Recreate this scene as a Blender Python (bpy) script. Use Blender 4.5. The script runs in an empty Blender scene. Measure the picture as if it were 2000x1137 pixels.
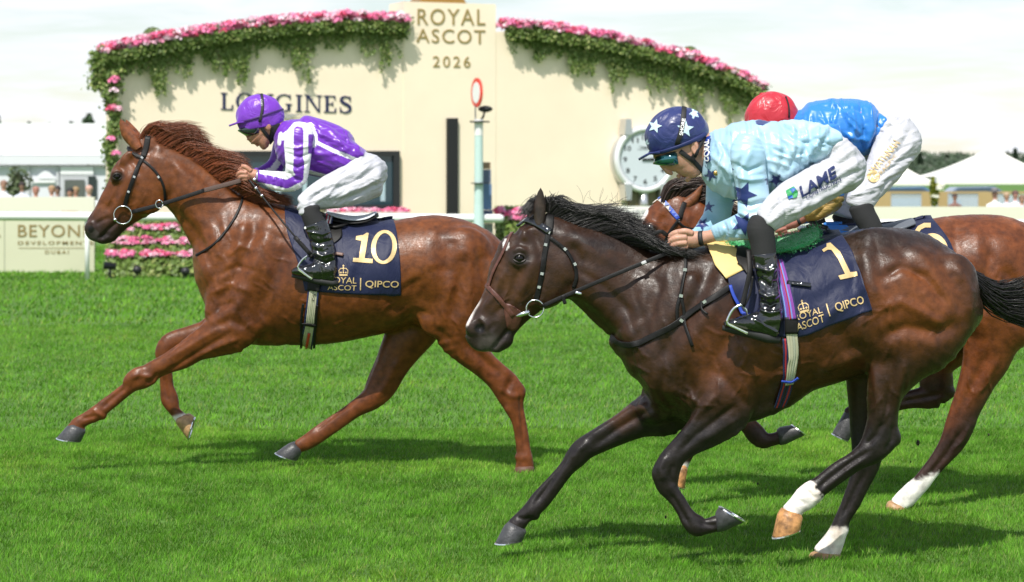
import bpy, bmesh, math, random
import numpy as np
from mathutils import Vector, noise as mnoise
from mathutils.bvhtree import BVHTree
from mathutils.geometry import tessellate_polygon
import openvdb as vdb
R = math.radians
rng = np.random.RandomState(7); random.seed(7)
SC = bpy.context.scene; COL = SC.collection
# ------------------------------------------------------------------ camera, sky, sun, exposure
FP, HC, HOR = 4400.0, 1.85, 345.0           # focal length in photo pixels, eye height, horizon row
cd = bpy.data.cameras.new('camera'); cam = bpy.data.objects.new('camera', cd); COL.objects.link(cam)
cam.location = (0, 0, HC); cam.rotation_euler = (R(90), 0, 0)
cd.sensor_width = 36; cd.lens = FP/2000*36; cd.shift_y = -(568.5-HOR)/2000
cd.clip_start = .5; cd.clip_end = 5000
cd.dof.use_dof = True; cd.dof.focus_distance = 11.8; cd.dof.aperture_fstop = 3.9
SC.camera = cam
SUN_EL, SUN_TRAVEL = 55, Vector((.20, .55, 0)).normalized()
w = bpy.data.worlds.new('World'); SC.world = w; w.use_nodes = True
nt = w.node_tree; N = nt.nodes; L = nt.links; bg = N['Background']
sky = N.new('ShaderNodeTexSky'); sky.sky_type = 'NISHITA'; sky.sun_disc = False
sky.air_density = 1.2; sky.dust_density = .3; sky.ozone_density = 2.2; sky.sun_elevation = R(SUN_EL); sky.sun_rotation = math.atan2(-SUN_TRAVEL.x, -SUN_TRAVEL.y)
tc = N.new('ShaderNodeTexCoord'); sep = N.new('ShaderNodeSeparateXYZ'); L.new(tc.outputs['Generated'], sep.inputs[0])
# thin bright cloud over the blue, flattened towards the horizon as cloud layers are
zz = N.new('ShaderNodeMath'); zz.operation = 'ADD'; zz.inputs[1].default_value = .10; L.new(sep.outputs['Z'], zz.inputs[0])
dv = N.new('ShaderNodeVectorMath'); dv.operation = 'DIVIDE'; L.new(tc.outputs['Generated'], dv.inputs[0])
cb = N.new('ShaderNodeCombineXYZ'); [L.new(zz.outputs[0], cb.inputs[i]) for i in (0, 1)]; cb.inputs[2].default_value = 1
L.new(cb.outputs[0], dv.inputs[1])
nz = N.new('ShaderNodeTexNoise'); nz.inputs['Scale'].default_value = 1.5; nz.inputs['Detail'].default_value = 7; nz.inputs['Roughness'].default_value = .6
nz.inputs['Distortion'].default_value = .4
L.new(dv.outputs[0], nz.inputs['Vector'])
cr = N.new('ShaderNodeValToRGB'); cr.color_ramp.elements[0].position = .36; cr.color_ramp.elements[1].position = .56
cr.color_ramp.elements[0].color = (0, 0, 0, 1)
L.new(nz.outputs[0], cr.inputs[0])
mx = N.new('ShaderNodeMixRGB'); 
hz = N.new('ShaderNodeMath'); hz.operation = 'MULTIPLY'; hz.inputs[1].default_value = -4.5; L.new(sep.outputs['Z'], hz.inputs[0])   # horizon haze whitens the low sky
he = N.new('ShaderNodeMath'); he.operation = 'EXPONENT'; L.new(hz.outputs[0], he.inputs[0])
h6 = N.new('ShaderNodeMath'); h6.operation = 'MULTIPLY'; h6.inputs[1].default_value = .42; L.new(he.outputs[0], h6.inputs[0])
ca = N.new('ShaderNodeMath'); ca.operation = 'MULTIPLY_ADD'; ca.inputs[1].default_value = .6; ca.use_clamp = True; L.new(cr.outputs[0], ca.inputs[0]); L.new(h6.outputs[0], ca.inputs[2])
L.new(ca.outputs[0], mx.inputs[0]); L.new(sky.outputs[0], mx.inputs[1]); mx.inputs[2].default_value = (8.5, 8.75, 9.25, 1)
L.new(mx.outputs[0], bg.inputs['Color']); bg.inputs['Strength'].default_value = .112
sd = bpy.data.lights.new('sun', 'SUN'); sun = bpy.data.objects.new('sun', sd); COL.objects.link(sun)
sd.energy = 5.0; sd.angle = R(.53); sd.color = (1, .955, .88)
sun.rotation_euler = Vector((SUN_TRAVEL.x*math.cos(R(SUN_EL)), SUN_TRAVEL.y*math.cos(R(SUN_EL)), -math.sin(R(SUN_EL)))).to_track_quat('-Z', 'Y').to_euler()
SC.view_settings.view_transform = 'Standard'; SC.view_settings.look = 'None'; SC.view_settings.exposure = 0.12; SC.view_settings.gamma = 1
SC.view_settings.use_curve_mapping = False
# ------------------------------------------------------------------ helpers
def P(px, py, Y): return Vector(((px-1000)/FP*Y, Y, HC-(py-HOR)/FP*Y))     # a pixel of the photograph at depth Y
def link(o, parent=None):
    COL.objects.link(o)
    if parent is not None: o.parent = parent
    return o
def tag(o, label=None, cat=None, group=None, kind=None):
    for k, v in (('label', label), ('category', cat), ('group', group), ('kind', kind)):
        if v: o[k] = v
    return o
def thing(name, loc, label, cat, group=None):
    o = bpy.data.objects.new(name, None); o.empty_display_size = .2; COL.objects.link(o); o.location = loc
    return tag(o, label, cat, group)
def mesh_obj(name, V, F, mat, parent=None, smooth=True, cols=None, mats=None, fmat=None):
    V = np.asarray(V, dtype=np.float32).reshape(-1, 3)
    me = bpy.data.meshes.new(name)
    if isinstance(F, np.ndarray):
        k = F.shape[1]; me.vertices.add(len(V)); me.vertices.foreach_set('co', V.ravel())
        me.loops.add(F.size); me.loops.foreach_set('vertex_index', F.astype(np.int32).ravel())
        me.polygons.add(len(F)); me.polygons.foreach_set('loop_start', np.arange(0, F.size, k, dtype=np.int32))
        me.update(calc_edges=True)
    else:
        me.from_pydata([tuple(map(float, v)) for v in V], [], [tuple(map(int, f)) for f in F])
    if cols is not None:
        a = me.color_attributes.new('Col', 'FLOAT_COLOR', 'POINT')
        a.data.foreach_set('color', np.asarray(cols, dtype=np.float32).ravel())
    for m in (mats or [mat]): me.materials.append(m)
    if fmat is not None: me.polygons.foreach_set('material_index', np.asarray(fmat, dtype=np.int32))
    if smooth: me.polygons.foreach_set('use_smooth', np.ones(len(me.polygons), dtype=bool))
    me.validate(); me.update()
    o = bpy.data.objects.new(name, me)
    if parent is not None: o.matrix_parent_inverse = parent.matrix_basis.inverted() if False else o.matrix_parent_inverse
    link(o, parent)
    if parent is not None:
        loc = Vector((0, 0, 0)); q = parent
        while q is not None: loc += q.location; q = q.parent
        o.location = -loc                   # vertices stay in world coordinates
    return o
class MB:                                    # collects shapes for ONE mesh
    def __init__(s): s.v = []; s.f = []; s.m = []
    def add(s, V, F, m=0):
        b = len(s.v); s.v += [tuple(x) for x in V]; s.f += [tuple(i+b for i in f) for f in F]; s.m += [m]*len(F)
    def box(s, c, d, rz=0, rx=0, ry=0, m=0):
        from mathutils import Euler
        e = Euler((rx, ry, rz)).to_matrix(); c = Vector(c)
        vs = [c+e@Vector((x*d[0]/2, y*d[1]/2, z*d[2]/2)) for x in (-1, 1) for y in (-1, 1) for z in (-1, 1)]
        s.add(vs, [(0,1,3,2),(4,6,7,5),(0,4,5,1),(2,3,7,6),(0,2,6,4),(1,5,7,3)], m)
    def tube(s, pts, r, n=8, m=0, caps=True):
        pts = [Vector(p) for p in pts]; rs = r if hasattr(r, '__len__') else [r]*len(pts); b = len(s.v)
        up = Vector((0, 0, 1)); prev = None
        for i, p in enumerate(pts):
            t = (pts[min(i+1, len(pts)-1)]-pts[max(i-1, 0)]).normalized()
            a = (up.cross(t) if abs(t.z) < .9 else Vector((1, 0, 0)).cross(t)) if prev is None else prev-t*prev.dot(t)
            a = a.normalized(); prev = a; q = t.cross(a)
            for k in range(n):
                an = 2*math.pi*k/n; s.v.append(tuple(p+(a*math.cos(an)+q*math.sin(an))*rs[i]))
        for i in range(len(pts)-1):
            for k in range(n):
                s.f.append((b+i*n+k, b+i*n+(k+1)%n, b+(i+1)*n+(k+1)%n, b+(i+1)*n+k)); s.m.append(m)
        if caps:
            s.f.append(tuple(b+k for k in range(n))[::-1]); s.f.append(tuple(b+(len(pts)-1)*n+k for k in range(n))); s.m += [m, m]
    def ball(s, c, r, n=12, k=8, m=0, sq=(1, 1, 1), rot=None):
        b = len(s.v); c = Vector(c)
        for i in range(k+1):
            for j in range(n):
                ph = math.pi*i/k; th = 2*math.pi*j/n
                d = Vector((math.sin(ph)*math.cos(th)*sq[0], math.sin(ph)*math.sin(th)*sq[1], math.cos(ph)*sq[2]))*r
                if rot is not None: d = rot@d
                s.v.append(tuple(c+d))
        for i in range(k):
            for j in range(n): s.f.append((b+i*n+j, b+(i+1)*n+j, b+(i+1)*n+(j+1)%n, b+i*n+(j+1)%n)); s.m.append(m)
    def prism(s, poly, dvec, m=0):           # planar polygon (3D points) extruded by dvec
        n = len(poly); dvec = Vector(dvec)
        s.add(list(poly)+[Vector(p)+dvec for p in poly], [tuple(range(n))[::-1], tuple(range(n, 2*n))]+[(i, (i+1)%n, n+(i+1)%n, n+i) for i in range(n)], m)
    def build(s, name, mat, parent=None, smooth=False, mats=None):
        return mesh_obj(name, s.v, s.f, mat, parent, smooth, mats=mats, fmat=s.m if mats else None)
# ------------------------------------------------------------------ materials
MATS = {}
def M(name, col=(.5, .5, .5), rough=.5, metal=0, spec=.5, coat=0, coatr=.1, sheen=0, attr=False, var=None, bump=None, stretch=None, trans=0, sss=0, bump2=None, emit=None, rvar=None):
    if name in MATS: return MATS[name]
    m = bpy.data.materials.new(name); m.use_nodes = True; n = m.node_tree.nodes; l = m.node_tree.links; b = n['Principled BSDF']
    b.inputs['Base Color'].default_value = (*col, 1); b.inputs['Roughness'].default_value = rough; b.inputs['Metallic'].default_value = metal
    b.inputs['Specular IOR Level'].default_value = spec; b.inputs['Coat Weight'].default_value = coat; b.inputs['Coat Roughness'].default_value = coatr
    b.inputs['Sheen Weight'].default_value = sheen; b.inputs['Transmission Weight'].default_value = trans
    if sss: b.inputs['Subsurface Weight'].default_value = sss; b.inputs['Subsurface Radius'].default_value = (.012, .004, .002); b.inputs['Subsurface Scale'].default_value = 1
    if emit: b.inputs['Emission Color'].default_value = (*emit[0], 1); b.inputs['Emission Strength'].default_value = emit[1]
    t = n.new('ShaderNodeTexCoord'); src = t.outputs['Object']
    if stretch:
        mp = n.new('ShaderNodeMapping'); mp.inputs['Scale'].default_value = stretch; l.new(src, mp.inputs[0]); src = mp.outputs[0]
    c = None
    if attr:
        a = n.new('ShaderNodeVertexColor'); a.layer_name = 'Col'; c = a.outputs[0]; l.new(c, b.inputs['Base Color'])
    if var:                                   # (scale, low, high [, detail])
        z = n.new('ShaderNodeTexNoise'); z.inputs['Scale'].default_value = var[0]; z.inputs['Detail'].default_value = var[3] if len(var) > 3 else 5
        l.new(src, z.inputs['Vector'])
        mr = n.new('ShaderNodeMapRange'); mr.inputs[1].default_value = .3; mr.inputs[2].default_value = .7; mr.inputs[3].default_value = var[1]; mr.inputs[4].default_value = var[2]
        l.new(z.outputs[0], mr.inputs[0])
        vm = n.new('ShaderNodeVectorMath'); vm.operation = 'SCALE'; l.new(mr.outputs[0], vm.inputs['Scale'])
        if c is not None: l.new(c, vm.inputs[0])
        else: vm.inputs[0].default_value = col
        l.new(vm.outputs[0], b.inputs['Base Color'])
    last = None
    for bb in (bump, bump2):
        if bb:                                # (scale, distance, detail)
            z = n.new('ShaderNodeTexNoise'); z.inputs['Scale'].default_value = bb[0]; z.inputs['Detail'].default_value = bb[2] if len(bb) > 2 else 4
            if len(bb) > 3: z.inputs['Distortion'].default_value = bb[3]
            l.new(src, z.inputs['Vector'])
            bp = n.new('ShaderNodeBump'); bp.inputs['Distance'].default_value = bb[1]; bp.inputs['Strength'].default_value = 1
            l.new(z.outputs[0], bp.inputs['Height'])
            if last is not None: l.new(last, bp.inputs['Normal'])
            last = bp.outputs[0]; l.new(last, b.inputs['Normal']); l.new(last, b.inputs['Coat Normal'])
    if rvar:
        z = n.new('ShaderNodeTexNoise'); z.inputs['Scale'].default_value = rvar[0]; z.inputs['Detail'].default_value = 8; z.inputs['Roughness'].default_value = .7; l.new(src, z.inputs['Vector'])
        mr = n.new('ShaderNodeMapRange'); mr.inputs[1].default_value = .35; mr.inputs[2].default_value = .65; mr.inputs[3].default_value = rvar[1]; mr.inputs[4].default_value = rvar[2]
        l.new(z.outputs[0], mr.inputs[0]); l.new(mr.outputs[0], b.inputs['Roughness'])
    MATS[name] = m; return m
# ------------------------------------------------------------------ signed distance modelling
def unp(st, D):                               # (x1,y1,x2,y2,halfwidth,offset) in photo pixels -> centre, half axis, direction
    x1, y1, x2, y2, wd = st[:5]; o = st[5] if len(st) > 5 else 0.0
    a = P(x1, y1, D+o); b = P(x2, y2, D+o); c = (a+b)/2
    return c.x, c.z, (b-a).length/2, wd, D+o, (b.x-a.x), (b.z-a.z)
def chain(sts, D, sub=3, grow=0.0):
    A = np.array([unp(s, D) for s in sts])
    n = len(A)
    for i in range(n):                        # half axis measured across the limb
        t = A[min(i+1, n-1), :2]-A[max(i-1, 0), :2]; t = t/(np.linalg.norm(t)+1e-9); p = A[i, 5:7]/(np.linalg.norm(A[i, 5:7])+1e-9)
        A[i, 2] *= max(.62, abs(t[0]*p[1]-t[1]*p[0]))
    A = A[:, :5]; out = []
    for i in range(n-1):
        p0, p1, p2, p3 = A[max(i-1, 0)], A[i], A[i+1], A[min(i+2, n-1)]
        for k in range(sub):
            t = k/sub; out.append(.5*((2*p1)+(-p0+p2)*t+(2*p0-5*p1+4*p2-p3)*t*t+(-p0+3*p1-3*p2+p3)*t**3))
    out.append(A[-1]); out = np.array(out); out[:, 2] = np.maximum(out[:, 2]+grow, .003); out[:, 3] = np.maximum(out[:, 3]+grow, .003)
    return out
def smin(a, b, k):
    h = np.maximum(k-np.abs(a-b), 0)/k; return np.minimum(a, b)-h*h*k*.25
class Field:
    def __init__(s, lo, hi, h):
        s.lo = np.array(lo); s.h = h; s.n = np.ceil((np.array(hi)-s.lo)/h).astype(int)+1
        s.F = np.full(s.n, .2, dtype=np.float32)
    def rngs(s, lo, hi):
        a = np.clip(np.floor((np.array(lo)-s.lo)/s.h).astype(int), 0, s.n-1); b = np.clip(np.ceil((np.array(hi)-s.lo)/s.h).astype(int)+1, 1, s.n)
        return a, b
    def ax(s, a, b): return [(s.lo[i]+s.h*np.arange(a[i], b[i])).astype(np.float32) for i in range(3)]
    def merge(s, a, b, d, k, sub=False):
        V = s.F[a[0]:b[0], a[1]:b[1], a[2]:b[2]]
        if sub: V[...] = -smin(-V, d, k)
        else: V[...] = smin(V, d, k)
    def chain(s, A, k=.03, cap=1.5, sub=False):
        m = k+.03
        lo = (A[:, [0, 4, 1]]-np.stack([A[:, 2], A[:, 3], A[:, 2]], 1)).min(0)-m; hi = (A[:, [0, 4, 1]]+np.stack([A[:, 2], A[:, 3], A[:, 2]], 1)).max(0)+m
        a0, b0 = s.rngs(lo, hi)
        if (b0 <= a0).any(): return
        T = np.full(b0-a0, .2, dtype=np.float32); n = len(A)
        for i in range(n-1):
            p, q = A[i], A[i+1]; r = max(p[2], q[2]); wd = max(p[3], q[3])
            l2 = [min(p[0], q[0])-r-m, min(p[4], q[4])-wd-m, min(p[1], q[1])-r-m]; h2 = [max(p[0], q[0])+r+m, max(p[4], q[4])+wd+m, max(p[1], q[1])+r+m]
            a, b = s.rngs(l2, h2); a = np.maximum(a, a0); b = np.minimum(b, b0)
            if (b <= a).any(): continue
            X, Y, Z = s.ax(a, b); X = X[:, None]; Z = Z[None, :]
            dx, dz = q[0]-p[0], q[1]-p[1]; L2 = dx*dx+dz*dz+1e-12
            tr = ((X-p[0])*dx+(Z-p[1])*dz)/L2; t = np.clip(tr, 0, 1)
            cx = p[0]+dx*t; cz = p[1]+dz*t; ex = (tr-t)**2*L2
            U2 = (X-cx)**2+(Z-cz)**2-ex
            cp = cap if i in (0, n-2) else max(cap, 2.6)
            U2 = U2+ex*cp*cp
            ra = p[2]+(q[2]-p[2])*t; rw = p[3]+(q[3]-p[3])*t; oy = p[4]+(q[4]-p[4])*t
            e = lambda z: z[:, None, :]
            v2 = (Y[None, :, None]-e(oy))**2
            kk = np.sqrt(e(U2/ra**2)+v2/e(rw**2))
            g = np.sqrt(e(U2/ra**4)+v2/e(rw**4))+1e-6
            d = (kk*(kk-1)/g).astype(np.float32)
            W = T[a[0]-a0[0]:b[0]-a0[0], a[1]-a0[1]:b[1]-a0[1], a[2]-a0[2]:b[2]-a0[2]]
            np.minimum(W, d, out=W)
        s.merge(a0, b0, T, k, sub)
    def ell(s, c, r, ang=0, k=.02, sub=False):   # ellipsoid, turned by ang in the XZ plane
        R_ = max(r)+k+.02; a, b = s.rngs(np.array(c)-R_, np.array(c)+R_)
        if (b <= a).any(): return
        X, Y, Z = s.ax(a, b); X = X[:, None, None]-c[0]; Y = Y[None, :, None]-c[1]; Z = Z[None, None, :]-c[2]
        ca, sa = math.cos(ang), math.sin(ang); U = X*ca+Z*sa; V = -X*sa+Z*ca
        kk = np.sqrt((U/r[0])**2+(Y/r[1])**2+(V/r[2])**2); g = np.sqrt((U/r[0]**2)**2+(Y/r[1]**2)**2+(V/r[2]**2)**2)+1e-6
        s.merge(a, b, (kk*(kk-1)/g).astype(np.float32), k, sub)
    def mesh(s, iso=0.0):
        G = vdb.FloatGrid(background=.2); G.copyFromArray(np.ascontiguousarray(s.F))
        p, tr, q = G.convertToPolygons(isovalue=iso, adaptivity=0.0)
        p = p*s.h+s.lo; q = np.asarray(q)
        a, b, c = p[q[:, 0]], p[q[:, 1]], p[q[:, 2]]
        vol = np.einsum('ij,ij->i', a, np.cross(b, c)).sum()+np.einsum('ij,ij->i', a, np.cross(c, p[q[:, 3]])).sum()
        cen = p.mean(0); vol = np.einsum('ij,ij->i', a-cen, np.cross(b-a, c-a)).sum()
        if vol < 0: q = q[:, ::-1]
        # the largest connected piece is kept whole; tiny crumbs are dropped by validate later
        return p.astype(np.float64), q.astype(np.int32).copy()
def vnormals(V, Q):
    n = np.cross(V[Q[:, 2]]-V[Q[:, 0]], V[Q[:, 3]]-V[Q[:, 1]]); N_ = np.zeros_like(V)
    for k in range(4): np.add.at(N_, Q[:, k], n)
    return N_/(np.linalg.norm(N_, axis=1, keepdims=True)+1e-12)
def relax(V, Q, it=3, f=.5):
    E = np.concatenate([Q[:, [0, 1]], Q[:, [1, 2]], Q[:, [2, 3]], Q[:, [3, 0]]]); n = len(V)
    cnt = np.bincount(E.ravel(), minlength=n).astype(float)+1e-9
    for i in range(it):
        for ff in (f, -f*1.02):              # Taubin: smooths without shrinking
            S = np.stack([np.bincount(E[:, 0], V[E[:, 1], k], n)+np.bincount(E[:, 1], V[E[:, 0], k], n) for k in range(3)], 1)/cnt[:, None]
            V = V+(S-V)*ff
    return V
def proj(V): return 1000+V[:, 0]*FP/V[:, 1], HOR+(HC-V[:, 2])*FP/V[:, 1]
def pdist(px, py, pl):                        # distance in pixels to a polyline and position along it
    best = np.full(len(px), 1e9); along = np.zeros(len(px)); pl = np.array(pl, dtype=float)
    tot = np.linalg.norm(np.diff(pl, axis=0), axis=1).sum()+1e-9; s0 = 0
    for i in range(len(pl)-1):
        d = pl[i+1]-pl[i]; l = np.linalg.norm(d)+1e-9
        t = np.clip(((px-pl[i, 0])*d[0]+(py-pl[i, 1])*d[1])/l**2, 0, 1)
        e = np.hypot(px-pl[i, 0]-d[0]*t, py-pl[i, 1]-d[1]*t); m = e < best
        best[m] = e[m]; along[m] = (s0+t[m]*l)/tot; s0 += l
    return best, along
def strokes(V, Nn, D, SL, o0=-1, o1=1):       # (polyline, radius px, metres, [omin, omax])
    px, py = proj(V); oy = V[:, 1]-D; disp = np.zeros(len(V))
    for s in SL:
        pl, r, amp = s[:3]; lo, hi = (s[3], s[4]) if len(s) > 3 else (-1, .05)
        A = np.array(pl); m = (px > A[:, 0].min()-3*r) & (px < A[:, 0].max()+3*r) & (py > A[:, 1].min()-3*r) & (py < A[:, 1].max()+3*r) & (oy > lo) & (oy < hi) & (Nn[:, 1] < .25)
        if not m.any(): continue
        d, al = pdist(px[m], py[m], pl); r = r*(1.2 if abs(amp) > .0045 else .9)
        fade = np.clip(np.minimum(al, 1-al)*5+.25, 0, 1)
        disp[m] += 1.75*amp*np.exp(-(d/r)**2)*fade*np.clip(.25-Nn[m, 1], 0, .6)/.6
    return V+Nn*disp[:, None]
def inpoly(px, py, poly):
    c = np.zeros(len(px), bool); n = len(poly)
    for i in range(n):
        x1, y1 = poly[i]; x2, y2 = poly[(i+1) % n]
        m = ((y1 > py) != (y2 > py)) & (px < (x2-x1)*(py-y1)/(y2-y1+1e-12)+x1); c ^= m
    return c
def vnoise(V, sc, seed=0.0, oct=2):           # cheap smooth value noise
    def h(i, j, k): 
        x = np.sin(i*127.1+j*311.7+k*74.7+seed*17.3)*43758.5453; return x-np.floor(x)
    tot = np.zeros(len(V)); am = 1; q = V*sc
    for o in range(oct):
        I = np.floor(q); f = q-I; f = f*f*(3-2*f); r = 0
        for a in (0, 1):
            for b in (0, 1):
                for c in (0, 1):
                    r = r+h(I[:, 0]+a, I[:, 1]+b, I[:, 2]+c)*(f[:, 0] if a else 1-f[:, 0])*(f[:, 1] if b else 1-f[:, 1])*(f[:, 2] if c else 1-f[:, 2])
        tot += am*(r-.5); am *= .5; q = q*2.03+5.1
    return tot
class Surf:                                   # a finished surface that straps and cloth can be laid on
    def __init__(s, V, Q, D): s.b = BVHTree.FromPolygons([tuple(v) for v in V], [tuple(int(i) for i in q) for q in Q]); s.D = D
    def at(s, px, py, off=.004, fb=None):
        o = Vector((0, 0, HC)); d = (P(px, py, s.D)-o).normalized(); h = s.b.ray_cast(o, d)
        if h[0] is None:
            q = P(px, py, s.D+(fb or 0)); h2 = s.b.find_nearest(q)
            if h2[0] is not None and (h2[0]-q).length < .05: return h2[0]+h2[1]*off, h2[1]
            return q, Vector((0, -1, 0))
        return h[0]+h[1]*off, h[1]
def curve(pts, n):                            # resampled Catmull-Rom
    A = np.array(pts, dtype=float); out = []; m = len(A)
    if m == 2: return [A[0]+(A[1]-A[0])*t for t in np.linspace(0, 1, n)]
    for T in np.linspace(0, m-1, n):
        i = min(int(T), m-2); t = T-i; p0, p1, p2, p3 = A[max(i-1, 0)], A[i], A[i+1], A[min(i+2, m-1)]
        out.append(.5*((2*p1)+(-p0+p2)*t+(2*p0-5*p1+4*p2-p3)*t*t+(-p0+3*p1-3*p2+p3)*t**3))
    return out
def ribbon(mb, C, Nn, wd, th=.003, m=0):      # strap with thickness along points C with surface normals Nn
    n = len(C); V = []
    for i in range(n):
        t = (C[min(i+1, n-1)]-C[max(i-1, 0)]).normalized(); s = t.cross(Nn[i]).normalized(); w_ = (wd[i] if hasattr(wd, '__len__') else wd)/2
        nn = s.cross(t).normalized(); nn = nn if nn.dot(Nn[i]) > 0 else -nn
        V += [C[i]-s*w_-nn*th*.3, C[i]-s*w_+nn*th*.7, C[i]-s*w_*.75+nn*th, C[i]+s*w_*.75+nn*th, C[i]+s*w_+nn*th*.7, C[i]+s*w_-nn*th*.3]
    F = []
    for i in range(n-1):
        for k in range(6): F.append((i*6+k, i*6+(k+1) % 6, (i+1)*6+(k+1) % 6, (i+1)*6+k))
    F += [tuple(range(6))[::-1], tuple((n-1)*6+k for k in range(6))]
    mb.add(V, F, m)
def strap(name, sf, pts, wpx, mat, parent, off=.003, n=None, th=.004, m=1.0):
    n = n or max(8, int(np.linalg.norm(np.diff(np.array(pts), axis=0), axis=1).sum()/5))
    C, Nn = zip(*[sf.at(p[0], p[1], off) for p in curve(pts, n)]); C = list(C)
    for _ in range(2): C = [C[0]]+[(C[i-1]+C[i]*2+C[i+1])/4 for i in range(1, len(C)-1)]+[C[-1]]
    mb = MB(); ribbon(mb, C, Nn, wpx*sf.D/FP, th); return mb.build(name, mat, parent, smooth=True)
def airstrap(name, D, pts, wpx, mat, parent, th=.004, n=14, nrm=(0, -1, .15), thr=False):   # pts: (px, py, offset)
    C = [P(p[0], p[1], D+p[2]) for p in curve(pts, n)]; mb = MB()
    if thr: mb.tube(C, wpx*D/FP/2, 8)
    else: ribbon(mb, C, [Vector(nrm).normalized()]*n, wpx*D/FP, th)
    return mb.build(name, mat, parent, smooth=True)
def hoof(parent, D, ring1, ring2, mat, shoe=None, name='hoof'):
    A = [unp(ring1, D), unp(ring2, D)]; n = 18; V = []; st = []
    for t, gx in ((-.30, .82), (0, 1.0), (.5, 1.0), (.93, 1.0), (1, .97)):
        r = [A[0][i]*(1-t)+A[1][i]*t for i in range(7)]; ux, uz = r[5]/2, r[6]/2
        for k in range(n):
            an = 2*math.pi*k/n; c, s_ = math.cos(an), math.sin(an)
            V.append((r[0]+ux*c*gx, r[4]+r[3]*s_*gx, r[1]+uz*c*gx))
    F = [(i*n+k, i*n+(k+1) % n, (i+1)*n+(k+1) % n, (i+1)*n+k) for i in range(4) for k in range(n)]+[tuple(range(n))[::-1], tuple(4*n+k for k in range(n))]
    h = mesh_obj(name, V, F, mat, parent)
    if shoe:
        mb = MB(); r = A[1]; q = A[0]; d = Vector((r[0]-q[0], 0, r[1]-q[1])).normalized()*.007
        lo = [Vector((r[0]+r[5]/2*math.cos(an)*1.03, r[4]+r[3]*math.sin(an)*1.03, r[1]+r[6]/2*math.cos(an)*1.03)) for an in np.linspace(.3, 2*math.pi-.3, 20)]
        c = Vector((r[0], r[4], r[1])); inn = [c+(p-c)*.75 for p in lo]
        for i in range(19):
            quad = [lo[i], lo[i+1], inn[i+1], inn[i]]; mb.prism(quad, d)
        mb.build('horseshoe', shoe, h)
    return h
def hair(name, D, G1, G2, n, mat, parent, r=.004, jit=.02, seg=7, wav=.012, cols=None, ragged=.35, osp=.05, seed=1):
    rg = np.random.RandomState(seed); mb = MB(); K = len(G1)      # strands between successive guide curves; guides (px, py, offset)
    V = []; F = []; C = []
    for s in range(n):
        u = rg.rand()*(len(G1)-1); i = int(u); f = u-i
        a = np.array(curve(G1[i], seg)); b = np.array(curve(G1[i+1], seg)); g = a*(1-f)+b*f
        ln = 1-ragged*rg.rand()**2; g = np.array(curve([tuple(x) for x in g], seg*2))[:max(5, int(seg*2*ln))]; g = np.array(curve([tuple(x) for x in g], seg))
        pts = np.array([P(p[0], p[1], D+p[2]) for p in g]); t = np.linspace(0, 1, seg)[:, None]
        pts = pts+rg.randn(1, 3)*jit*(.35+t*.9)+np.sin(t*rg.uniform(3, 9)+rg.rand()*6)*rg.randn(1, 3)*wav*t; pts[:, 1] += rg.uniform(-osp, osp)
        rr = r*rg.uniform(.6, 1.3)*(np.sin(np.linspace(.5, math.pi*.98, seg))**.8); sh = rg.uniform(.55, 1.35)
        b0 = len(V)
        for k in range(seg):
            tt = pts[min(k+1, seg-1)]-pts[max(k-1, 0)]; tt = tt/(np.linalg.norm(tt)+1e-9); e1 = np.cross(tt, [.1, 1, .2]); e1 /= np.linalg.norm(e1)+1e-9; e2 = np.cross(tt, e1)
            for an in (0, 2.1, 4.2): V.append(pts[k]+(e1*math.cos(an)*1.7+e2*math.sin(an))*rr[k]); C.append((sh, sh, sh, 1))
        for k in range(seg-1):
            for j in range(3): F.append((b0+k*3+j, b0+k*3+(j+1) % 3, b0+(k+1)*3+(j+1) % 3, b0+(k+1)*3+j))
    o = mesh_obj(name, V, np.array(F), mat, parent, cols=C); return o
# ------------------------------------------------------------------ lettering
def text_shape(s, bold=0.0, spacing=1.0):
    c = bpy.data.curves.new('t', 'FONT'); c.body = s; c.offset = bold; c.space_character = spacing; c.resolution_u = 4
    o = bpy.data.objects.new('t', c); COL.objects.link(o); dg = bpy.context.evaluated_depsgraph_get(); me = o.evaluated_get(dg).to_mesh()
    V = np.array([v.co[:2] for v in me.vertices]); F = [tuple(p.vertices) for p in me.polygons]
    bpy.data.objects.remove(o); bpy.data.curves.remove(c)
    V = (V-V.min(0))/(V.max(0)-V.min(0)); return V, F
def poly_shape(polys):                        # each: list of loops (first outer, others holes); coordinates as given
    V = []; F = []
    for loops in polys:
        b = len(V); flat = [p for lp in loops for p in lp]; V += flat
        for t in tessellate_polygon([[Vector((p[0], p[1], 0)) for p in lp] for lp in loops]): F.append(tuple(b+i for i in t))
    return np.array(V, dtype=float), F
def refine(V, F, mx):
    bm = bmesh.new(); vs = [bm.verts.new((v[0], v[1], 0)) for v in V]
    for f in F:
        try: bm.faces.new([vs[i] for i in f])
        except ValueError: pass
    bmesh.ops.triangulate(bm, faces=bm.faces[:])
    for _ in range(7):
        E = [e for e in bm.edges if e.calc_length() > mx]
        if not E: break
        bmesh.ops.subdivide_edges(bm, edges=E, cuts=1); bmesh.ops.triangulate(bm, faces=[f for f in bm.faces if len(f.verts) > 3])
    bm.verts.index_update(); r = np.array([v.co[:2] for v in bm.verts]); f = [tuple(v.index for v in x.verts) for x in bm.faces]; bm.free(); return r, f
def decal(name, V, F, fn, mat, parent, mx=4):  # flat print laid on a surface; fn(px,py)->point
    V, F = refine(V, F, mx); W = [fn(x, y) for x, y in V]
    out = []
    for f in F:
        a, b, c = W[f[0]], W[f[1]], W[f[2]]; n = (b-a).cross(c-a); out.append(f if n.y < 0 else f[::-1])
    return mesh_obj(name, W, out, mat, parent, smooth=False)
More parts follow.
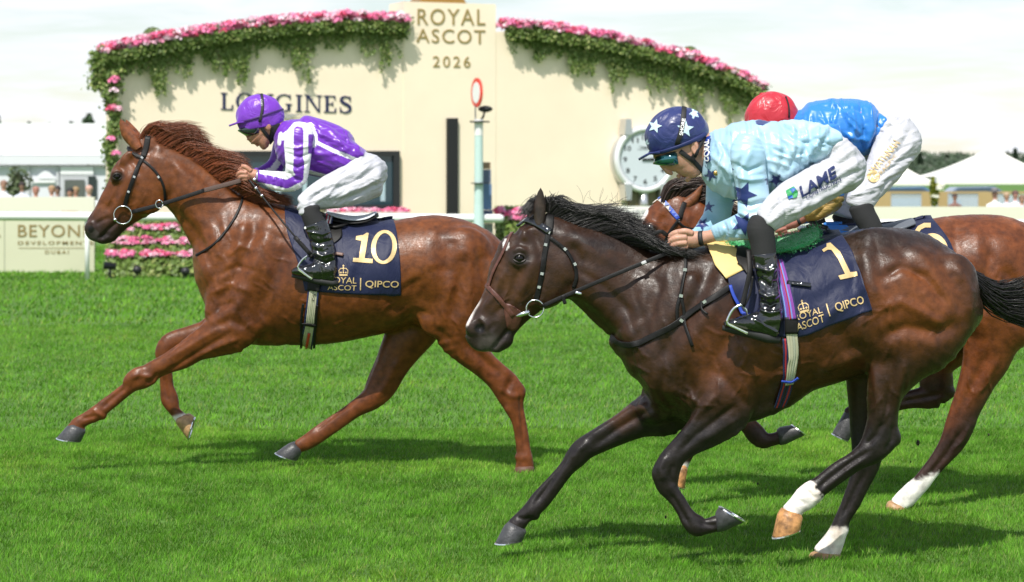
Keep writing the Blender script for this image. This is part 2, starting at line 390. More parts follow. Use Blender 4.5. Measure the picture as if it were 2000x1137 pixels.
def quadmap(V, p0, p1, p3):                   # unit square -> parallelogram px: p0 bottom-left, p1 bottom-right, p3 top-left
    p0, p1, p3 = map(np.array, (p0, p1, p3)); return p0+V[:, :1]*(p1-p0)+V[:, 1:]*(p3-p0)
def ellipse(cx, cy, rx, ry, n=40, ang=0, a0=0, a1=2*math.pi):
    ca, sa = math.cos(ang), math.sin(ang)
    return [(cx+rx*math.cos(t)*ca-ry*math.sin(t)*sa, cy+rx*math.cos(t)*sa+ry*math.sin(t)*ca) for t in np.linspace(a0, a1, n, endpoint=abs(a1-a0) < 6.2)]
def stroke_poly(pts, wd):                     # constant-width stroke as a polygon
    A = np.array(pts, float); n = len(A); Lf = []; Rt = []
    for i in range(n):
        t = A[min(i+1, n-1)]-A[max(i-1, 0)]; t /= np.linalg.norm(t)+1e-9; q = np.array((-t[1], t[0]))*wd/2; Lf.append(tuple(A[i]+q)); Rt.append(tuple(A[i]-q))
    return [Lf+Rt[::-1]]
# ------------------------------------------------------------------ horses
coat_kw = dict(rough=.4, spec=.36, coat=0, attr=True, var=(22, .62, 1.32, 10), bump=(26, .0020, 5, .6), bump2=(120, .0009, 6), rvar=(60, .29, .56))
HOOFM = M('hoof_horn_dark', (.05, .05, .053), .42, var=(40, .7, 1.3), bump=(90, .002)); HOOFT = M('hoof_horn_tan', (.42, .25, .12), .45, var=(35, .6, 1.2), bump=(90, .002))
STEEL = M('bright_steel', (.75, .76, .78), .22, metal=1); EYE = M('wet_eye', (.006, .0045, .004), .10, spec=.35)
LEATHER = M('black_leather', (.008, .0075, .0075), .5, spec=.25, var=(60, .7, 1.4), bump=(220, .0008)); BROWNL = M('brown_leather', (.10, .035, .025), .45, var=(60, .7, 1.3), bump=(220, .0008))
RUBBER = M('rubber_rein_grip', (.09, .055, .045), .75, bump=(400, .002))
NOSE = M('dark_inner_skin', (.012, .009, .009), .6)
def build_horse(name, D, base, chains, ells, SL, paint, h, label, group='racehorses galloping past the stand'):
    CH = [(chain(c, D), k, *(r or [])) for c, k, *r in chains]
    lo = np.min([c[:, [0, 4, 1]].min(0)-np.array([c[:, 2].max(), c[:, 3].max(), c[:, 2].max()]) for c, *_ in CH], 0)-.05
    hi = np.max([c[:, [0, 4, 1]].max(0)+np.array([c[:, 2].max(), c[:, 3].max(), c[:, 2].max()]) for c, *_ in CH], 0)+.05
    f = Field(lo, hi, h)
    for c, k, *_ in CH: f.chain(c, k, cap=3.2)
    for e in ells:                            # (px, py, off, rx_px, ry_px, depth m, angle deg, k[, sub])
        px, py, o, rx, ry, dz, ang, k = e[:8]; c = P(px, py, D+o); s = (D+o)/FP
        f.ell(tuple(c), (rx*s, dz, ry*s), R(ang), k, len(e) > 8)
    V, Q = f.mesh(); V = relax(V, Q, 3); Nn = vnormals(V, Q); V = strokes(V, Nn, D, SL); V = relax(V, Q, 1)
    Nn = vnormals(V, Q); V = V+Nn*(vnoise(V, 9, 3.0, 2)*.003)[:, None]
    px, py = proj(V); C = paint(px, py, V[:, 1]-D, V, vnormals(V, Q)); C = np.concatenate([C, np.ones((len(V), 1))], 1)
    mat = M('horse_coat', **coat_kw)
    root = thing('horse', (float(V[:, 0].mean()), D, 0), label, 'horse', group)
    body = mesh_obj('body', V, Q, mat, root, cols=C)
    return root, Surf(V, Q, D)
def ss(a, b, x): t = np.clip((x-a)/(b-a), 0, 1); return t*t*(3-2*t)
def lerpc(C, col, m): return C*(1-m[:, None])+np.array(col)[None]*m[:, None]
def eye(root, sf, px, py, r, D, lid=True):
    p, n = sf.at(px, py, -r*.55); mb = MB(); mb.ball(p, r, 24, 16); e = mb.build('eye', EYE, root, True)
    k = r*FP/D; LID = M('eyelid_skin', (.022, .014, .012), .45, bump=(120, .001))
    for nm, yy, q in (('upper_eyelid', -1, .95), ('lower_eyelid', 1, .62)):
        C = [sf.at(px+k*1.12*math.cos(a), py+yy*k*q*math.sin(a), .001)[0] for a in np.linspace(-.15, math.pi+.15, 14)]; m2 = MB(); m2.tube(C, [r*.10+r*.17*math.sin(math.pi*i/13) for i in range(14)], 8); m2.build(nm, LID, root, True)
    return e
# ---- the chestnut
D1 = 14.24
H1_torso = [(400,515,405,608,.12),(428,468,418,640,.19),(462,420,445,664,.22),(505,398,482,674,.235),(557,400,545,676,.265),(620,425,600,675,.30),(690,430,660,667,.32),(760,430,722,655,.32),(800,426,780,636,.30),(850,420,835,640,.29),(900,428,885,650,.28),(943,454,925,660,.25),(972,492,950,650,.2),(984,545,972,610,.12)]
H1_neck = [(296,266,303,384,.07),(326,280,322,396,.075),(360,296,336,410,.08),(394,318,350,430,.085),(431,346,366,456,.095),(466,374,379,484,.11),(504,394,387,514,.13),(535,420,390,550,.16),(548,470,394,592,.18)]
H1_head = [(284,257,330,330,.045),(268,262,320,340,.055),(248,283,327,360,.08),(238,298,329,384,.095),(222,326,315,405,.10),(209,357,288,420,.085),(196,384,262,436,.068),(184,408,243,450,.056),(172,426,232,461,.052),(167,443,224,470,.052),(172,459,214,474,.046),(180,468,203,472,.036)]
H1 = [(H1_torso, .02), (H1_neck, .07), (H1_head, .035),
 ([(440,520,530,600,.10,-.12),(404,600,500,665,.088,-.15),(384,637,454,684,.075,-.15),(357,660,415,693,.06,-.15),(330,682,378,712,.05,-.15),(304,699,344,724,.043,-.15),(280,714,318,735,.041,-.14),(259,729,302,749,.043,-.14),(240,748,277,756,.036,-.14),(224,763,250,775,.029,-.14),(205,778,236,787,.026,-.14),(187,791,219,801,.029,-.14),(168,802,203,816,.033,-.14),(151,813,186,823,.029,-.14),(137,824,169,831,.031,-.14),(131,832,167,842,.034,-.14)], .05),
 ([(430,590,490,650,.09,.1),(391,626,440,680,.07,.13),(357,638,392,680,.052,.13),(331,648,358,683,.045,.13),(314,660,341,690,.043,.12),(304,684,338,703,.042,.12),(308,705,335,713,.036,.12),(312,738,337,727,.028,.12),(313,757,339,750,.026,.12),(313,778,347,772,.031,.12),(319,793,350,784,.032,.12),(333,810,351,798,.027,.12),(345,826,362,808,.03,.12)], .03),
 ([(835,480,975,560,.14,-.1),(840,560,978,590,.145,-.12),(842,610,974,630,.13,-.14),(850,648,968,664,.105,-.14),(875,680,968,690,.08,-.14),(905,708,982,712,.065,-.14),(930,730,1003,732,.052,-.14),(953,754,1022,752,.046,-.14),(969,773,1027,778,.043,-.14),(983,794,1026,800,.038,-.14),(997,818,1029,823,.030,-.14),(1004,850,1033,852,.026,-.14),(1007,873,1037,880,.027,-.14),(1008,893,1041,896,.033,-.14),(1007,909,1043,911,.032,-.14),(1004,922,1042,920,.034,-.14)], .05),
 ([(800,540,890,600,.12,.08),(765,610,865,645,.10,.12),(741,667,838,672,.085,.12),(727,712,803,713,.065,.12),(708,755,779,755,.048,.12),(690,779,764,776,.043,.12),(670,794,720,802,.034,.12),(655,806,690,822,.028,.12),(637,818,668,837,.026,.12),(621,829,649,850,.027,.12),(604,841,633,861,.033,.12),(588,853,612,874,.029,.12),(572,863,592,881,.032,.12)], .04)]
s1 = D1/FP
E1 = [ # muscles: (px, py, offset, rx, ry, depth, angle, blend)
 (455,560,-.14,70,34,.07,62,.03),(428,588,-.08,26,48,.09,15,.04),(470,632,-.16,45,30,.06,25,.03),(500,520,-.16,26,80,.06,20,.05),(505,610,-.17,34,34,.05,0,.04),
 (900,500,-.17,60,52,.10,40,.05),(930,580,-.17,44,74,.08,-20,.05),(865,600,-.16,30,60,.08,10,.04),(842,628,-.17,22,26,.04,0,.06),
 (178,448,-.056,6,8,.02,0,.006,1),(288,385,-.055,36,34,.03,0,.03),(226,375,-.062,30,6,.013,60,.01),(225,343,-.075,13,9,.016,55,.02),(247,310,-.06,18,10,.02,50,.02),
 (195,430,-.035,30,14,.02,70,.015),(178,446,-.03,13,14,.025,0,.01),(213,464,0,15,11,.032,10,.012),
 (360,372,-.05,60,30,.05,-35,.04),(345,336,-.045,56,18,.04,-30,.03),
 (262,735,-.155,26,13,.035,38,.015),(296,742,-.14,13,10,.03,38,.01),(200,812,-.14,9,8,.025,30,.008),
 (1012,765,-.145,15,18,.03,10,.015),(1022,893,-.14,17,12,.034,0,.01),(735,765,.12,26,13,.035,38,.015)]
SL1 = [([(938,480),(950,560),(936,640)],9,-.010),([(902,470),(914,550),(890,636)],15,.009),([(800,545),(826,590),(815,620)],20,-.012),([(880,660),(915,690),(945,725)],8,.006), # sculpted grooves (-) and ridges (+)
 ([(505,420),(478,500),(440,570),(420,610)],11,-.012),([(530,430),(508,500),(480,570),(455,620)],14,.010),([(560,470),(540,540),(512,600),(500,640)],12,-.010),
 ([(455,450),(430,520),(405,565)],10,-.008),([(400,510),(412,560),(404,612)],8,.006),([(420,640),(450,625),(480,640)],7,-.007),([(400,625),(430,600),(460,590)],6,-.006),
 ([(480,470),(520,455),(560,470)],7,-.005),([(440,500),(470,480),(500,490)],6,.004),([(425,540),(460,520),(500,530)],6,-.004),([(410,575),(450,556),(490,570)],6,.004),([(520,510),(530,560),(520,610)],8,.005),
 ([(320,395),(335,375),(340,345),(330,315)],8,-.008),([(330,410),(370,440),(395,480),(410,520)],9,-.007),([(350,400),(400,440),(430,490)],12,.006),([(345,310),(400,350),(450,400)],10,-.004),
 ([(235,350),(222,385),(205,415)],6,-.006,-.5,.0),([(255,335),(245,375),(228,410)],7,.006,-.5,0),([(270,350),(262,390),(248,425)],6,-.004,-.5,0),([(205,375),(192,405),(180,425)],4,.004,-.5,0),
 ([(190,470),(205,455),(222,440),(232,432)],3.5,-.007,-.5,.03),([(200,468),(203,462),(212,456)],3,-.006,-.5,.03),([(218,340),(228,333),(240,337)],3.5,.005,-.5,0),([(216,352),(228,358),(240,350)],3.5,.003,-.5,0),
 ([(245,300),(262,318),(275,345)],6,-.005,-.5,0),([(185,440),(200,430),(215,425)],4,-.004,-.5,0),([(172,437),(178,433),(185,440),(184,450)],3.2,.005,-.5,0),
 ([(850,440),(840,480),(846,530)],14,.006),([(884,465),(874,505),(874,540)],14,-.007),([(905,490),(900,560),(890,630)],12,-.012),([(885,540),(868,600),(858,650)],9,.007),
 ([(930,500),(940,570),(930,640)],9,-.006),([(960,500),(962,570),(950,640)],8,.005),([(850,640),(880,665),(920,690)],7,-.006),([(900,660),(940,700),(975,730)],7,-.007),([(925,670),(965,705),(1000,735)],6,.006),([(890,690),(930,722),(965,755)],6,.005),
 ([(1000,740),(985,770),(990,800)],5,-.007),([(1015,760),(1018,800),(1022,850),(1027,885)],3.5,-.006),([(1010,800),(1014,850),(1016,885)],4,.003),([(975,760),(1000,775),(1020,772)],5,.005),
 ([(560,640),(610,648),(660,640),(720,625)],12,-.005),([(520,660),(540,668),(560,672)],6,.005),([(590,560),(600,610),(598,650)],10,.003),([(640,580),(650,620),(640,655)],10,-.004),([(690,580),(700,615),(690,650)],10,.003),([(740,560),(770,600),(820,610)],16,-.008),([(760,625),(800,605),(840,600)],8,.008),
 ([(450,650),(400,680),(350,712),(312,735)],4.5,-.006),([(430,640),(380,670),(330,700)],5,.005),([(400,640),(350,670),(310,700)],4,-.005),([(470,660),(430,676),(390,694)],5,.004),([(485,630),(500,650),(490,668)],7,.006),
 ([(300,738),(270,732),(258,738)],4,.005),([(285,750),(300,740),(310,728)],4,-.005),([(245,757),(222,776),(200,797)],3.5,-.006),([(235,752),(210,773),(188,792)],4,.003),([(180,797),(190,808),(202,812)],4,.004),([(160,818),(175,815),(188,812)],4,-.004),
 ([(735,690),(715,740),(700,770)],6,-.006,-.05,.3),([(690,785),(650,812),(615,842)],3.5,-.006,-.05,.3),([(780,700),(755,750),(735,780)],6,.005,-.05,.3),([(320,735),(324,760),(328,785)],3.5,-.005,-.05,.3)]
rgv = np.random.RandomState(11)
def veins(n, x0, y0, x1, y1, ang, sl, ln=26, w_=2.4, a_=.0022):
    for i in range(n):
        x, y = rgv.uniform(x0, x1), rgv.uniform(y0, y1); a = R(ang+rgv.uniform(-30, 30)); pl = [(x, y)]
        for k in range(4): a += rgv.uniform(-.5, .5); x += math.cos(a)*ln/3; y += math.sin(a)*ln/3; pl.append((x, y))
        sl.append((pl, w_, a_))
veins(22, 410, 440, 560, 620, 60, SL1); veins(9, 230, 370, 300, 410, 120, SL1, 20, 1.8, .0018); veins(10, 850, 520, 950, 640, 80, SL1); veins(8, 600, 590, 800, 650, 170, SL1)
def paint1(px, py, oy, V, Nn):
    C = np.tile(np.array([.125, .036, .0080]), (len(V), 1)); n = vnoise(V, 5, 1, 3)
    C = lerpc(C, (.19, .060, .014), ss(.0, .7, n)*.6); C = lerpc(C, (.055, .015, .005), ss(.0, .7, -n)*.6)
    C = lerpc(C, (.022, .013, .012), ss(388, 455, py+(px-210)*-.15)*ss(285, 240, px)*(py < 500)*.95)
    C = lerpc(C, (.07, .06, .06), (np.hypot((px-180)/14, (py-462)/16) < 1)*.5)
    C = lerpc(C, (.02, .012, .01), ss(22, 8, np.hypot(px-229, (py-345)*1.3))*.85)
    C = lerpc(C, (.02, .014, .012), ss(12, 5, np.hypot(px-205, (py-466)))*.5)
    C = lerpc(C, (.15, .042, .015), ss(700, 740, py)*.5)
    C = lerpc(C, (.006, .004, .004), ss(8.5, 6, np.hypot((px-178)*1.2, (py-448)))*(oy < 0))
    w_ = ((oy > .02) & (px > 335) & (px < 400) & (py > 790)); C = lerpc(C, (.75, .7, .64), w_*ss(806, 814, py+ (px-350)*.3))
    return C
h1, S1 = build_horse('h1', D1, None, H1, E1, SL1, paint1, .0085, 'chestnut racehorse in front, ridden by the jockey in purple and white')
eye(h1, S1, 229, 346, .024, D1)
hoof(h1, D1, (131,832,167,845,.05,-.14), (111,855,158,863,.063,-.14), HOOFM, STEEL); hoof(h1, D1, (345,829,372,808,.045,.12), (367,859,380,814,.058,.12), HOOFT, STEEL)
hoof(h1, D1, (564,866,589,885,.05,.12), (538,884,580,900,.062,.12), HOOFM, STEEL); hoof(h1, D1, (1006,914,1043,912,.050,-.14), (1003,925,1044,922,.055,-.14), M('hoof_horn_brown', (.11, .05, .03), .6))
def ear(root, D, pts_c, wd, mat, o, name='ear', col=(.2, .06, .02)):
    # cupped ear: centre line with half widths in pixels
    mb = MB(); n = 9; rows = []
    C = curve(pts_c, n)
    for i, c in enumerate(C):
        t = i/(n-1); hw = wd*math.sin(min(1, .35+t*1.0)*math.pi*.5)*(1-t**3)*1.0+.3
        dx, dy = (np.array(C[min(i+1, n-1)])-np.array(C[max(i-1, 0)]))[:2]; l = math.hypot(dx, dy); qx, qy = -dy/l, dx/l
        row = []
        for a in np.linspace(-1.15, 1.15, 9):
            row.append(P(c[0]+qx*hw*math.sin(a*1.25), c[1]+qy*hw*math.sin(a*1.25), D+o+(1-math.cos(a))*hw*D/FP*1.1))
        rows.append(row)
    V = [p for r in rows for p in r]; F = [(i*9+j, i*9+j+1, (i+1)*9+j+1, (i+1)*9+j) for i in range(n-1) for j in range(8)]
    V2 = [p+Vector((0, .006, 0)) for p in V]; b = len(V)
    mb.add(V, F); mb.add(V2, [f[::-1] for f in F])
    edge = [j for j in range(9)]+[(i*9+8) for i in range(1, n)]+[(n-1)*9+j for j in range(7, -1, -1)]+[i*9 for i in range(n-2, 0, -1)]
    mb.add(V+V2, [(edge[k], b+edge[k], b+edge[(k+1) % len(edge)], edge[(k+1) % len(edge)]) for k in range(len(edge))])
    return mb.build(name, mat, root, True)
EAR1 = M('chestnut_ear', (.22, .065, .022), .5, var=(30, .5, 1.3), bump=(120, .002)); EAR2 = M('dark_ear', (.03, .017, .012), .5, var=(30, .5, 1.4), bump=(120, .002)); EAR3 = M('bay_ear', (.17, .055, .018), .5, var=(30, .4, 1.3), bump=(120, .002))
ear(h1, D1, [(270,290),(258,272),(245,255),(235,232)], 15, EAR1, -.075); ear(h1, D1, [(276,286),(266,270),(254,252),(246,234)], 13, EAR1, .06)
HAIR1 = M('chestnut_mane_hair', (.30, .085, .028), .42, spec=.6, attr=True)
def sink(G, dy=5): return [[(g[0][0]+1, g[0][1]+dy, g[0][2])]+g[1:] for g in G]
def hairmat(name, col, rough=.42):
    m = M(name, col, rough, spec=.6); n = m.node_tree.nodes; l = m.node_tree.links
    a = n.new('ShaderNodeVertexColor'); a.layer_name = 'Col'; v = n.new('ShaderNodeVectorMath'); v.operation = 'MULTIPLY'; v.inputs[1].default_value = col
    l.new(a.outputs[0], v.inputs[0]); l.new(v.outputs[0], n['Principled BSDF'].inputs['Base Color']); return m
HAIR1 = hairmat('chestnut_hair', (.16, .040, .012)); HAIR2 = hairmat('black_hair', (.012, .010, .010), .36); HAIR3 = hairmat('dark_brown_hair', (.04, .022, .016), .4)
G = [[(268,278,0),(282,256,-.01),(300,243,-.02),(322,248,-.03)],[(282,276,0),(300,248,0),(328,250,-.02),(352,262,-.02)],[(292,272,0),(318,258,0),(350,244,0),(398,247,0)],[(306,278,0),(336,262,0),(372,254,0),(412,270,0)],
 [(320,284,0),(350,270,0),(385,268,0),(415,284,0)],[(350,296,0),(372,285,0),(400,290,0),(440,300,-.02)],[(375,308,0),(405,298,0),(445,302,-.04),(485,312,-.06)],[(395,322,0),(430,310,-.03),(470,318,-.06),(498,332,-.07)],
 [(420,340,-.02),(450,332,-.06),(480,345,-.08),(500,362,-.09)],[(450,362,-.03),(475,360,-.08),(500,372,-.10),(530,388,-.11)],[(480,382,-.03),(510,378,-.08),(545,385,-.1),(572,392,-.1)],[(500,394,-.03),(530,394,-.08),(555,395,-.1),(578,398,-.1)]]
hair('mane', D1, sink(G), None, 3200, HAIR1, h1, r=.0012, jit=.012, wav=.007, seed=3, osp=.03, ragged=.7)
hair('tail', D1, [[(972,480,0),(1000,500,0),(1020,560,.02),(1024,600,.03)],[(976,492,0),(1005,520,0),(1028,570,.02),(1036,606,.03)]], None, 260, HAIR1, h1, r=.004, jit=.025, seed=4)

# ---- the dark bay, nearest
D2 = 10.8
H2_torso = [(1226,640,1238,752,.12),(1262,560,1272,805,.19),(1325,505,1325,832,.235),(1395,480,1395,838,.27),(1470,474,1460,822,.30),(1540,470,1525,784,.33),(1600,464,1580,763,.33),(1650,452,1632,746,.32),(1721,442,1700,720,.31),(1781,449,1765,715,.30),(1828,474,1810,705,.28),(1860,503,1842,692,.25),(1887,541,1875,665,.2),(1911,572,1903,632,.12)]
H2_neck = [(1092,416,1082,560,.07),(1128,434,1100,574,.078),(1164,444,1114,584,.08),(1200,456,1130,598,.085),(1244,474,1155,624,.095),(1290,497,1184,654,.12),(1342,502,1206,682,.15),(1400,500,1222,716,.18),(1425,560,1236,752,.19)]
H2_head = [(1044,400,1112,466,.055),(1014,424,1120,522,.085),(997,442,1120,560,.10),(980,470,1100,588,.105),(967,500,1070,604,.092),(957,540,1042,621,.072),(943,578,1014,645,.062),(925,606,999,664,.055),(911,632,991,678,.055),(910,652,975,686,.048),(924,677,955,686,.036)]
H2 = [(H2_torso, .02), (H2_neck, .07), (H2_head, .035),
 ([(1360,600,1490,680,.12,-.11),(1364,690,1482,740,.11,-.15),(1358,745,1474,790,.098,-.17),(1350,788,1462,822,.08,-.17),(1338,820,1428,848,.066,-.17),(1318,848,1388,868,.055,-.17),(1298,876,1352,888,.048,-.17),(1282,900,1336,905,.048,-.17),(1275,926,1328,924,.045,-.17),(1281,951,1325,942,.04,-.17),(1297,970,1328,957,.032,-.17),(1312,987,1337,971,.028,-.17),(1324,1007,1348,990,.027,-.17),(1334,1028,1360,1003,.032,-.17),(1350,1045,1374,1010,.035,-.17),(1374,1044,1383,1013,.033,-.17),(1396,1040,1394,1008,.034,-.17),(1408,1038,1403,1004,.036,-.17)], .04),
 ([(1260,740,1380,800,.10,.1),(1245,768,1343,832,.088,.14),(1216,793,1290,842,.07,.14),(1184,821,1242,856,.058,.14),(1141,849,1188,878,.046,.14),(1120,864,1161,890,.047,.14),(1106,885,1142,906,.046,.14),(1090,910,1122,922,.038,.14),(1067,937,1097,954,.030,.14),(1041,964,1074,985,.030,.14),(1025,985,1055,1004,.036,.14),(1008,1004,1039,1015,.032,.14),(988,1024,1026,1034,.036,.14)], .04),
 ([(1690,500,1905,570,.15,-.1),(1690,590,1912,600,.16,-.13),(1690,652,1882,662,.145,-.15),(1690,700,1828,705,.115,-.16),(1689,742,1786,742,.092,-.16),(1691,782,1758,778,.075,-.16),(1694,815,1754,815,.060,-.16),(1686,848,1752,858,.052,-.16),(1668,874,1735,886,.046,-.16),(1646,893,1700,905,.036,-.16),(1622,908,1660,932,.030,-.16),(1602,924,1632,952,.030,-.16),(1584,938,1613,966,.034,-.16),(1567,948,1604,975,.038,-.16),(1553,960,1588,991,.034,-.16),(1540,977,1573,998,.032,-.16),(1522,998,1567,1006,.038,-.16)], .05),
 ([(1665,620,1790,680,.12,.09),(1652,700,1750,715,.10,.13),(1652,738,1742,742,.09,.13),(1657,790,1735,790,.07,.13),(1661,844,1730,845,.054,.13),(1664,880,1724,888,.048,.13),(1664,905,1718,913,.042,.13),(1656,941,1703,941,.034,.13),(1642,981,1683,981,.030,.13),(1629,1014,1664,1010,.031,.13),(1618,1037,1654,1044,.037,.13),(1603,1057,1648,1067,.034,.13),(1584,1080,1642,1086,.04,.13)], .04)]
E2 = [(1325,640,-.14,110,44,.08,62,.03),(1288,720,-.10,36,70,.12,8,.05),(1420,690,-.15,60,70,.07,30,.04),(1395,780,-.17,50,44,.07,20,.03),(1290,792,.05,48,32,.09,20,.04),(1385,620,-.18,34,90,.055,25,.04),
 (1770,560,-.19,80,74,.10,30,.05),(1850,590,-.17,52,96,.08,-15,.05),(1740,640,-.2,52,62,.09,0,.05),(1706,640,-.20,20,34,.045,0,.06),(1712,468,-.12,40,20,.05,0,.06),
 (1088,545,-.06,44,44,.035,0,.03),(1012,500,-.08,20,12,.02,55,.02),(1030,462,-.06,22,14,.024,50,.02),(965,610,-.035,50,20,.024,70,.02),(925,640,-.03,16,18,.03,0,.012),(985,664,0,18,17,.036,0,.015),
 (1150,545,-.05,80,40,.06,-35,.05),(1150,486,-.05,76,22,.045,-22,.04),(937,641,-.068,11,9,.022,30,.006,1),(1030,545,-.07,30,12,.022,60,.02),(1000,560,-.07,44,7,.014,60,.012),(1065,560,-.062,34,40,.028,0,.02),
 (1296,918,-.18,28,20,.036,55,.012),(1302,945,-.17,20,15,.034,-60,.01),(1360,1030,-.17,17,14,.032,-45,.01),(1130,885,.14,34,18,.036,48,.015),(1037,1000,.14,14,13,.034,40,.01),(1045,1007,.14,10,9,.026,40,.008),
 (1728,868,-.165,24,18,.034,30,.015),(1745,850,-.16,14,22,.03,20,.012),(1592,966,-.16,16,16,.035,30,.01),(1705,890,.13,22,16,.034,30,.015),(1640,1035,.13,17,12,.033,0,.01)]
SL2 = [([(1390,510),(1360,580),(1310,660),(1290,720)],14,-.012),([(1420,520),(1390,600),(1340,680),(1320,740)],17,.010),([(1460,560),(1440,640),(1400,700),(1390,760)],15,-.011),([(1290,540),(1265,620),(1240,690)],12,-.008),([(1300,720),(1290,770),(1330,820)],9,-.009),([(1240,730),(1265,790),(1300,830)],8,-.007),([(1330,700),(1350,760),(1345,800)],9,-.006),([(1400,720),(1440,770),(1470,800)],8,-.005),([(1305,760),(1335,770),(1360,790)],9,.006),
 ([(1110,575),(1125,550),(1130,510),(1115,470)],11,-.010),([(1125,590),(1180,640),(1220,690)],12,-.008),([(1150,580),(1210,630),(1250,690)],15,.007),([(1150,470),(1220,510),(1300,560)],12,-.004),([(1120,520),(1180,560),(1240,620)],10,-.004),
 ([(1020,515),(1003,560),(980,600),(960,625)],8,-.007,-.5,0),([(1045,500),(1030,550),(1005,600)],9,.006,-.5,0),([(1068,515),(1055,560),(1035,600)],8,-.005,-.5,0),([(985,530),(965,575),(945,605)],5,.005,-.5,0),
 ([(962,684),(975,668),(985,655),(1000,640)],4,-.008,-.5,.03),([(1000,492),(1014,484),(1030,492)],4.5,.006,-.5,0),([(1000,512),(1014,520),(1030,512)],4.5,.004,-.5,0),([(1030,440),(1050,470),(1060,510)],8,-.006,-.5,0),([(1010,440),(1025,455),(1022,470)],6,.004,-.5,0),
 ([(925,628),(938,622),(950,632),(952,648),(940,658)],4,.007,-.5,0),([(940,660),(955,645),(968,632)],4,-.004,-.5,0),
 ([(1700,455),(1690,500),(1700,550),(1720,590)],14,.007),([(1668,500),(1672,560),(1690,620)],12,-.010),([(1740,470),(1790,520),(1810,570)],13,-.008),([(1720,545),(1760,520),(1810,540),(1850,600)],8,-.010),([(1715,600),(1760,590),(1800,610),(1850,640)],9,.007),([(1720,660),(1770,640),(1830,650),(1880,630)],12,-.012),([(1830,500),(1870,560),(1880,620)],11,-.008),([(1870,520),(1895,570),(1895,620)],7,.005),
 ([(1700,690),(1710,740),(1715,790),(1712,840)],7,.006),([(1740,690),(1740,750),(1732,810)],8,-.008),([(1690,600),(1680,640),(1690,680)],7,.007),([(1770,700),(1755,760),(1748,810)],6,.006),
 ([(1725,820),(1712,850),(1690,870)],5,-.007),([(1745,830),(1742,860),(1730,880)],4,-.005),([(1700,880),(1660,905),(1620,935),(1595,958)],4,-.007),([(1690,895),(1650,922),(1615,950)],3.5,.004),([(1575,958),(1590,972),(1600,970)],4,-.004),([(1545,985),(1560,978),(1575,985)],4,-.004),
 ([(1460,790),(1500,775),(1560,752),(1620,730)],14,-.006),([(1520,660),(1540,700),(1530,750)],14,.004),([(1570,650),(1595,690),(1590,730)],13,-.004),([(1630,640),(1660,680),(1690,690)],16,-.010),([(1600,725),(1650,705),(1690,690)],9,.008),([(1480,680),(1490,730),(1480,780)],14,-.005),
 ([(1440,790),(1400,820),(1360,850),(1325,885)],5.5,-.007),([(1400,770),(1360,815),(1325,860)],6,.006),([(1450,812),(1410,838),(1370,862)],6,.005),([(1375,760),(1350,810),(1320,850)],5,-.005),
 ([(1300,890),(1290,915),(1295,940)],5,.006),([(1315,905),(1310,930),(1316,950)],5,-.006),([(1310,965),(1328,995),(1345,1025)],4,-.007),([(1365,1020),(1385,1026),(1400,1026)],4,-.005),
 ([(1270,800),(1210,835),(1160,872)],6,-.007,-.05,.4),([(1250,790),(1195,825),(1145,858)],6,.006,-.05,.4),([(1110,890),(1080,935),(1045,985)],4,-.007,-.05,.4),([(1150,862),(1130,880),(1118,900)],6,.005,-.05,.4),([(1010,1010),(1025,1015),(1040,1010)],4,-.004,-.05,.4),([(1690,920),(1670,960),(1645,1010)],4,-.006,-.05,.4)]
veins(26, 1230, 620, 1460, 800, 60, SL2, 34, 3, .0028); veins(8, 980, 560, 1060, 610, 120, SL2, 26, 2.3, .0022); veins(14, 1690, 560, 1860, 720, 80, SL2, 34, 3, .0024); veins(8, 1480, 680, 1660, 740, 170, SL2, 34, 3, .0022); veins(5, 1695, 730, 1740, 800, 80, SL2, 34, 2.5, .003)
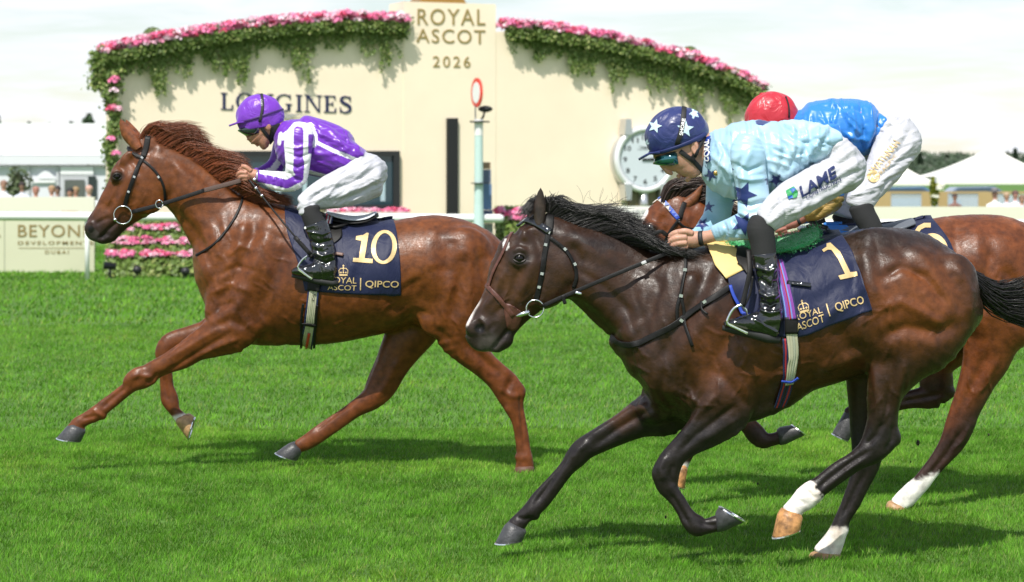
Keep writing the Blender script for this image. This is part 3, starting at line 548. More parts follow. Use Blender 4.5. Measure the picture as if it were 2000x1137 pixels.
def paint2(px, py, oy, V, Nn):
    C = np.tile(np.array([.033, .0135, .0058]), (len(V), 1)); n = vnoise(V, 4, 2, 3)
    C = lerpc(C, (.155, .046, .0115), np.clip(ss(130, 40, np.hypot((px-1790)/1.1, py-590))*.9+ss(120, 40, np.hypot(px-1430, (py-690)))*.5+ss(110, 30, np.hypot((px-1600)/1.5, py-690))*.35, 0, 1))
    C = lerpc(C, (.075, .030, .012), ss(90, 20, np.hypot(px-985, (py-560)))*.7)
    C = lerpc(C, (.019, .008, .005), ss(0, .7, n)*.5)
    C = lerpc(C, (.016, .010, .009), ss(40, 0, np.abs(py-(455+np.clip(1500-px, 0, 400)*.06)))*(px > 1080)*(Nn[:, 2] > .3)*.8)
    leg = np.clip(ss(780, 850, py)+ss(1300, 1220, px)*ss(790, 830, py), 0, 1); leg = np.where(px > 1600, ss(760, 860, py), leg)
    C = lerpc(C, (.013, .010, .010), leg*.93)
    C = lerpc(C, (.055, .02, .008), ss(45, 15, np.hypot(px-1215, (py-810)))*.8*(px < 1300))
    C = lerpc(C, (.022, .016, .016), ss(590, 665, py)*(px < 1010)*.75)
    C = lerpc(C, (.10, .085, .08), ss(30, 12, np.hypot(px-955, py-672))*.5)
    C = lerpc(C, (.016, .011, .01), ss(34, 12, np.hypot(px-1013, (py-505)*1.3))*.8)
    wn = ss(6, 1, pdist(px, py, [(942,575),(925,603),(911,632)])[0]-1)*(py > 580)*ss(580, 600, py); C = lerpc(C, (.75, .66, .62), wn)
    st = (np.hypot((px-988)/6, (py-478)/12) < 1); C = lerpc(C, (.7, .68, .66), st*.8)
    j = vnoise(V, 60, 4, 2)*14
    sock = ((oy < 0) & (px > 1500) & (px < 1625) & (py > 900))*ss(0, 8, (1604+(py-926)*-.35*0-px)+ (py-940)*.75+j)
    sock = ((oy < 0) & (px < 1640) & (px > 1490) & (py > 915)) * ss(0, 5, -((px-1578)*.82-(py-950)*.57)+14+j)
    C = lerpc(C, (.80, .74, .70), sock); sd_ = ss(-.1, .6, vnoise(V, 14, 9, 3))
    s2_ = ((oy > 0) & (px > 1560) & (px < 1680))*ss(1022, 1036, py+j*.6+(px-1620)*-.12); C = lerpc(C, (.80, .76, .70), s2_); C = lerpc(C, (.50, .34, .25), np.clip(sock+s2_, 0, 1)*sd_*.6)
    C = lerpc(C, (.006, .004, .004), ss(13, 9, np.hypot((px-937), (py-641)*1.15))*(oy < 0))
    return C
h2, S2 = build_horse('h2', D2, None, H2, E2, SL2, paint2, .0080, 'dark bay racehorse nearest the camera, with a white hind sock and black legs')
eye(h2, S2, 1015, 506, .025, D2)
ORG = M('hoof_horn_striped', (.55, .27, .10), .45, var=(30, .3, 1.25), bump=(90, .002))
hoof(h2, D2, (1398,1000,1413,1038,.045,-.17), (1404,990,1454,1020,.06,-.17), HOOFM, STEEL); hoof(h2, D2, (985,1026,1028,1040,.05,.14), (967,1060,1021,1056,.064,.14), HOOFM, STEEL)
hoof(h2, D2, (1518,1004,1568,1012,.052,-.16), (1508,1049,1563,1034,.066,-.16), ORG, STEEL); hoof(h2, D2, (1583,1080,1643,1084,.056,.13), (1575,1092,1642,1092,.064,.13), HOOFT)
ear(h2, D2, [(1054,440),(1054,415),(1055,392),(1056,367)], 14, EAR2, -.075); ear(h2, D2, [(1038,436),(1040,415),(1045,398),(1050,384)], 13, EAR2, .06)
G = [[(1050,395,0),(1040,400,-.02),(1030,412,-.04),(1018,424,-.05)],[(1060,400,0),(1045,390,-.01),(1030,405,-.02),(1016,421,-.03)],[(1066,405,0),(1085,388,0),(1100,390,0),(1120,404,0)],[(1075,412,0),(1095,402,0),(1115,410,0),(1140,420,-.02)],
 [(1085,418,0),(1120,408,0),(1170,410,-.01),(1225,404,-.03)],[(1110,428,0),(1160,418,0),(1210,424,-.03),(1270,430,-.05)],[(1140,438,0),(1190,428,0),(1240,440,-.04),(1290,462,-.07)],[(1170,448,0),(1215,446,-.04),(1260,458,-.08),(1305,482,-.10)],
 [(1200,458,0),(1240,462,-.06),(1280,476,-.10),(1318,492,-.12)],[(1240,474,-.02),(1275,478,-.08),(1310,488,-.12),(1345,496,-.13)],[(1290,486,-.03),(1320,488,-.08),(1350,494,-.11),(1390,500,-.12)]]
hair('mane', D2, sink(G, 7), None, 3200, HAIR2, h2, r=.0012, jit=.009, wav=.010, seed=5, osp=.03, ragged=.55)
W = []; rgw = np.random.RandomState(9)
mbw = MB()
for i in range(26):                           # wind-blown single hairs above the crest
    x = rgw.uniform(1140, 1250); y = 430+(x-1140)*.16; a = rgw.uniform(-1.9, -.9); pts = [(x, y)]
    for k in range(6): a += rgw.uniform(-.55, .7); x += math.cos(a)*rgw.uniform(8, 15); y += math.sin(a)*rgw.uniform(8, 15); pts.append((x, y))
    mbw.tube([P(p[0], p[1], D2) for p in curve(pts, 16)], list(np.linspace(.0011, .0005, 16)), 3)
mbw.build('loose_mane_hair', M('single_hair', (.03, .02, .018), .5), h2, True)
hair('tail', D2, [[(1880,512,0),(1915,545,0),(1955,560,0),(2010,540,0)],[(1885,522,0),(1920,560,0),(1965,585,0),(2030,575,0)],[(1890,534,0),(1925,575,0),(1975,605,0),(2040,600,0)],[(1898,550,0),(1925,590,.02),(1980,625,.02),(2040,640,0)]], None, 1800, HAIR2, h2, r=.0026, jit=.010, wav=.012, seed=6, ragged=.5, osp=.035)

# ---- the bright bay behind
D3 = 12.69
H3_torso = [(1478,560,1480,640,.12),(1520,470,1510,690,.22),(1580,450,1570,705,.27),(1660,445,1650,706,.31),(1740,442,1730,692,.32),(1810,430,1800,676,.31),(1868,420,1860,662,.30),(1911,418,1910,665,.29),(1955,422,1955,668,.28),(2000,444,1995,665,.26),(2038,490,2025,645,.2),(2058,550,2052,605,.12)]
H3_neck = [(1335,378,1378,452,.07),(1365,384,1385,472,.08),(1410,400,1405,520,.09),(1455,425,1435,580,.12),(1510,448,1470,640,.17),(1560,455,1520,670,.18)]
H3_head = [(1338,374,1386,430,.06),(1312,380,1384,450,.085),(1290,388,1368,468,.098),(1268,405,1345,485,.10),(1250,430,1318,506,.092),(1236,460,1290,524,.075),(1222,488,1268,540,.06),(1210,512,1248,556,.054),(1204,532,1238,560,.046)]
H3 = [(H3_torso, .02), (H3_neck, .06), (H3_head, .03),
 ([(1490,620,1570,680,.1,.08),(1432,690,1500,732,.065,.13),(1388,745,1440,776,.05,.13),(1386,782,1428,772,.045,.13),(1408,808,1436,786,.034,.13),(1443,836,1470,815,.029,.13),(1459,858,1490,834,.034,.13),(1476,873,1502,846,.034,.13),(1505,872,1514,845,.03,.13),(1528,868,1528,838,.032,.13)], .03),
 ([(1470,640,1550,700,.1,-.1),(1405,745,1460,780,.058,-.13),(1366,798,1404,820,.046,-.13),(1350,832,1381,846,.034,-.13),(1337,868,1362,878,.028,-.13),(1325,893,1350,898,.033,-.13),(1320,912,1343,915,.031,-.13)], .03),
 ([(1890,520,2056,580,.14,-.1),(1888,600,2035,630,.135,-.13),(1882,650,1998,665,.11,-.14),(1878,698,1975,705,.085,-.14),(1872,735,1950,742,.066,-.14),(1862,775,1926,784,.055,-.14),(1852,808,1911,814,.048,-.14),(1844,832,1903,838,.046,-.14),(1834,860,1884,872,.036,-.14),(1816,892,1853,905,.029,-.14),(1800,914,1833,928,.028,-.14),(1784,934,1817,950,.030,-.14),(1768,947,1803,966,.035,-.14),(1748,966,1784,986,.033,-.14),(1734,980,1766,994,.036,-.14)], .04),
 ([(1850,610,1970,655,.11,.08),(1815,670,1905,690,.085,.12),(1799,710,1865,715,.062,.12),(1796,742,1862,754,.05,.12),(1797,757,1852,786,.043,.12),(1776,762,1790,797,.033,.12),(1745,769,1748,804,.029,.12),(1715,776,1718,811,.029,.12),(1690,781,1692,820,.034,.12),(1668,788,1676,826,.032,.12),(1650,798,1671,830,.034,.12)], .04)]
E3 = [(1940,520,-.19,66,60,.09,30,.05),(1990,560,-.17,44,70,.08,-15,.05),(1920,600,-.2,44,54,.08,0,.05),(1345,440,-.06,34,30,.03,0,.03),(1270,447,-.08,16,10,.018,50,.02),(1298,412,-.06,20,12,.022,50,.02),(1890,820,-.145,16,18,.034,20,.012),(1785,958,-.14,14,13,.034,30,.01),(1850,765,.12,16,16,.034,30,.012)]
SL3 = [([(1905,440),(1910,500),(1935,560)],13,.006),([(1870,430),(1865,480),(1880,550)],13,-.008),([(1935,480),(1930,540),(1920,620)],10,-.010),([(1960,520),(1990,570),(1985,630)],10,-.008),([(1950,700),(1925,740),(1900,780)],7,.006),([(1930,690),(1905,740),(1885,790)],7,-.007),([(1880,840),(1850,885),(1815,930)],4,-.007),([(1895,830),(1880,860),(1860,880)],4,.004),
 ([(1255,447),(1270,438),(1286,445)],4,.006,-.5,0),([(1300,420),(1290,440),(1300,458)],7,-.006,-.5,0),([(1320,420),(1312,450),(1300,478)],7,.004,-.5,0),([(1340,400),(1358,420),(1362,445)],8,-.006,-.5,0),([(1840,770),(1800,778),(1760,785)],4,-.006,-.05,.4)]
veins(10, 1860, 480, 1980, 640, 80, SL3, 30, 2.6, .0024); veins(6, 1890, 690, 1940, 780, 80, SL3, 30, 2.4, .003); veins(6, 1330, 410, 1380, 450, 60, SL3, 22, 2.2, .0022)
def paint3(px, py, oy, V, Nn):
    C = np.tile(np.array([.13, .036, .009]), (len(V), 1)); n = vnoise(V, 5, 6, 3)
    C = lerpc(C, (.14, .038, .013), ss(0, .7, n)*.6); C = lerpc(C, (.30, .10, .034), ss(0, .7, -n)*.5)
    leg = np.where(px > 1700, ss(800, 870, py+(px-1850)*.9), ss(800, 850, py)); leg = np.where((oy > 0) & (px > 1640), ss(700, 765, py)*.95, leg)
    C = lerpc(C, (.022, .012, .010), leg*.92)
    j = vnoise(V, 60, 4, 2)*12
    C = lerpc(C, (.80, .77, .72), ((px > 1700) & (px < 1835) & (oy < 0))*ss(926, 938, py+(1810-px)*.45*0+j-(px-1800)*-.25))
    C = lerpc(C, (.78, .74, .70), ((px < 1360) & (py > 890) & (oy < 0))*ss(900, 910, py))
    C = lerpc(C, (.78, .72, .68), ((px < 1266) & (oy < 0))*ss(7, 3, np.abs(pdist(px, py, [(1262,412),(1240,450),(1225,480)])[0])))
    C = lerpc(C, (.02, .015, .014), ss(22, 8, np.hypot(px-1270, (py-447)*1.4))*.9)
    C = lerpc(C, (.02, .015, .014), ss(500, 540, py)*(px < 1280))
    return C
h3, S3 = build_horse('h3', D3, None, H3, E3, SL3, paint3, .0085, 'bright bay racehorse in the middle, half hidden, with a patterned browband')
mb = MB(); p, n = S3.at(1270, 446, -.008); mb.ball(p, .022, 18, 12); e3 = mb.build('eye', M('greyish_eye', (.05, .042, .035), .06, spec=.8, coat=1), h3, True)
hoof(h3, D3, (1523,834,1535,868,.045,.13), (1545,830,1572,850,.055,.13), HOOFM, STEEL); hoof(h3, D3, (1319,917,1343,918,.045,-.13), (1313,944,1337,954,.055,-.13), ORG, STEEL)
hoof(h3, D3, (1734,980,1768,993,.05,-.14), (1727,993,1768,997,.06,-.14), HOOFT); hoof(h3, D3, (1648,806,1674,831,.045,.12), (1625,846,1657,862,.058,.12), HOOFM, STEEL)
ear(h3, D3, [(1322,412),(1342,398),(1358,384),(1372,361)], 12, EAR3, -.08)
G = [[(1290,390,-.02),(1305,365,-.02),(1335,354,-.02),(1372,350,-.02)],[(1308,386,0),(1325,366,0),(1350,358,0),(1395,352,0)],[(1325,384,0),(1345,370,0),(1370,368,0),(1405,372,0)],[(1345,384,0),(1372,376,0),(1395,386,0),(1420,400,-.03)],[(1380,392,0),(1410,396,-.03),(1440,414,-.05),(1470,436,-.06)],[(1430,416,0),(1460,424,-.03),(1495,440,-.05),(1530,452,-.06)]]
hair('mane', D3, sink(G, 6), None, 2000, HAIR3, h3, r=.0022, jit=.011, wav=.008, seed=8)
hair('tail', D3, [[(2040,490,0),(2090,500,0),(2160,540,0),(2240,560,0)],[(2050,515,0),(2095,535,0),(2160,580,0),(2240,610,0)]], None, 300, HAIR3, h3, r=.005, jit=.02, seed=10)
# ------------------------------------------------------------------ jockeys
SKIN = M('skin', (.44, .21, .14), .5, sss=.25, var=(30, .88, 1.1), bump=(180, .0006)); SKIN2 = M('pale_skin', (.50, .27, .19), .5, sss=.25, var=(30, .88, 1.1), bump=(180, .0006))
def silk(name, attr=True, col=(1, 1, 1), rough=.36):
    return M(name, col, rough, spec=.55, sheen=.15, attr=attr, stretch=(.6, 1, 1.3), bump=(7, .016, 2, .7), bump2=(22, .0025, 2, .5))
NYLON = M('white_breeches_nylon', (.52, .52, .56), .5, spec=.4, stretch=(.45, 1, 1.1), bump=(9, .016, 3, 1.2), bump2=(30, .003, 3, .8))
SOCK = M('black_knit', (.014, .014, .015), .8, bump=(300, .002)); PATENT = M('patent_black_boot', (.006, .006, .007), .09, spec=.7, coat=.8, coatr=.05, bump=(12, .012, 3, 1.0))
STRAPB = M('black_webbing', (.01, .01, .011), .6, bump=(300, .001)); GLASS = M('goggle_lens', (.01, .015, .03), .04, spec=.9, coat=1)
GLASSG = M('mirrored_goggle_lens', (.02, .14, .16), .05, metal=.7, spec=.9, coat=1); WHITEP = M('white_print', (.8, .8, .8), .5); GOLD = M('gold_print', (.72, .52, .25), .38, metal=.25, var=(20, .8, 1.15)); NAVYP = M('navy_print', (.012, .022, .10), .5); BLACKP = M('black_print', (.01, .01, .012), .5)
def sdf_part(name, D, chains, ells, h, mat, parent, paint=None, SL=None, grow=0.0, wr=0.0, wsc=18, it=2, surf=True, seed=1.0):
    CH = [(chain(c[0], D, grow=grow), c[1]) for c in chains]; pts = [(c[:, [0, 4, 1]], max(c[:, 2].max(), c[:, 3].max())) for c, k in CH]
    EL = [(tuple(P(e[0], e[1], D+e[2])), (e[3]*(D+e[2])/FP+grow, e[5]+grow, e[4]*(D+e[2])/FP+grow), R(e[6]), e[7], len(e) > 8) for e in ells]
    lo = np.min([p.min(0)-r for p, r in pts]+[np.array(e[0])-max(e[1]) for e in EL if not e[4]], 0)-.03; hi = np.max([p.max(0)+r for p, r in pts]+[np.array(e[0])+max(e[1]) for e in EL if not e[4]], 0)+.03
    f = Field(lo, hi, h)
    for c, k in CH: f.chain(c, k, cap=2.8)
    for e in EL: f.ell(*e)
    V, Q = f.mesh(); V = relax(V, Q, it); Nn = vnormals(V, Q)
    if SL: V = strokes(V, Nn, D, SL); Nn = vnormals(V, Q)
    if wr:
        a = vnoise(V*np.array([1, 1, 1.0]), wsc, seed, 2); b = vnoise(V, wsc*.5, seed+3, 1)
        V = V+Nn*((1-np.abs(a+b*.8)*2.2).clip(-1, 1)*wr)[:, None]; Nn = vnormals(V, Q)
    C = None
    if paint is not None:
        px, py = proj(V); C = np.concatenate([paint(px, py, V[:, 1]-D, V), np.ones((len(V), 1))], 1)
    o = mesh_obj(name, V, Q, mat, parent, cols=C)
    return o, (Surf(V, Q, D) if surf else None)
def creases(n, box, ang, ln, w_, a_, spread=14, seed=3):
    rc = np.random.RandomState(seed); out = []
    for i in range(n):
        x, y = rc.uniform(box[0], box[2]), rc.uniform(box[1], box[3]); a = R(ang+rc.uniform(-spread, spread)); L_ = ln*rc.uniform(.5, 1.3); c = rc.uniform(-.25, .25); pl = []
        for k in range(5): pl.append((x+math.cos(a)*L_*(k/4-.5), y+math.sin(a)*L_*(k/4-.5))); a += c/4
        out.append((pl, w_*rc.uniform(.7, 1.3), a_*rc.choice([-1, 1, 1])*rc.uniform(.6, 1.2)))
    return out
def flip(ch, dy=0, dx=0): return [(s[0]+dx, s[1]+dy, s[2]+dx, s[3]+dy, s[4], -s[5]) for s in ch]
def rod(pts, wd): # capsule chain from centre points (px, py, radius_px, offset)
    return [(x, y-r, x, y+r, wd(r) if callable(wd) else wd, o) for x, y, r, o in pts]
def hand(D, pts, o):  # pts: list of finger centre lines (px, py, r_px, off) -> chains
    s = D/FP
    out = []
    for f in pts:
        st = []
        for i, (x, y, r, oo) in enumerate(f):
            a = f[min(i+1, len(f)-1)]; b = f[max(i-1, 0)]; dx, dy = a[0]-b[0], a[1]-b[1]; l = math.hypot(dx, dy)+1e-6
            st.append((x+dy/l*r, y-dx/l*r, x-dy/l*r, y+dx/l*r, r*s, o+oo))
        out.append((st, .006))
    return out
# ---- purple and white
s1 = D1/FP
J1 = thing('person', tuple(P(640, 400, D1)), 'jockey in purple and white striped silks and purple cap, crouched over the chestnut horse', 'jockey', 'jockeys riding the horses')
torso = [(556,236,536,272,.065,0),(578,229,546,300,.14,0),(602,227,562,330,.18,0),(632,234,588,338,.19,0),(666,246,622,345,.185,0),(694,262,655,348,.175,0),(716,280,682,326,.165,0),(724,291,700,314,.15,0)]
arm = [(572,240,608,250,.055,-.17),(560,255,613,268,.058,-.20),(555,275,611,283,.058,-.21),(556,300,608,304,.055,-.22),(558,322,604,332,.052,-.22),(556,338,596,360,.046,-.21),(546,336,568,374,.042,-.19),(532,333,540,372,.040,-.16),(518,332,522,363,.034,-.13),(503,332,502,355,.028,-.10)]
farm = [(540,262,580,270,.055,.17),(532,285,570,290,.05,.19),(528,305,560,312,.045,.19),(520,318,552,336,.042,.17),(508,325,520,350,.036,.13),(496,328,500,350,.028,.08)]
pelvis = [(716,284,690,318,.15,0),(734,292,676,340,.172,0),(750,312,676,372,.178,0),(755,338,700,386,.15,0)]
thigh = [(748,310,720,388,.09,-.09),(705,312,695,400,.092,-.13),(665,330,658,410,.086,-.18),(630,349,632,411,.078,-.23),(604,366,612,412,.068,-.27),(582,384,602,412,.060,-.29),(577,398,622,404,.054,-.30),(583,416,622,412,.05,-.31)]
calf = [(586,408,625,404,.052,-.31),(588,422,627,418,.055,-.315),(594,440,640,438,.055,-.32),(602,462,648,462,.05,-.325),(610,485,654,490,.043,-.33),(614,505,656,512,.04,-.335),(618,522,659,538,.038,-.335)]
foot = [(640,505,654,550,.036,-.335),(622,512,628,547,.036,-.335),(600,518,600,541,.040,-.34),(582,521,580,538,.038,-.345),(572,527,571,536,.025,-.345)]
neck = [(516,250,545,235,.052,0),(528,268,560,240,.055,0)]
headc = [(470,236,548,222,.07,0),(473,250,544,244,.074,0),(479,262,540,260,.07,0),(491,268,536,266,.062,0),(499,276,532,275,.056,0),(506,283,528,281,.048,0),(514,289,525,286,.036,0)]
face = [([(478,260,484,264,.011,0),(483,267,491,272,.014,0),(487,271,494,279,.014,0),(494,275,500,281,.012,0)],.008),([(497,281,504,283,.02,0),(500,284,508,286,.02,0)],.006),([(508,286,522,286,.026,0),(512,292,520,290,.02,0)],.01)]
hands1 = hand(D1, [[(502,343,11,0),(490,342,12.5,.0),(478,343,11,0)],[(482,332,4.6,-.02),(471,330,4.6,-.012),(465,336,4.2,.0),(469,342,4,.012)],[(482,338,4.6,-.03),(470,337,4.6,-.026),(464,343,4.2,-.01),(469,348,4,.005)],[(483,345,4.5,-.03),(472,345,4.5,-.026),(467,350,4,-.012),(473,353,3.8,.0)],[(484,350,4.2,-.025),(476,351,4,-.022),(472,354,3.6,-.01),(478,355,3.4,0)],[(490,334,4.6,-.03),(480,326,4.4,-.03),(472,325,4,-.02)]], -.085)
b1, SB1 = sdf_part('body', D1, [(headc,.03),(neck,.04)]+face+[(torso,.03),(arm,.03),(farm,.03),(flip(arm[-2:]),.01),(pelvis,.04),(thigh,.04),(flip(thigh),.04),(calf,.03),(flip(calf),.03),(foot,.02),(flip(foot),.02)], [(510,228,0,40,32,.078,-15,.03),(522,245,-.07,6,8,.012,0,.006),(483,337,.06,16,10,.035,0,.01)], 0.0105, SKIN, J1, grow=-.025, surf=False)
bh, _ = sdf_part('hand', D1, hands1+[([(515,333,518,352,.026,-.1),(500,333,501,353,.027,-.095),(490,332,490,352,.026,-.09)],.01)], [], .0028, SKIN, J1, surf=False)
def headpart(D, chs, ells, mat, par, h=.0034): return sdf_part('face', D, chs, ells, h, mat, par)
f1, SF1 = headpart(D1, [(headc,.03),(neck,.03)]+face, [(508,232,0,38,26,.074,-15,.03),(523,246,-.072,6.5,9,.012,15,.006),(486,268,-.028,5,4,.01,0,.008,1)], SKIN, J1)
PUR = (.15, .024, .42); WHT = (.80, .80, .82)
def band(px, py, pl, w_): return pdist(px, py, pl)[0] < w_
def pj1(px, py, oy, V):
    C = np.tile(np.array(PUR), (len(V), 1))
    return C
def pj1arm(px, py, oy, V):
    C = np.tile(np.array(WHT), (len(V), 1)); near = True
    C[band(px, py, [(583,256),(583,300),(582,332)], 9.5)] = PUR
    C[band(px, py, [(586,318),(584,348),(560,360),(530,352),(500,347)], 8.5)] = PUR
    C[(px > 602) & (py > 262) & (py < 300)] = PUR; C[(px < 507)] = PUR
    return C
def pj1t(px, py, oy, V):
    C = np.tile(np.array(PUR), (len(V), 1))
    C[band(px, py, [(610,262),(618,278),(655,296),(695,312)], 3.6)] = WHT
    C[band(px, py, [(604,336),(640,345),(668,348)], 3.4)] = WHT
    C[band(px, py, [(548,262),(545,280)], 4)] = WHT
    C[band(px, py, [(552,268),(580,250),(606,246),(614,266),(612,282)], 6.5)] = WHT
    return C
SLJ1 = [([(640,245),(668,285),(690,315)],5,.006),([(615,300),(650,300),(690,290)],4,.005),([(680,255),(700,278),(712,300)],4,-.006),([(600,320),(630,318),(660,335)],4,.006),([(610,250),(660,280),(710,296)],4,.006),([(620,262),(665,300),(690,318)],5,-.008),([(640,240),(680,268),(712,284)],4,-.005),([(600,290),(640,310),(680,322)],6,.006),([(605,310),(640,330),(664,338)],5,-.006),([(590,232),(610,250),(618,275)],5,-.008),([(670,262),(690,280),(705,300)],4,.006)]
jk1, SJ1 = sdf_part('jacket', D1, [(torso,.03)], [], .0065, silk('silk'), J1, pj1t, SLJ1+creases(38,(575,235,705,335),30,44,2.6,.0030)+creases(12,(660,255,715,310),60,30,2.4,.0034), wr=.0008, wsc=8)
sl1, SS1 = sdf_part('sleeve', D1, [(arm,.02)], [], .005, silk('silk'), J1, pj1arm, [([(558,300),(585,308),(606,300)],3,-.006),([(560,320),(580,328),(602,318)],3,-.006),([(562,336),(575,350),(592,352)],3,-.006),([(548,340),(552,355),(550,372)],3,-.005),([(534,336),(538,350),(536,368)],3,-.005),([(518,334),(521,348),(519,360)],2.5,-.004),([(556,285),(580,290),(608,284)],3,.005)], wr=.0009, wsc=13)
def pj1f(px, py, oy, V):
    C = np.tile(np.array(PUR), (len(V), 1)); C[band(px, py, [(552,290),(545,315),(532,332),(505,342)], 6)] = WHT; return C
sdf_part('sleeve', D1, [(farm,.02)], [], .006, silk('silk'), J1, pj1f, wr=.0009, wsc=13, surf=False)
BR = [([(740,325),(705,345),(650,372)],5,-.007),([(750,340),(710,362),(660,385)],4,.006),([(745,355),(700,380),(650,396)],4,-.007),([(720,300),(690,330),(650,350)],5,-.006),([(735,300),(742,325),(735,360)],5,.006),([(700,330),(660,352),(620,380)],4,.005),([(640,365),(615,385),(600,405)],4,-.006),([(665,350),(640,380),(610,400)],3,.004),([(725,320),(690,352),(655,362)],3,.004)]
bc1, SBC1 = sdf_part('breeches', D1, [(pelvis,.04),(thigh,.05),(flip(thigh),.05)], [], .007, NYLON, J1, None, BR+creases(34,(600,310,745,400),-28,46,2.6,.0030), wr=.0012, wsc=8)
sk1, SSK1 = sdf_part('sock', D1, [(calf[:3],.01)], [], .005, SOCK, J1, surf=False); sdf_part('sock', D1, [(flip(calf[:3]),.01)], [], .007, SOCK, J1, surf=False)
BS = [([(600,470),(620,476),(650,470)],3,-.006),([(606,492),(630,500),(652,494)],3,.007),([(612,505),(635,515),(655,508)],3,-.008),([(598,452),(630,458),(645,452)],2.5,.004),([(625,512),(626,530),(628,545)],2.5,-.004)]
bt1, SBT1 = sdf_part('boot', D1, [(calf[2:],.02),(foot,.03)], [], .0045, PATENT, J1, None, BS, grow=.003, wr=.001, wsc=14)
sdf_part('boot', D1, [(flip(calf[2:]),.02),(flip(foot),.03)], [], .0075, PATENT, J1, surf=False)
mb = MB(); mb.tube([P(x, y, D1-.335) for x, y in ((570,538),(590,541),(620,548),(650,553),(661,553))], [.012,.02,.024,.024,.014], 8); mb.build('boot_sole', M('boot_sole', (.02, .02, .02), .6), bt1, True)
def helmet(D, J, cx, cy, rx, ry, dz, ang, col, peak, colat=None, seams=True, k_ell=None):
    c = P(cx, cy, D); s = D/FP; V = []; F = []; n = 96; m = 50; a = R(ang)
    for i in range(m+1):
        ph = (math.pi*.66)*i/m
        for j in range(n):
            th = 2*math.pi*j/n; r = 1+.012*math.sin(th*9+ph*4)*math.sin(ph)+.010*math.sin(th*5+ph*9)
            x, y, z = math.sin(ph)*math.cos(th)*rx*s*r, math.sin(ph)*math.sin(th)*dz*r, math.cos(ph)*ry*s*r
            if i == m: x *= .985; y *= .985
            V.append((c.x+x*math.cos(a)-z*math.sin(a), c.y+y, c.z+x*math.sin(a)+z*math.cos(a)))
    F = [(i*n+j, i*n+(j+1) % n, (i+1)*n+(j+1) % n, (i+1)*n+j) for i in range(m) for j in range(n)]
    V = np.array(V); F = np.array(F)[:, ::-1]
    pxs, pys = proj(V); C = np.concatenate([col(pxs, pys, V[:, 1]-D, V), np.ones((len(V), 1))], 1) if callable(col) else np.tile(np.array([*col, 1]), (len(V), 1))
    o = mesh_obj('helmet', V, F, M('cap_silk', (1, 1, 1), .36, spec=.6, attr=True, sheen=.1, bump=(10, .012, 4, 1.5), bump2=(50, .001, 3)), J, cols=C)
    so = o.modifiers.new('thick', 'SOLIDIFY'); so.thickness = .008; so.offset = -1
    # peak
    if peak:
        (ax, ay), (bx, by), (tx, ty) = peak; V = []; n2 = 16
        for t in np.linspace(0, math.pi, n2):
            q = math.sin(t); side = math.cos(t)
            inner = P((ax+bx)/2, (ay+by)/2, D+side*dz*.86); base = P(ax, ay, D+side*dz*.80)
            tip = P(ax+(tx-ax)*q, ay+(ty-ay)*q, D+side*dz*.82); V += [inner, base, tip]
        F = [(i*3+k, i*3+k+1, (i+1)*3+k+1, (i+1)*3+k) for i in range(n2-1) for k in range(2)]
        C2 = col(np.array([tx]), np.array([ty]), np.array([0.]), np.zeros((1, 3)))[0] if callable(col) else col
        pk = mesh_obj('peak', V, F, M('cap_silk'), o, cols=np.tile(np.array([*C2, 1]), (len(V), 1)))
        so = pk.modifiers.new('thick', 'SOLIDIFY'); so.thickness = .012; so.offset = 0
    return o, Surf(np.array([tuple(v.co) for v in o.data.vertices])+np.array(o.location)*0, np.array([tuple(p.vertices) for p in o.data.polygons]), D)
hm1, SH1 = helmet(D1, J1, 508, 229, 47, 45, .098, 10, (.17, .030, .46), ((464,240),(505,236),(447,246)))
strap('helmet_band', SH1, [(463,240),(490,234),(520,224),(552,214)], 4, M('purple_band', (.05, .012, .13), .5), hm1, .004); st = strap('harness_strap', SH1, [(511,185),(513,200),(512,220),(507,238)], 5.5, STRAPB, hm1, .005)
V, F = text_shape('TKO'); V = quadmap(V, (513.5,208), (511.5,196), (510,208)); decal('lettering', V, F, lambda x, y: SH1.at(x, y, .0105)[0], WHITEP, hm1, 3)
mb = MB(); mb.ball(P(508, 185, D1), .01, 10, 8, sq=(1.6, 1, .5)); mb.build('button', M('cap_silk'), hm1)
def goggles(D, J, SFc, pts, mat, col_frame=STRAPB):
    # wrap-around lens lofted over the face from the profile
    mb = MB(); n = 14; V = []
    (x0, y0), (x1, y1), (x2, y2), (x3, y3) = pts   # front top, rear top, rear bottom, front bottom (pixels)
    for i in range(n):
        t = i/(n-1); a = t*math.pi
        f = math.sin(a)**.75; side = math.cos(a)*.073*(1+.12*f)
        V += [P(x1+(x0-x1)*f, y1+(y0-y1)*f, D+side), P(x1+(x0-x1)*f*1.12+(x2-x1)*.3, y1+(y0-y1)*f*1.12+(y2-y1)*.45, D+side*1.05), P(x2+(x3-x2)*f, y2+(y3-y2)*f, D+side*.98)]
    F = [(i*3+k, i*3+k+1, (i+1)*3+k+1, (i+1)*3+k) for i in range(n-1) for k in range(2)]
    mb.add(V, F); o = mb.build('goggles', mat, J, True); so = o.modifiers.new('thick', 'SOLIDIFY'); so.thickness = .006; so.offset = 0
    fr = MB(); fr.tube([V[i*3] for i in range(n)], .005, 6); fr.build('frame', col_frame, o, True)
    return o
goggles(D1, J1, SF1, [(470,247),(508,242),(505,260),(484,267)], GLASS)
ns = D1/FP
strap('chin_strap', SF1, [(508,243),(516,258),(525,268),(531,281)], 7, STRAPB, J1, .004); strap('chin_strap', SF1, [(531,246),(530,258),(529,270)], 4, STRAPB, J1, .005); strap('hood', SF1, [(540,240),(534,258),(532,278)], 14, SOCK, J1, .006)
mb = MB(); e_, n_ = SF1.at(493, 279, .002); 
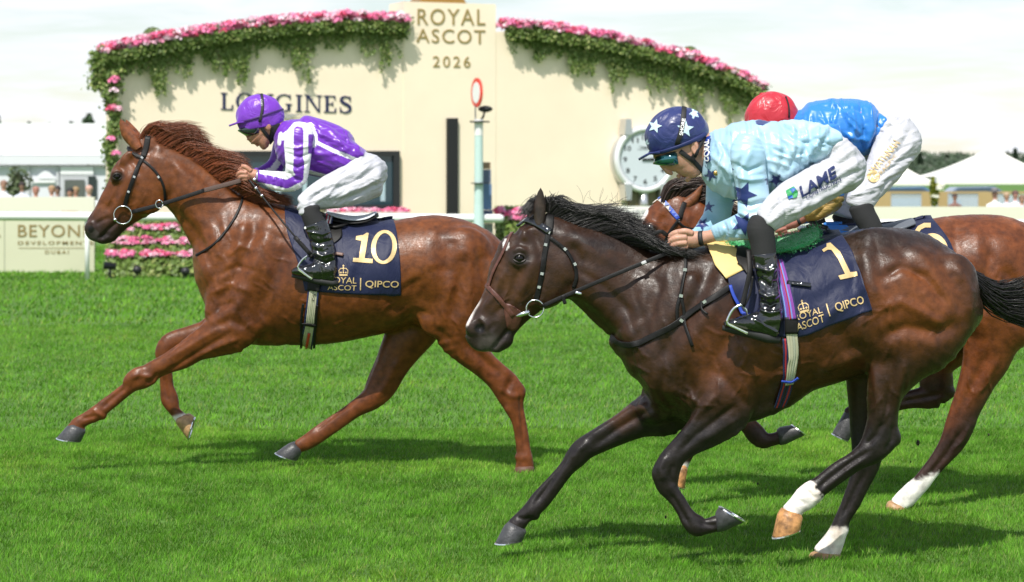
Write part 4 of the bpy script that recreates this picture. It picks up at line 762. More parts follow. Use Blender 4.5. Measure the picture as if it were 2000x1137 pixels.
mb.tube([SF1.at(500, 281.5, .0015)[0], SF1.at(504, 281.5, .0015)[0], SF1.at(508, 282.5, .0015)[0]], [.001, .0022, .001], 6); mb.build('lips', M('lips', (.30, .08, .07), .5), J1, True)
mb = MB(); mb.tube([P(503, 333, D1-.115), P(502, 344, D1-.135), P(503, 355, D1-.115)], [.006]*3, 8); mb.ball(P(497, 351, D1-.128), .012, 12, 8, sq=(1, .6, 1)); mb.build('wristwatch', M('silver_watch', (.7, .7, .72), .3, metal=.8), J1, True)
V, F = poly_shape([[ellipse(602, 448, 2.2, 2.6, 12)]]) ; decal('sock_logo', V, F, lambda x, y: P(x-6+0, y-3, D1-.38), WHITEP, J1)
# ---- pale blue with navy stars
J2 = thing('person', tuple(P(1540, 430, D2)), 'jockey in pale blue silks with navy stars, bent low over the dark bay', 'jockey', 'jockeys riding the horses')
torso = [(1386,262,1384,340,.06,0),(1404,250,1390,356,.13,0),(1440,242,1420,385,.185,0),(1500,232,1482,392,.20,0),(1556,227,1530,358,.195,0),(1606,231,1572,332,.185,0),(1636,243,1602,306,.165,0),(1648,254,1622,290,.15,0)]
arm = [(1440,262,1486,280,.062,-.18),(1426,290,1494,304,.068,-.215),(1430,330,1496,335,.066,-.225),(1437,365,1501,368,.062,-.23),(1441,400,1504,404,.060,-.235),(1438,425,1498,440,.056,-.23),(1425,424,1456,466,.052,-.215),(1410,432,1420,470,.046,-.18),(1395,440,1397,473,.043,-.14)]
fore = [(1405,444,1405,470,.03,-.15),(1388,449,1388,474,.03,-.13),(1366,452,1367,480,.028,-.11)]
farm = [(1386,310,1432,316,.06,.18),(1382,350,1436,350,.056,.2),(1379,385,1434,385,.054,.2),(1370,425,1424,430,.05,.18),(1352,445,1392,466,.042,.12),(1346,452,1352,474,.034,.07)]
pelvis = [(1640,250,1610,298,.15,0),(1664,270,1604,340,.178,0),(1684,306,1618,372,.18,0),(1684,340,1645,378,.14,0)]
thigh = [(1662,290,1640,378,.1,-.09),(1618,305,1612,396,.1,-.14),(1575,330,1578,417,.094,-.19),(1538,352,1546,436,.086,-.24),(1508,380,1518,452,.075,-.28),(1488,405,1506,458,.066,-.30)]
calf = [(1466,425,1508,430,.052,-.31),(1458,445,1512,450,.055,-.32),(1464,470,1515,474,.055,-.325),(1468,498,1517,498,.054,-.33),(1475,530,1519,532,.052,-.335),(1482,562,1521,565,.050,-.34),(1482,590,1526,594,.046,-.345),(1484,618,1529,632,.042,-.345)]
foot = [(1508,605,1522,662,.038,-.345),(1482,608,1490,653,.040,-.345),(1457,616,1457,645,.042,-.35),(1433,622,1432,639,.042,-.355),(1416,629,1415,640,.03,-.355)]
neck = [(1352,300,1384,262,.056,0),(1374,320,1392,262,.06,0)]
headc = [(1272,292,1374,236,.078,0),(1276,308,1378,262,.08,0),(1291,319,1380,280,.078,0),(1309,328,1379,298,.072,0),(1320,336,1377,312,.064,0),(1332,343,1373,322,.058,0),(1344,350,1368,334,.046,0)]
face = [([(1286,318,1298,326,.012,0),(1293,329,1306,333,.016,0),(1298,337,1312,335,.017,0),(1308,341,1318,339,.014,0)],.008),([(1318,340,1328,344,.022,0),(1322,346,1332,348,.024,0)],.008),([(1332,346,1352,350,.03,0),(1340,354,1352,350,.022,0)],.012)]
hands2 = hand(D2, [[(1372,466,13,0),(1352,468,17,0),(1336,467,16,0)],[(1340,456,6.5,-.02),(1322,455,6.6,-.02),(1310,462,6,-.005),(1313,470,5.5,.01)],[(1340,464,6.6,-.034),(1321,466,6.6,-.034),(1309,473,6,-.015),(1314,481,5.4,.005)],[(1340,474,6.4,-.034),(1323,476,6.4,-.034),(1311,483,5.8,-.014),(1318,488,5.2,.003)],[(1342,482,6,-.025),(1327,484,6,-.024),(1316,488,5.2,-.01),(1324,491,5,.0)],[(1352,456,6.5,-.03),(1338,452,6.4,-.035),(1326,454,5.8,-.03)]], -.10)
sdf_part('body', D2, [(headc,.03),(neck,.04)]+face+[(torso,.03),(arm,.03),(fore,.02),(farm,.03),(flip(fore),.01),(pelvis,.04),(thigh,.04),(flip(thigh),.04),(calf,.03),(flip(calf),.03),(foot,.02),(flip(foot),.02)], [(1350,468,.06,22,14,.04,0,.01)], 0.0105, SKIN2, J2, grow=-.025, surf=False)
sdf_part('hand', D2, hands2+[(fore+[(1352,455,1352,482,.028,-.105)],.012)], [], .0026, SKIN2, J2, surf=False); sdf_part('hand', D2, hand(D2, [[(1345,462,14,0),(1328,464,15,0)],[(1330,458,6,.02),(1316,462,6,.02),(1308,470,5.5,0)],[(1330,468,6,.03),(1316,473,6,.02),(1310,480,5.5,0)]], .06), [], .0034, SKIN2, J2, surf=False)
f2, SF2 = headpart(D2, [(headc,.03),(neck,.03)]+face, [(1326,258,0,52,36,.076,-15,.03),(1357,288,-.078,8,17,.014,10,.006),(1356,289,-.093,4.5,11,.008,10,.004,1)], SKIN2, J2)
LB = (.33, .53, .69); NV = (.020, .035, .16); PB = (.50, .68, .78)
def star(cx, cy, r, a=0, q=.42): return [(cx+r*(1 if i % 2 == 0 else q)*math.cos(a+i*math.pi/5), cy+r*(1 if i % 2 == 0 else q)*math.sin(a+i*math.pi/5)) for i in range(10)]
def pj2(px, py, oy, V):
    C = np.tile(np.array(LB), (len(V), 1)); n = vnoise(V, 7, 3, 2); C = lerpc(C, PB, ss(-.1, .3, n)*.6)
    C[inpoly(px, py, [(1476,236),(1500,225),(1512,233),(1490,246),(1478,243)])] = NV
    for cx, cy, r, a in ((1388,342,15,.5),(1516,352,15,.3)): C[inpoly(px, py, star(cx, cy, r, a))] = NV
    return C
def pj2s(px, py, oy, V):
    C = np.tile(np.array(LB), (len(V), 1)); n = vnoise(V, 7, 5, 2); C = lerpc(C, PB, ss(-.1, .3, n)*.6)
    for cx, cy, r, a in ((1422,328,13,.3),(1502,352,11,.8)): C[inpoly(px, py, star(cx, cy, r, a))] = NV
    return C
def pj2f(px, py, oy, V):
    C = np.tile(np.array([.30, .54, .70]), (len(V), 1))
    for cx, cy, r, a in ((1386,352,14,.4),(1384,404,12,1),(1372,438,15,.3)): C[inpoly(px, py, star(cx, cy, r, a))] = NV
    return C
SLJ2 = [([(1385,300),(1440,345),(1475,390)],5,.007),([(1520,235),(1530,290),(1500,385)],6,-.008),([(1545,232),(1556,280),(1530,350)],6,.008),([(1578,232),(1582,280),(1555,330)],5,-.008),([(1620,240),(1596,280),(1568,325)],5,.008),([(1500,330),(1530,345),(1560,320)],4,.006),([(1470,240),(1485,290),(1480,340)],6,.008),([(1560,300),(1590,305),(1620,280)],3,-.005),([(1400,270),(1430,320),(1440,370)],5,-.008),([(1490,245),(1500,300),(1496,350)],6,-.009),([(1520,240),(1525,300),(1505,360)],5,.008),([(1560,240),(1555,300),(1528,345)],5,-.008),([(1600,245),(1585,285),(1560,325)],5,.007),([(1420,255),(1460,262),(1500,256)],5,.005),([(1625,255),(1600,290),(1575,318)],4,-.006),([(1510,300),(1550,310),(1600,296)],3,.004),([(1540,265),(1570,280),(1600,272)],4,-.005),([(1395,260),(1410,300),(1405,340)],4,.006)]
jk2, SJ2 = sdf_part('jacket', D2, [(torso,.03)], [], .006, silk('silk'), J2, pj2, SLJ2+creases(46,(1400,240,1620,370),75,60,3.4,.0036,22)+creases(20,(1500,235,1640,330),20,50,3.2,.0034,20), grow=.004, wr=.0009, wsc=8, seed=2.0)
sl2, SS2 = sdf_part('sleeve', D2, [(arm,.02)], [], .0048, silk('silk'), J2, pj2s, [([(1432,320),(1460,335),(1492,322)],4,-.007),([(1438,345),(1465,352),(1495,348)],4,.006),([(1440,395),(1465,402),(1500,392)],4,-.008),([(1442,412),(1465,425),(1496,418)],4,.007),([(1430,428),(1440,448),(1436,466)],4,-.007),([(1412,432),(1418,450),(1416,470)],3.5,-.006),([(1470,285),(1450,330),(1455,380)],6,.006),([(1450,300),(1435,340),(1442,390)],4,-.006)], wr=.0009, wsc=11, seed=4.0)
sdf_part('sleeve', D2, [(farm,.02)], [], .006, silk('silk'), J2, pj2f, wr=.004, wsc=16, surf=False)
BR = [([(1680,300),(1640,320),(1600,325)],5,-.006),([(1682,330),(1630,355),(1570,385)],4,-.006),([(1670,350),(1610,385),(1550,415)],4,.005),([(1640,285),(1600,320),(1550,345)],5,-.006),([(1560,345),(1530,380),(1505,420)],4,-.006),([(1545,360),(1560,395),(1555,430)],4,.005),([(1520,375),(1535,410),(1530,440)],3,-.005),([(1650,270),(1668,300),(1672,340)],5,.005)]
bc2, SBC2 = sdf_part('breeches', D2, [(pelvis,.04),(thigh,.05),(flip(thigh),.05)], [], .007, NYLON, J2, None, BR+creases(36,(1500,270,1675,440),-38,56,3.2,.0032), wr=.0012, wsc=8, seed=7.0)
sdf_part('sock', D2, [(calf[:4],.01)], [], .0052, SOCK, J2, surf=False); sdf_part('sock', D2, [(flip(calf[:4]),.01)], [], .0075, SOCK, J2, surf=False)
BS = [([(1474,520),(1500,530),(1518,522)],3.5,.007),([(1480,545),(1505,560),(1520,548)],3.5,-.009),([(1482,568),(1500,580),(1522,575)],3.5,.009),([(1484,590),(1505,598),(1524,590)],3.5,-.010),([(1484,605),(1505,612),(1526,606)],3,.009),([(1490,510),(1485,545),(1495,575)],4,-.006),([(1510,515),(1505,550),(1512,585)],3,.006),([(1470,622),(1500,640),(1524,652)],2.5,.004)]
bt2, SBT2 = sdf_part('boot', D2, [(calf[3:],.02),(foot,.03)], [], .0042, PATENT, J2, None, BS, grow=.002, wr=.001, wsc=14, seed=5.0)
sdf_part('boot', D2, [(flip(calf[3:]),.02),(flip(foot),.03)], [], .0075, PATENT, J2, surf=False)
mb = MB(); mb.tube([P(x, y, D2-.35) for x, y in ((1411,640),(1432,643),(1465,650),(1500,660),(1523,665))], [.012,.022,.024,.024,.015], 8); mb.build('boot_sole', M('boot_sole'), bt2, True)
def ph2(px, py, oy, V):
    C = np.tile(np.array([.016, .026, .13]), (len(V), 1))
    for cx, cy, r, a in ((1356,222,12,.6),(1261,280,9,.2)): C[inpoly(px, py, star(cx, cy, r+.01, a))] = (.55, .75, .80)
    return C
hm2, SH2 = helmet(D2, J2, 1322, 263, 63, 54, .108, 17, ph2, ((1268,300),(1310,296),(1247,312)))
for q_, sf_, pr_, of_, mm_ in (((1280,247,14,-1.3), SH2, hm2, .004, M('pale_blue_print', (.52, .70, .78), .45)), ((1338,252,17,-1.5), SH2, hm2, .004, M('pale_blue_print')), ((1452,380,27,-1.2), SS2, sl2, .0025, M('navy_star_print', NV, .4)), ((1452,437,24,.15), SS2, sl2, .0025, M('navy_star_print'))):
    V, F = poly_shape([[star(q_[0], q_[1], q_[2], q_[3], .44)]]); decal('star', V, F, lambda x, y: sf_.at(x, y, of_)[0], mm_, pr_, 4)
strap('helmet_band', SH2, [(1264,300),(1290,297),(1320,288),(1350,276),(1378,262)], 7, M('navy_band', (.02, .03, .13), .5), hm2, .003)
strap('harness_strap', SH2, [(1336,211),(1334,235),(1329,262),(1318,292)], 9.5, STRAPB, hm2, .005)
V, F = text_shape('SHORE', .03); V = quadmap(V, (1333.5,265), (1338.5,234), (1326.5,264)); decal('lettering', V, F, lambda x, y: SH2.at(x, y, .0115)[0], WHITEP, hm2, 3)
goggles(D2, J2, SF2, [(1280,308),(1322,296),(1325,320),(1304,325)], GLASSG)
strap('chin_strap', SF2, [(1328,295),(1345,308),(1358,318),(1370,334)], 9, STRAPB, J2, .004); strap('chin_strap', SF2, [(1376,268),(1366,286),(1358,304)], 6, STRAPB, J2, .005)
mb = MB(); p, n = SF2.at(1353, 307, .009); mb.box(p, (.022, .008, .03), ry=.6); mb.build('buckle', LEATHER, J2)
mb = MB(); mb.tube([SF2.at(1326, 344.5, .002)[0], SF2.at(1332, 344.5, .002)[0], SF2.at(1338, 345.5, .002)[0]], [.001, .0026, .001], 6); mb.build('lips', M('lips'), J2, True)
pj = [(1384,268),(1381,290),(1381,316)]
cl = strap('collar_badge', SJ2, [(1386,270),(1384,292),(1388,316)], 14, M('royal_blue_badge', (.02, .05, .28), .5), J2, .012)
V, F = text_shape('CORAL', .03); V = quadmap(V, (1391,315), (1390.5,276), (1382,315)); decal('lettering', V, F, lambda x, y: SJ2.at(x, y, .02)[0], WHITEP, J2, 3)
mb = MB(); p, n = SJ2.at(1399, 338, .003); mb.ball(p, .012, 12, 8, sq=(1, .5, 1)); mb.build('button', M('brass_button', (.5, .33, .1), .3, metal=.9), J2, True)
# wristband
mb = MB(); mb.tube([P(1374.5, 465, D2-.118), P(1366, 466, D2-.112)], .036, 16); o = mb.build('wristband', M('black_rubber_band', (.02, .02, .022), .6), J2, True)
V, F = text_shape('LAME', .03); q = quadmap(V, (1565,387), (1634,346), (1560,366)); q[:, 1] += 0
decal('lettering', q, F, lambda x, y: SBC2.at(x, y, .006)[0], NAVYP, J2, 4)
V, F = text_shape('CONSTRUCTION', .01); q = quadmap(V, (1573,389), (1640,353), (1569,380)); q = q+np.array([2, 1]); decal('lettering', q, F, lambda x, y: SBC2.at(x, y, .006)[0], NAVYP, J2, 4)
V, F = poly_shape([[[(1536,374),(1550,366),(1557,376),(1557,385),(1540,391),(1537,384)]]]); decal('logo', V, F, lambda x, y: SBC2.at(x, y, .006)[0], M('green_print', (.03, .30, .09), .5), J2, 4)
V, F = poly_shape([[[(1537,384),(1540,391),(1549,388),(1548,380)]], [[(1544,372),(1548,378),(1553,371),(1550,368)]]]); decal('logo', V, F, lambda x, y: SBC2.at(x, y, .0075)[0], M('blue_print', (.02, .12, .42), .5), J2, 4)
# ---- royal blue with red cap
J3 = thing('person', tuple(P(1700, 380, D3)), 'jockey in royal blue silks and red cap, riding the middle horse', 'jockey', 'jockeys riding the horses')
torso = [(1558,210,1545,262,.08,0),(1586,200,1568,300,.16,0),(1636,194,1622,312,.19,0),(1690,193,1672,306,.185,0),(1718,201,1692,294,.16,0),(1732,212,1712,268,.13,0)]
arm = [(1590,240,1640,262,.065,-.2),(1592,280,1650,290,.06,-.24),(1600,330,1655,335,.055,-.25),(1606,372,1648,386,.05,-.24),(1630,376,1640,408,.048,-.22),(1600,392,1614,424,.046,-.19),(1570,406,1578,434,.036,-.15)]
farm = flip(arm, 6, -18)
fore3 = [(1572,408,1578,432,.03,-.15),(1556,418,1563,440,.026,-.13),(1545,424,1550,448,.026,-.12)]
pelvis = [(1738,212,1712,272,.15,0),(1768,224,1712,306,.175,0),(1792,256,1736,322,.175,0),(1793,288,1760,322,.14,0)]
thigh = [(1706,270,1793,272,.105,-.09),(1698,296,1784,306,.1,-.14),(1684,326,1764,338,.094,-.19),(1668,354,1738,366,.086,-.23),(1654,378,1716,390,.076,-.27),(1650,398,1706,404,.066,-.28)]
calf = [(1656,404,1706,402,.054,-.3),(1664,424,1713,420,.054,-.31),(1678,446,1723,440,.052,-.32),(1690,480,1733,476,.050,-.33),(1700,520,1742,518,.045,-.335),(1706,555,1746,556,.04,-.34)]
foot = [(1728,550,1742,592,.036,-.34),(1706,556,1706,590,.036,-.34),(1680,562,1680,584,.04,-.345),(1658,570,1658,580,.026,-.345)]
headc = [(1460,230,1548,205,.075,0),(1466,252,1552,230,.076,0),(1478,268,1548,250,.07,0),(1492,280,1540,266,.058,0),(1502,288,1532,276,.044,0)]
neck = [(1530,262,1560,214,.056,0),(1548,268,1570,214,.06,0)]
sdf_part('body', D3, [(headc,.03),(neck,.04),(torso,.03),(arm,.03),(fore3,.02),(farm,.03),(pelvis,.04),(thigh,.04),(flip(thigh),.04),(calf,.03),(flip(calf),.03),(foot,.02),(flip(foot),.02)], [(1520,448,-.1,18,12,.04,0,.02),(1476,262,0,6,6,.014,0,.01)], 0.0105, SKIN, J3, grow=-.025, surf=False)
hands3 = hand(D3, [[(1556,430,11,0),(1542,436,12,0),(1528,440,11,0)],[(1532,430,5,-.02),(1518,432,5,-.015),(1510,438,4.6,0)],[(1532,438,5,-.03),(1518,441,5,-.026),(1511,446,4.6,-.01)],[(1534,445,5,-.026),(1522,449,4.8,-.022),(1515,452,4.4,-.005)],[(1536,450,4.6,-.02),(1526,454,4.4,-.016),(1520,456,4,0)],[(1545,428,5,-.025),(1532,424,4.8,-.03),(1524,427,4.4,-.02)]], -.12)
sdf_part('hand', D3, hands3+[(fore3,.012)], [], .0034, M('ruddy_skin', (.46, .19, .15), .5, sss=.2), J3, surf=False)
BL = (.022, .20, .62)
jk3, SJ3 = sdf_part('jacket', D3, [(torso,.03)], [], .006, silk('silk'), J3, lambda px, py, oy, V: np.tile(np.array(BL), (len(V), 1)), [([(1700,205),(1705,250),(1690,295)],5,.007),([(1680,200),(1690,240),(1680,290)],5,-.009),([(1720,225),(1715,260),(1702,286)],4,-.007),([(1660,210),(1668,250),(1655,290)],5,.007),([(1600,205),(1640,215),(1690,212)],4,-.005),([(1650,260),(1680,275),(1700,270)],4,.008)]+creases(40,(1580,195,1730,290),75,46,3,.0045,30,6), wr=.0009, wsc=8, seed=9.0)
sdf_part('sleeve', D3, [(arm[:4],.02)], [], .0065, silk('silk'), J3, lambda px, py, oy, V: np.tile(np.array(BL), (len(V), 1)), wr=.004, surf=False)
GS = M('gold_satin', (.46, .30, .10), .3, spec=.6, metal=.25, bump=(24, .012, 4, 1.2)); sdf_part('sleeve', D3, [(arm[3:],.02)], [], .005, GS, J3, None, [([(1630,380),(1615,400),(1590,425)],3.5,-.006),([(1620,378),(1600,396),(1575,412)],3,.005)], wr=.005, wsc=20, surf=False)
sdf_part('sleeve', D3, [(farm,.02)], [], .0075, silk('silk'), J3, lambda px, py, oy, V: np.tile(np.array(BL), (len(V), 1)), wr=.004, surf=False)
BR = [([(1780,250),(1760,290),(1730,330)],5,-.006),([(1788,280),(1750,310),(1720,345)],4,.005),([(1770,310),(1730,335),(1700,370)],4,-.006),([(1755,335),(1720,350),(1690,380)],4,.005),([(1740,230),(1745,265),(1735,290)],5,-.006),([(1770,335),(1735,350),(1715,385)],3,-.005),([(1715,300),(1700,340),(1680,370)],4,.005)]
bc3, SBC3 = sdf_part('breeches', D3, [(pelvis,.04),(thigh,.05),(flip(thigh, 14, -34),.05)], [], .0062, NYLON, J3, None, BR+creases(34,(1665,225,1785,400),-20,50,3,.0034), wr=.0012, wsc=8, seed=8.0)
sdf_part('sock', D3, [(calf[:4],.01)], [], .0055, SOCK, J3, surf=False); sdf_part('sock', D3, [(flip(calf[:4], 14, -34),.01)], [], .0065, SOCK, J3, surf=False)
sdf_part('boot', D3, [(calf[3:],.02),(foot,.03)], [], .007, PATENT, J3, surf=False); sdf_part('boot', D3, [(flip(calf[3:], 14, -34),.02),(flip(foot, 14, -34),.03)], [], .0075, PATENT, J3, surf=False)
hm3, SH3 = helmet(D3, J3, 1508, 231, 53, 52, .102, 14, (.50, .018, .035), ((1462,250),(1500,246),(1444,262)))
strap('harness_strap', SH3, [(1534,190),(1540,208),(1540,230)], 3, STRAPB, hm3, .004); mb = MB(); mb.ball(P(1491, 183, D3), .014, 10, 8, sq=(1.7, 1, .45)); o = mb.build('button', M('red_button', (.45, .02, .03), .4), hm3, True)
for s_, a_, b_, c_, z_ in (('WATHNAN', (1709,340), (1758,280), (1697,333), .01), ('RACING', (1722,341), (1752,305), (1716,337), .0)):
    V, F = text_shape(s_, z_); q = quadmap(V, a_, b_, c_); decal('lettering', q, F, lambda x, y: SBC3.at(x, y, .006)[0], GOLD, J3, 4)
V, F = poly_shape([[ellipse(1706, 345, 12, 12, 28)]]); decal('logo', V, F, lambda x, y: SBC3.at(x, y, .006)[0], GOLD, J3, 4)
V, F = poly_shape([stroke_poly([(1698,352),(1704,340),(1709,346),(1714,336)], 1.6), stroke_poly([(1701,340),(1707,350),(1715,347)], 1.3)]); decal('logo', V, F, lambda x, y: SBC3.at(x, y, .0075)[0], WHITEP, J3, 4)
mb = MB(); mb.tube([P(1563, 430, D3-.137), P(1558, 432, D3-.134)], .027, 14); mb.build('wristband', M('black_rubber_band'), J3, True)
# ------------------------------------------------------------------ cloths, saddles, bridles
NAVY = M('navy_number_cloth', (.010, .0145, .050), .5, spec=.28, sheen=.1, stretch=(1, 1, .5), bump=(9, .012, 3, 1.2), bump2=(700, .0006, 2))
def cloth(name, sf, Lp, Rp, Tp, Bp, mat, parent, off=.010, nu=40, nv=30, folds=(), wrap=True, thick=.003):
    a = [np.array(curve(e, k)) for e, k in ((Lp, nv), (Rp, nv), (Tp, nu), (Bp, nu))]; Le, Re, Te, Be = a; V = []
    for i in range(nv):
        v = i/(nv-1)
        for j in range(nu):
            u = j/(nu-1)
            p = (1-u)*Le[i]+u*Re[i]+(1-v)*Te[j]+v*Be[j]-((1-u)*(1-v)*Te[0]+u*(1-v)*Te[-1]+(1-u)*v*Be[0]+u*v*Be[-1])
            d = off
            for pl, r, amp in folds:
                d += amp*math.exp(-(pdist(np.array([p[0]]), np.array([p[1]]), pl)[0][0]/r)**2)
            q, n = sf.at(p[0], p[1], max(.004, d)); V.append(q)
    V = np.array([tuple(p) for p in V]).reshape(nv, nu, 3)
    for _ in range(2):                         # the cloth bridges small hollows
        W = V.copy(); W[1:-1, 1:-1] = (V[:-2, 1:-1]+V[2:, 1:-1]+V[1:-1, :-2]+V[1:-1, 2:]+4*V[1:-1, 1:-1])/8; W[..., 1] = np.minimum(W[..., 1], V[..., 1]+.001); V = W
    fab = [V]
    if wrap:
        m = V.copy(); m[..., 1] = 2*sf.D-m[..., 1]; m = m[::-1]; top = V[0].copy(); top[:, 1] = sf.D; top[:, 2] = V[0][:, 2]+.018
        far = m; allr = np.concatenate([far[max(0, nv-14):], [top], V]); 
    else: allr = V
    r, c = allr.shape[:2]; F = np.array([(i*c+j, (i+1)*c+j, (i+1)*c+j+1, i*c+j+1) for i in range(r-1) for j in range(c-1)])
    o = mesh_obj(name, allr.reshape(-1, 3), F, mat, parent); so = o.modifiers.new('thick', 'SOLIDIFY'); so.thickness = thick; so.offset = -1
    nF = np.array([(i*nu+j, (i+1)*nu+j, (i+1)*nu+j+1, i*nu+j+1) for i in range(nv-1) for j in range(nu-1)])
    return o, Surf(V.reshape(-1, 3), nF, sf.D)
def crown(cx, cy, s, ang=0):
    P0 = [[[(-10,6),(10,6),(10,10),(-10,10)]], *[[ellipse(x, 2, 2.1, 2.1, 10)] for x in (-6,0,6)], stroke_poly([(-10,5),(-11,-3),(-7,-8),(0,-8)], 1.6), stroke_poly([(10,5),(11,-3),(7,-8),(0,-8)], 1.6), stroke_poly([(0,4),(0,-9)], 1.5), [ellipse(0,-10,1.8,1.8,10)], [[(-.7,-17),(.7,-17),(.7,-11),(-.7,-11)]], [[(-2.6,-15),(2.6,-15),(2.6,-13.8),(-2.6,-13.8)]]]
    ca, sa = math.cos(ang), math.sin(ang)
    return poly_shape([[[(cx+(x*ca-y*sa)*s, cy+(x*sa+y*ca)*s) for x, y in lp] for lp in pl] for pl in P0])
def lettering(txt, a, b, c, sf, parent, off, bold=.0, mat=None, sp=1.0):
    V, F = text_shape(txt, bold, sp); return decal('lettering', quadmap(V, a, b, c), F, lambda x, y: sf.at(x, y, off)[0], mat or GOLD, parent, 4)
def shape_on(polys, sf, parent, off, name='number', mat=None):
    V, F = poly_shape(polys); return decal(name, V, F, lambda x, y: sf.at(x, y, off)[0], mat or GOLD, parent, 5)
GC = 'number cloths under the saddles'
# cloth 10
t = thing('number_cloth', tuple(P(700, 500, D1)), 'navy number cloth with a gold 10 under the saddle of the chestnut', 'number cloth', GC)
FO = [([(740,430),(700,500),(660,560)],10,.006),([(760,440),(755,520),(765,575)],7,.008),([(690,450),(650,500),(620,560)],7,-.006),([(720,440),(690,490),(680,560)],8,.007),([(640,470),(700,480),(750,470)],9,-.005),([(780,440),(772,500),(782,575)],5,-.005)]
c1, SC1 = cloth('cloth', S1, [(556,404),(560,450),(585,520),(596,568)], [(766,425),(775,455),(781,510),(783,577)], [(556,404),(600,420),(660,432),(710,428),(740,422),(766,425)], [(596,568),(640,571),(700,575),(783,577)], NAVY, t, .010, 46, 30, FO)
shape_on([[[(696,462),(709,460),(716,455.5),(720,456),(712,505),(728,506),(728,514.5),(689,511.5),(690,504),(701,504.5),(706,471),(695,469)]], [ellipse(750,483,25,33,44,.12), ellipse(750,483,16,27,44,.12)[::-1]]], SC1, t, .004)
lettering('ROYAL', (641,553), (696,554), (642,541), SC1, t, .004); lettering('ASCOT', (640,566), (696,567.5), (640.5,556), SC1, t, .004); lettering('QIPCO', (713,563), (778,564), (714,548), SC1, t, .004, .008)
V, F = crown(671, 531, .80); decal('crown_emblem', V, F, lambda x, y: SC1.at(x, y, .004)[0], GOLD, t, 4)
shape_on([[[(703.5,543),(705.5,543),(705,567),(703,567)]]], SC1, t, .004, 'divider')
# cloth 1
t = thing('number_cloth', tuple(P(1600, 560, D2)), 'navy number cloth with a large gold 1 under the saddle of the dark bay', 'number cloth', GC)
FO = [([(1640,480),(1600,540),(1570,620)],12,.005),([(1560,490),(1545,560),(1555,640)],9,.008),([(1650,550),(1610,580),(1570,590)],9,-.008),([(1690,560),(1640,600),(1600,620)],8,.010),([(1680,520),(1660,560),(1650,590)],9,-.006),([(1540,480),(1600,500),(1650,500)],10,.005),([(1585,560),(1590,600),(1580,640)],6,-.008),([(1630,590),(1620,620),(1600,640)],6,.008)]
c2, SC2 = cloth('cloth', S2, [(1432,486),(1440,540),(1456,600),(1475,650)], [(1644,461),(1668,500),(1688,550),(1704,606)], [(1432,486),(1500,474),(1580,463),(1644,461)], [(1475,650),(1556,658),(1630,632),(1704,606)], NAVY, t, .012, 52, 34, FO)
shape_on([[[(1614.5,477),(1622,475),(1641,493),(1660,532),(1674,531),(1676,539),(1641,546.5),(1637,539),(1650,535.5),(1637,507),(1624,489),(1617,489),(1609,493.5),(1605.5,489),(1615,483)]]], SC2, t, .004)
lettering('ROYAL', (1553,627), (1607,611), (1550,615), SC2, t, .004); lettering('ASCOT', (1557,647), (1611,628), (1554,632.5), SC2, t, .004); lettering('QIPCO', (1634,611), (1690,595), (1628.5,593), SC2, t, .004, .008)
V, F = crown(1569, 601, .92, -.25); decal('crown_emblem', V, F, lambda x, y: SC2.at(x, y, .004)[0], GOLD, t, 4)
shape_on([[[(1613,594),(1615,593.5),(1622,617),(1620,617.5)]]], SC2, t, .004, 'divider')
# cloth 6
t = thing('number_cloth', tuple(P(1800, 480, D3)), 'navy number cloth with a gold 6, mostly hidden behind the rump of the dark bay', 'number cloth', GC)
c3, SC3 = cloth('cloth', S3, [(1640,447),(1640,500),(1650,560)], [(1822,430),(1846,460),(1862,492),(1880,560)], [(1640,447),(1700,440),(1770,431),(1822,430)], [(1650,560),(1760,580),(1880,560)], NAVY, t, .010, 40, 26)
shape_on([[ellipse(1824,488,27,32,40,-.35), ellipse(1824,490,17,24,40,-.35)[::-1]], stroke_poly([(1801,492),(1793,474),(1789,456),(1796,446),(1806,441),(1818,441)], 9)], SC3, t, .004)
def bar(name, pts, r, mat, parent, n=8): mb = MB(); mb.tube(pts, r, n); return mb.build(name, mat, parent, True)
def bitring(parent, D, cx, cy, r, o, wd=.0034):
    n = 30; pts = [P(cx+r*math.cos(2*math.pi*k/n), cy+r*math.sin(2*math.pi*k/n), D+o) for k in range(n+1)]
    mb = MB(); mb.tube(pts, wd, 8, caps=False); return mb.build('bit_ring', STEEL, parent, True)
def stirrup(parent, D, pts, tread, o):
    s = bar('stirrup', [P(x, y, D+o) for x, y in curve(pts, 22)], .0065, STEEL, parent)
    (a, b) = tread; mb = MB(); mb.box((P(*a, D+o)+P(*b, D+o))/2+Vector((0, .045, 0)), ((P(*b, D+o)-P(*a, D+o)).length, .10, .010), ry=math.atan2((b[1]-a[1]), (b[0]-a[0]))); mb.build('tread', M('pale_tread', (.45, .52, .32), .6), s); return s
def bufs(p, n): return p
RWB = M('striped_webbing', (.3, .3, .35), .6)
def striped(name, cols, axis, scale):
    m = bpy.data.materials.new(name); m.use_nodes = True; n = m.node_tree.nodes; l = m.node_tree.links; b = n['Principled BSDF']; b.inputs['Roughness'].default_value = .65
    a = n.new('ShaderNodeVertexColor'); a.layer_name = 'Col'; l.new(a.outputs[0], b.inputs['Base Color']); return m
STR = striped('woven_stripes', None, None, None)
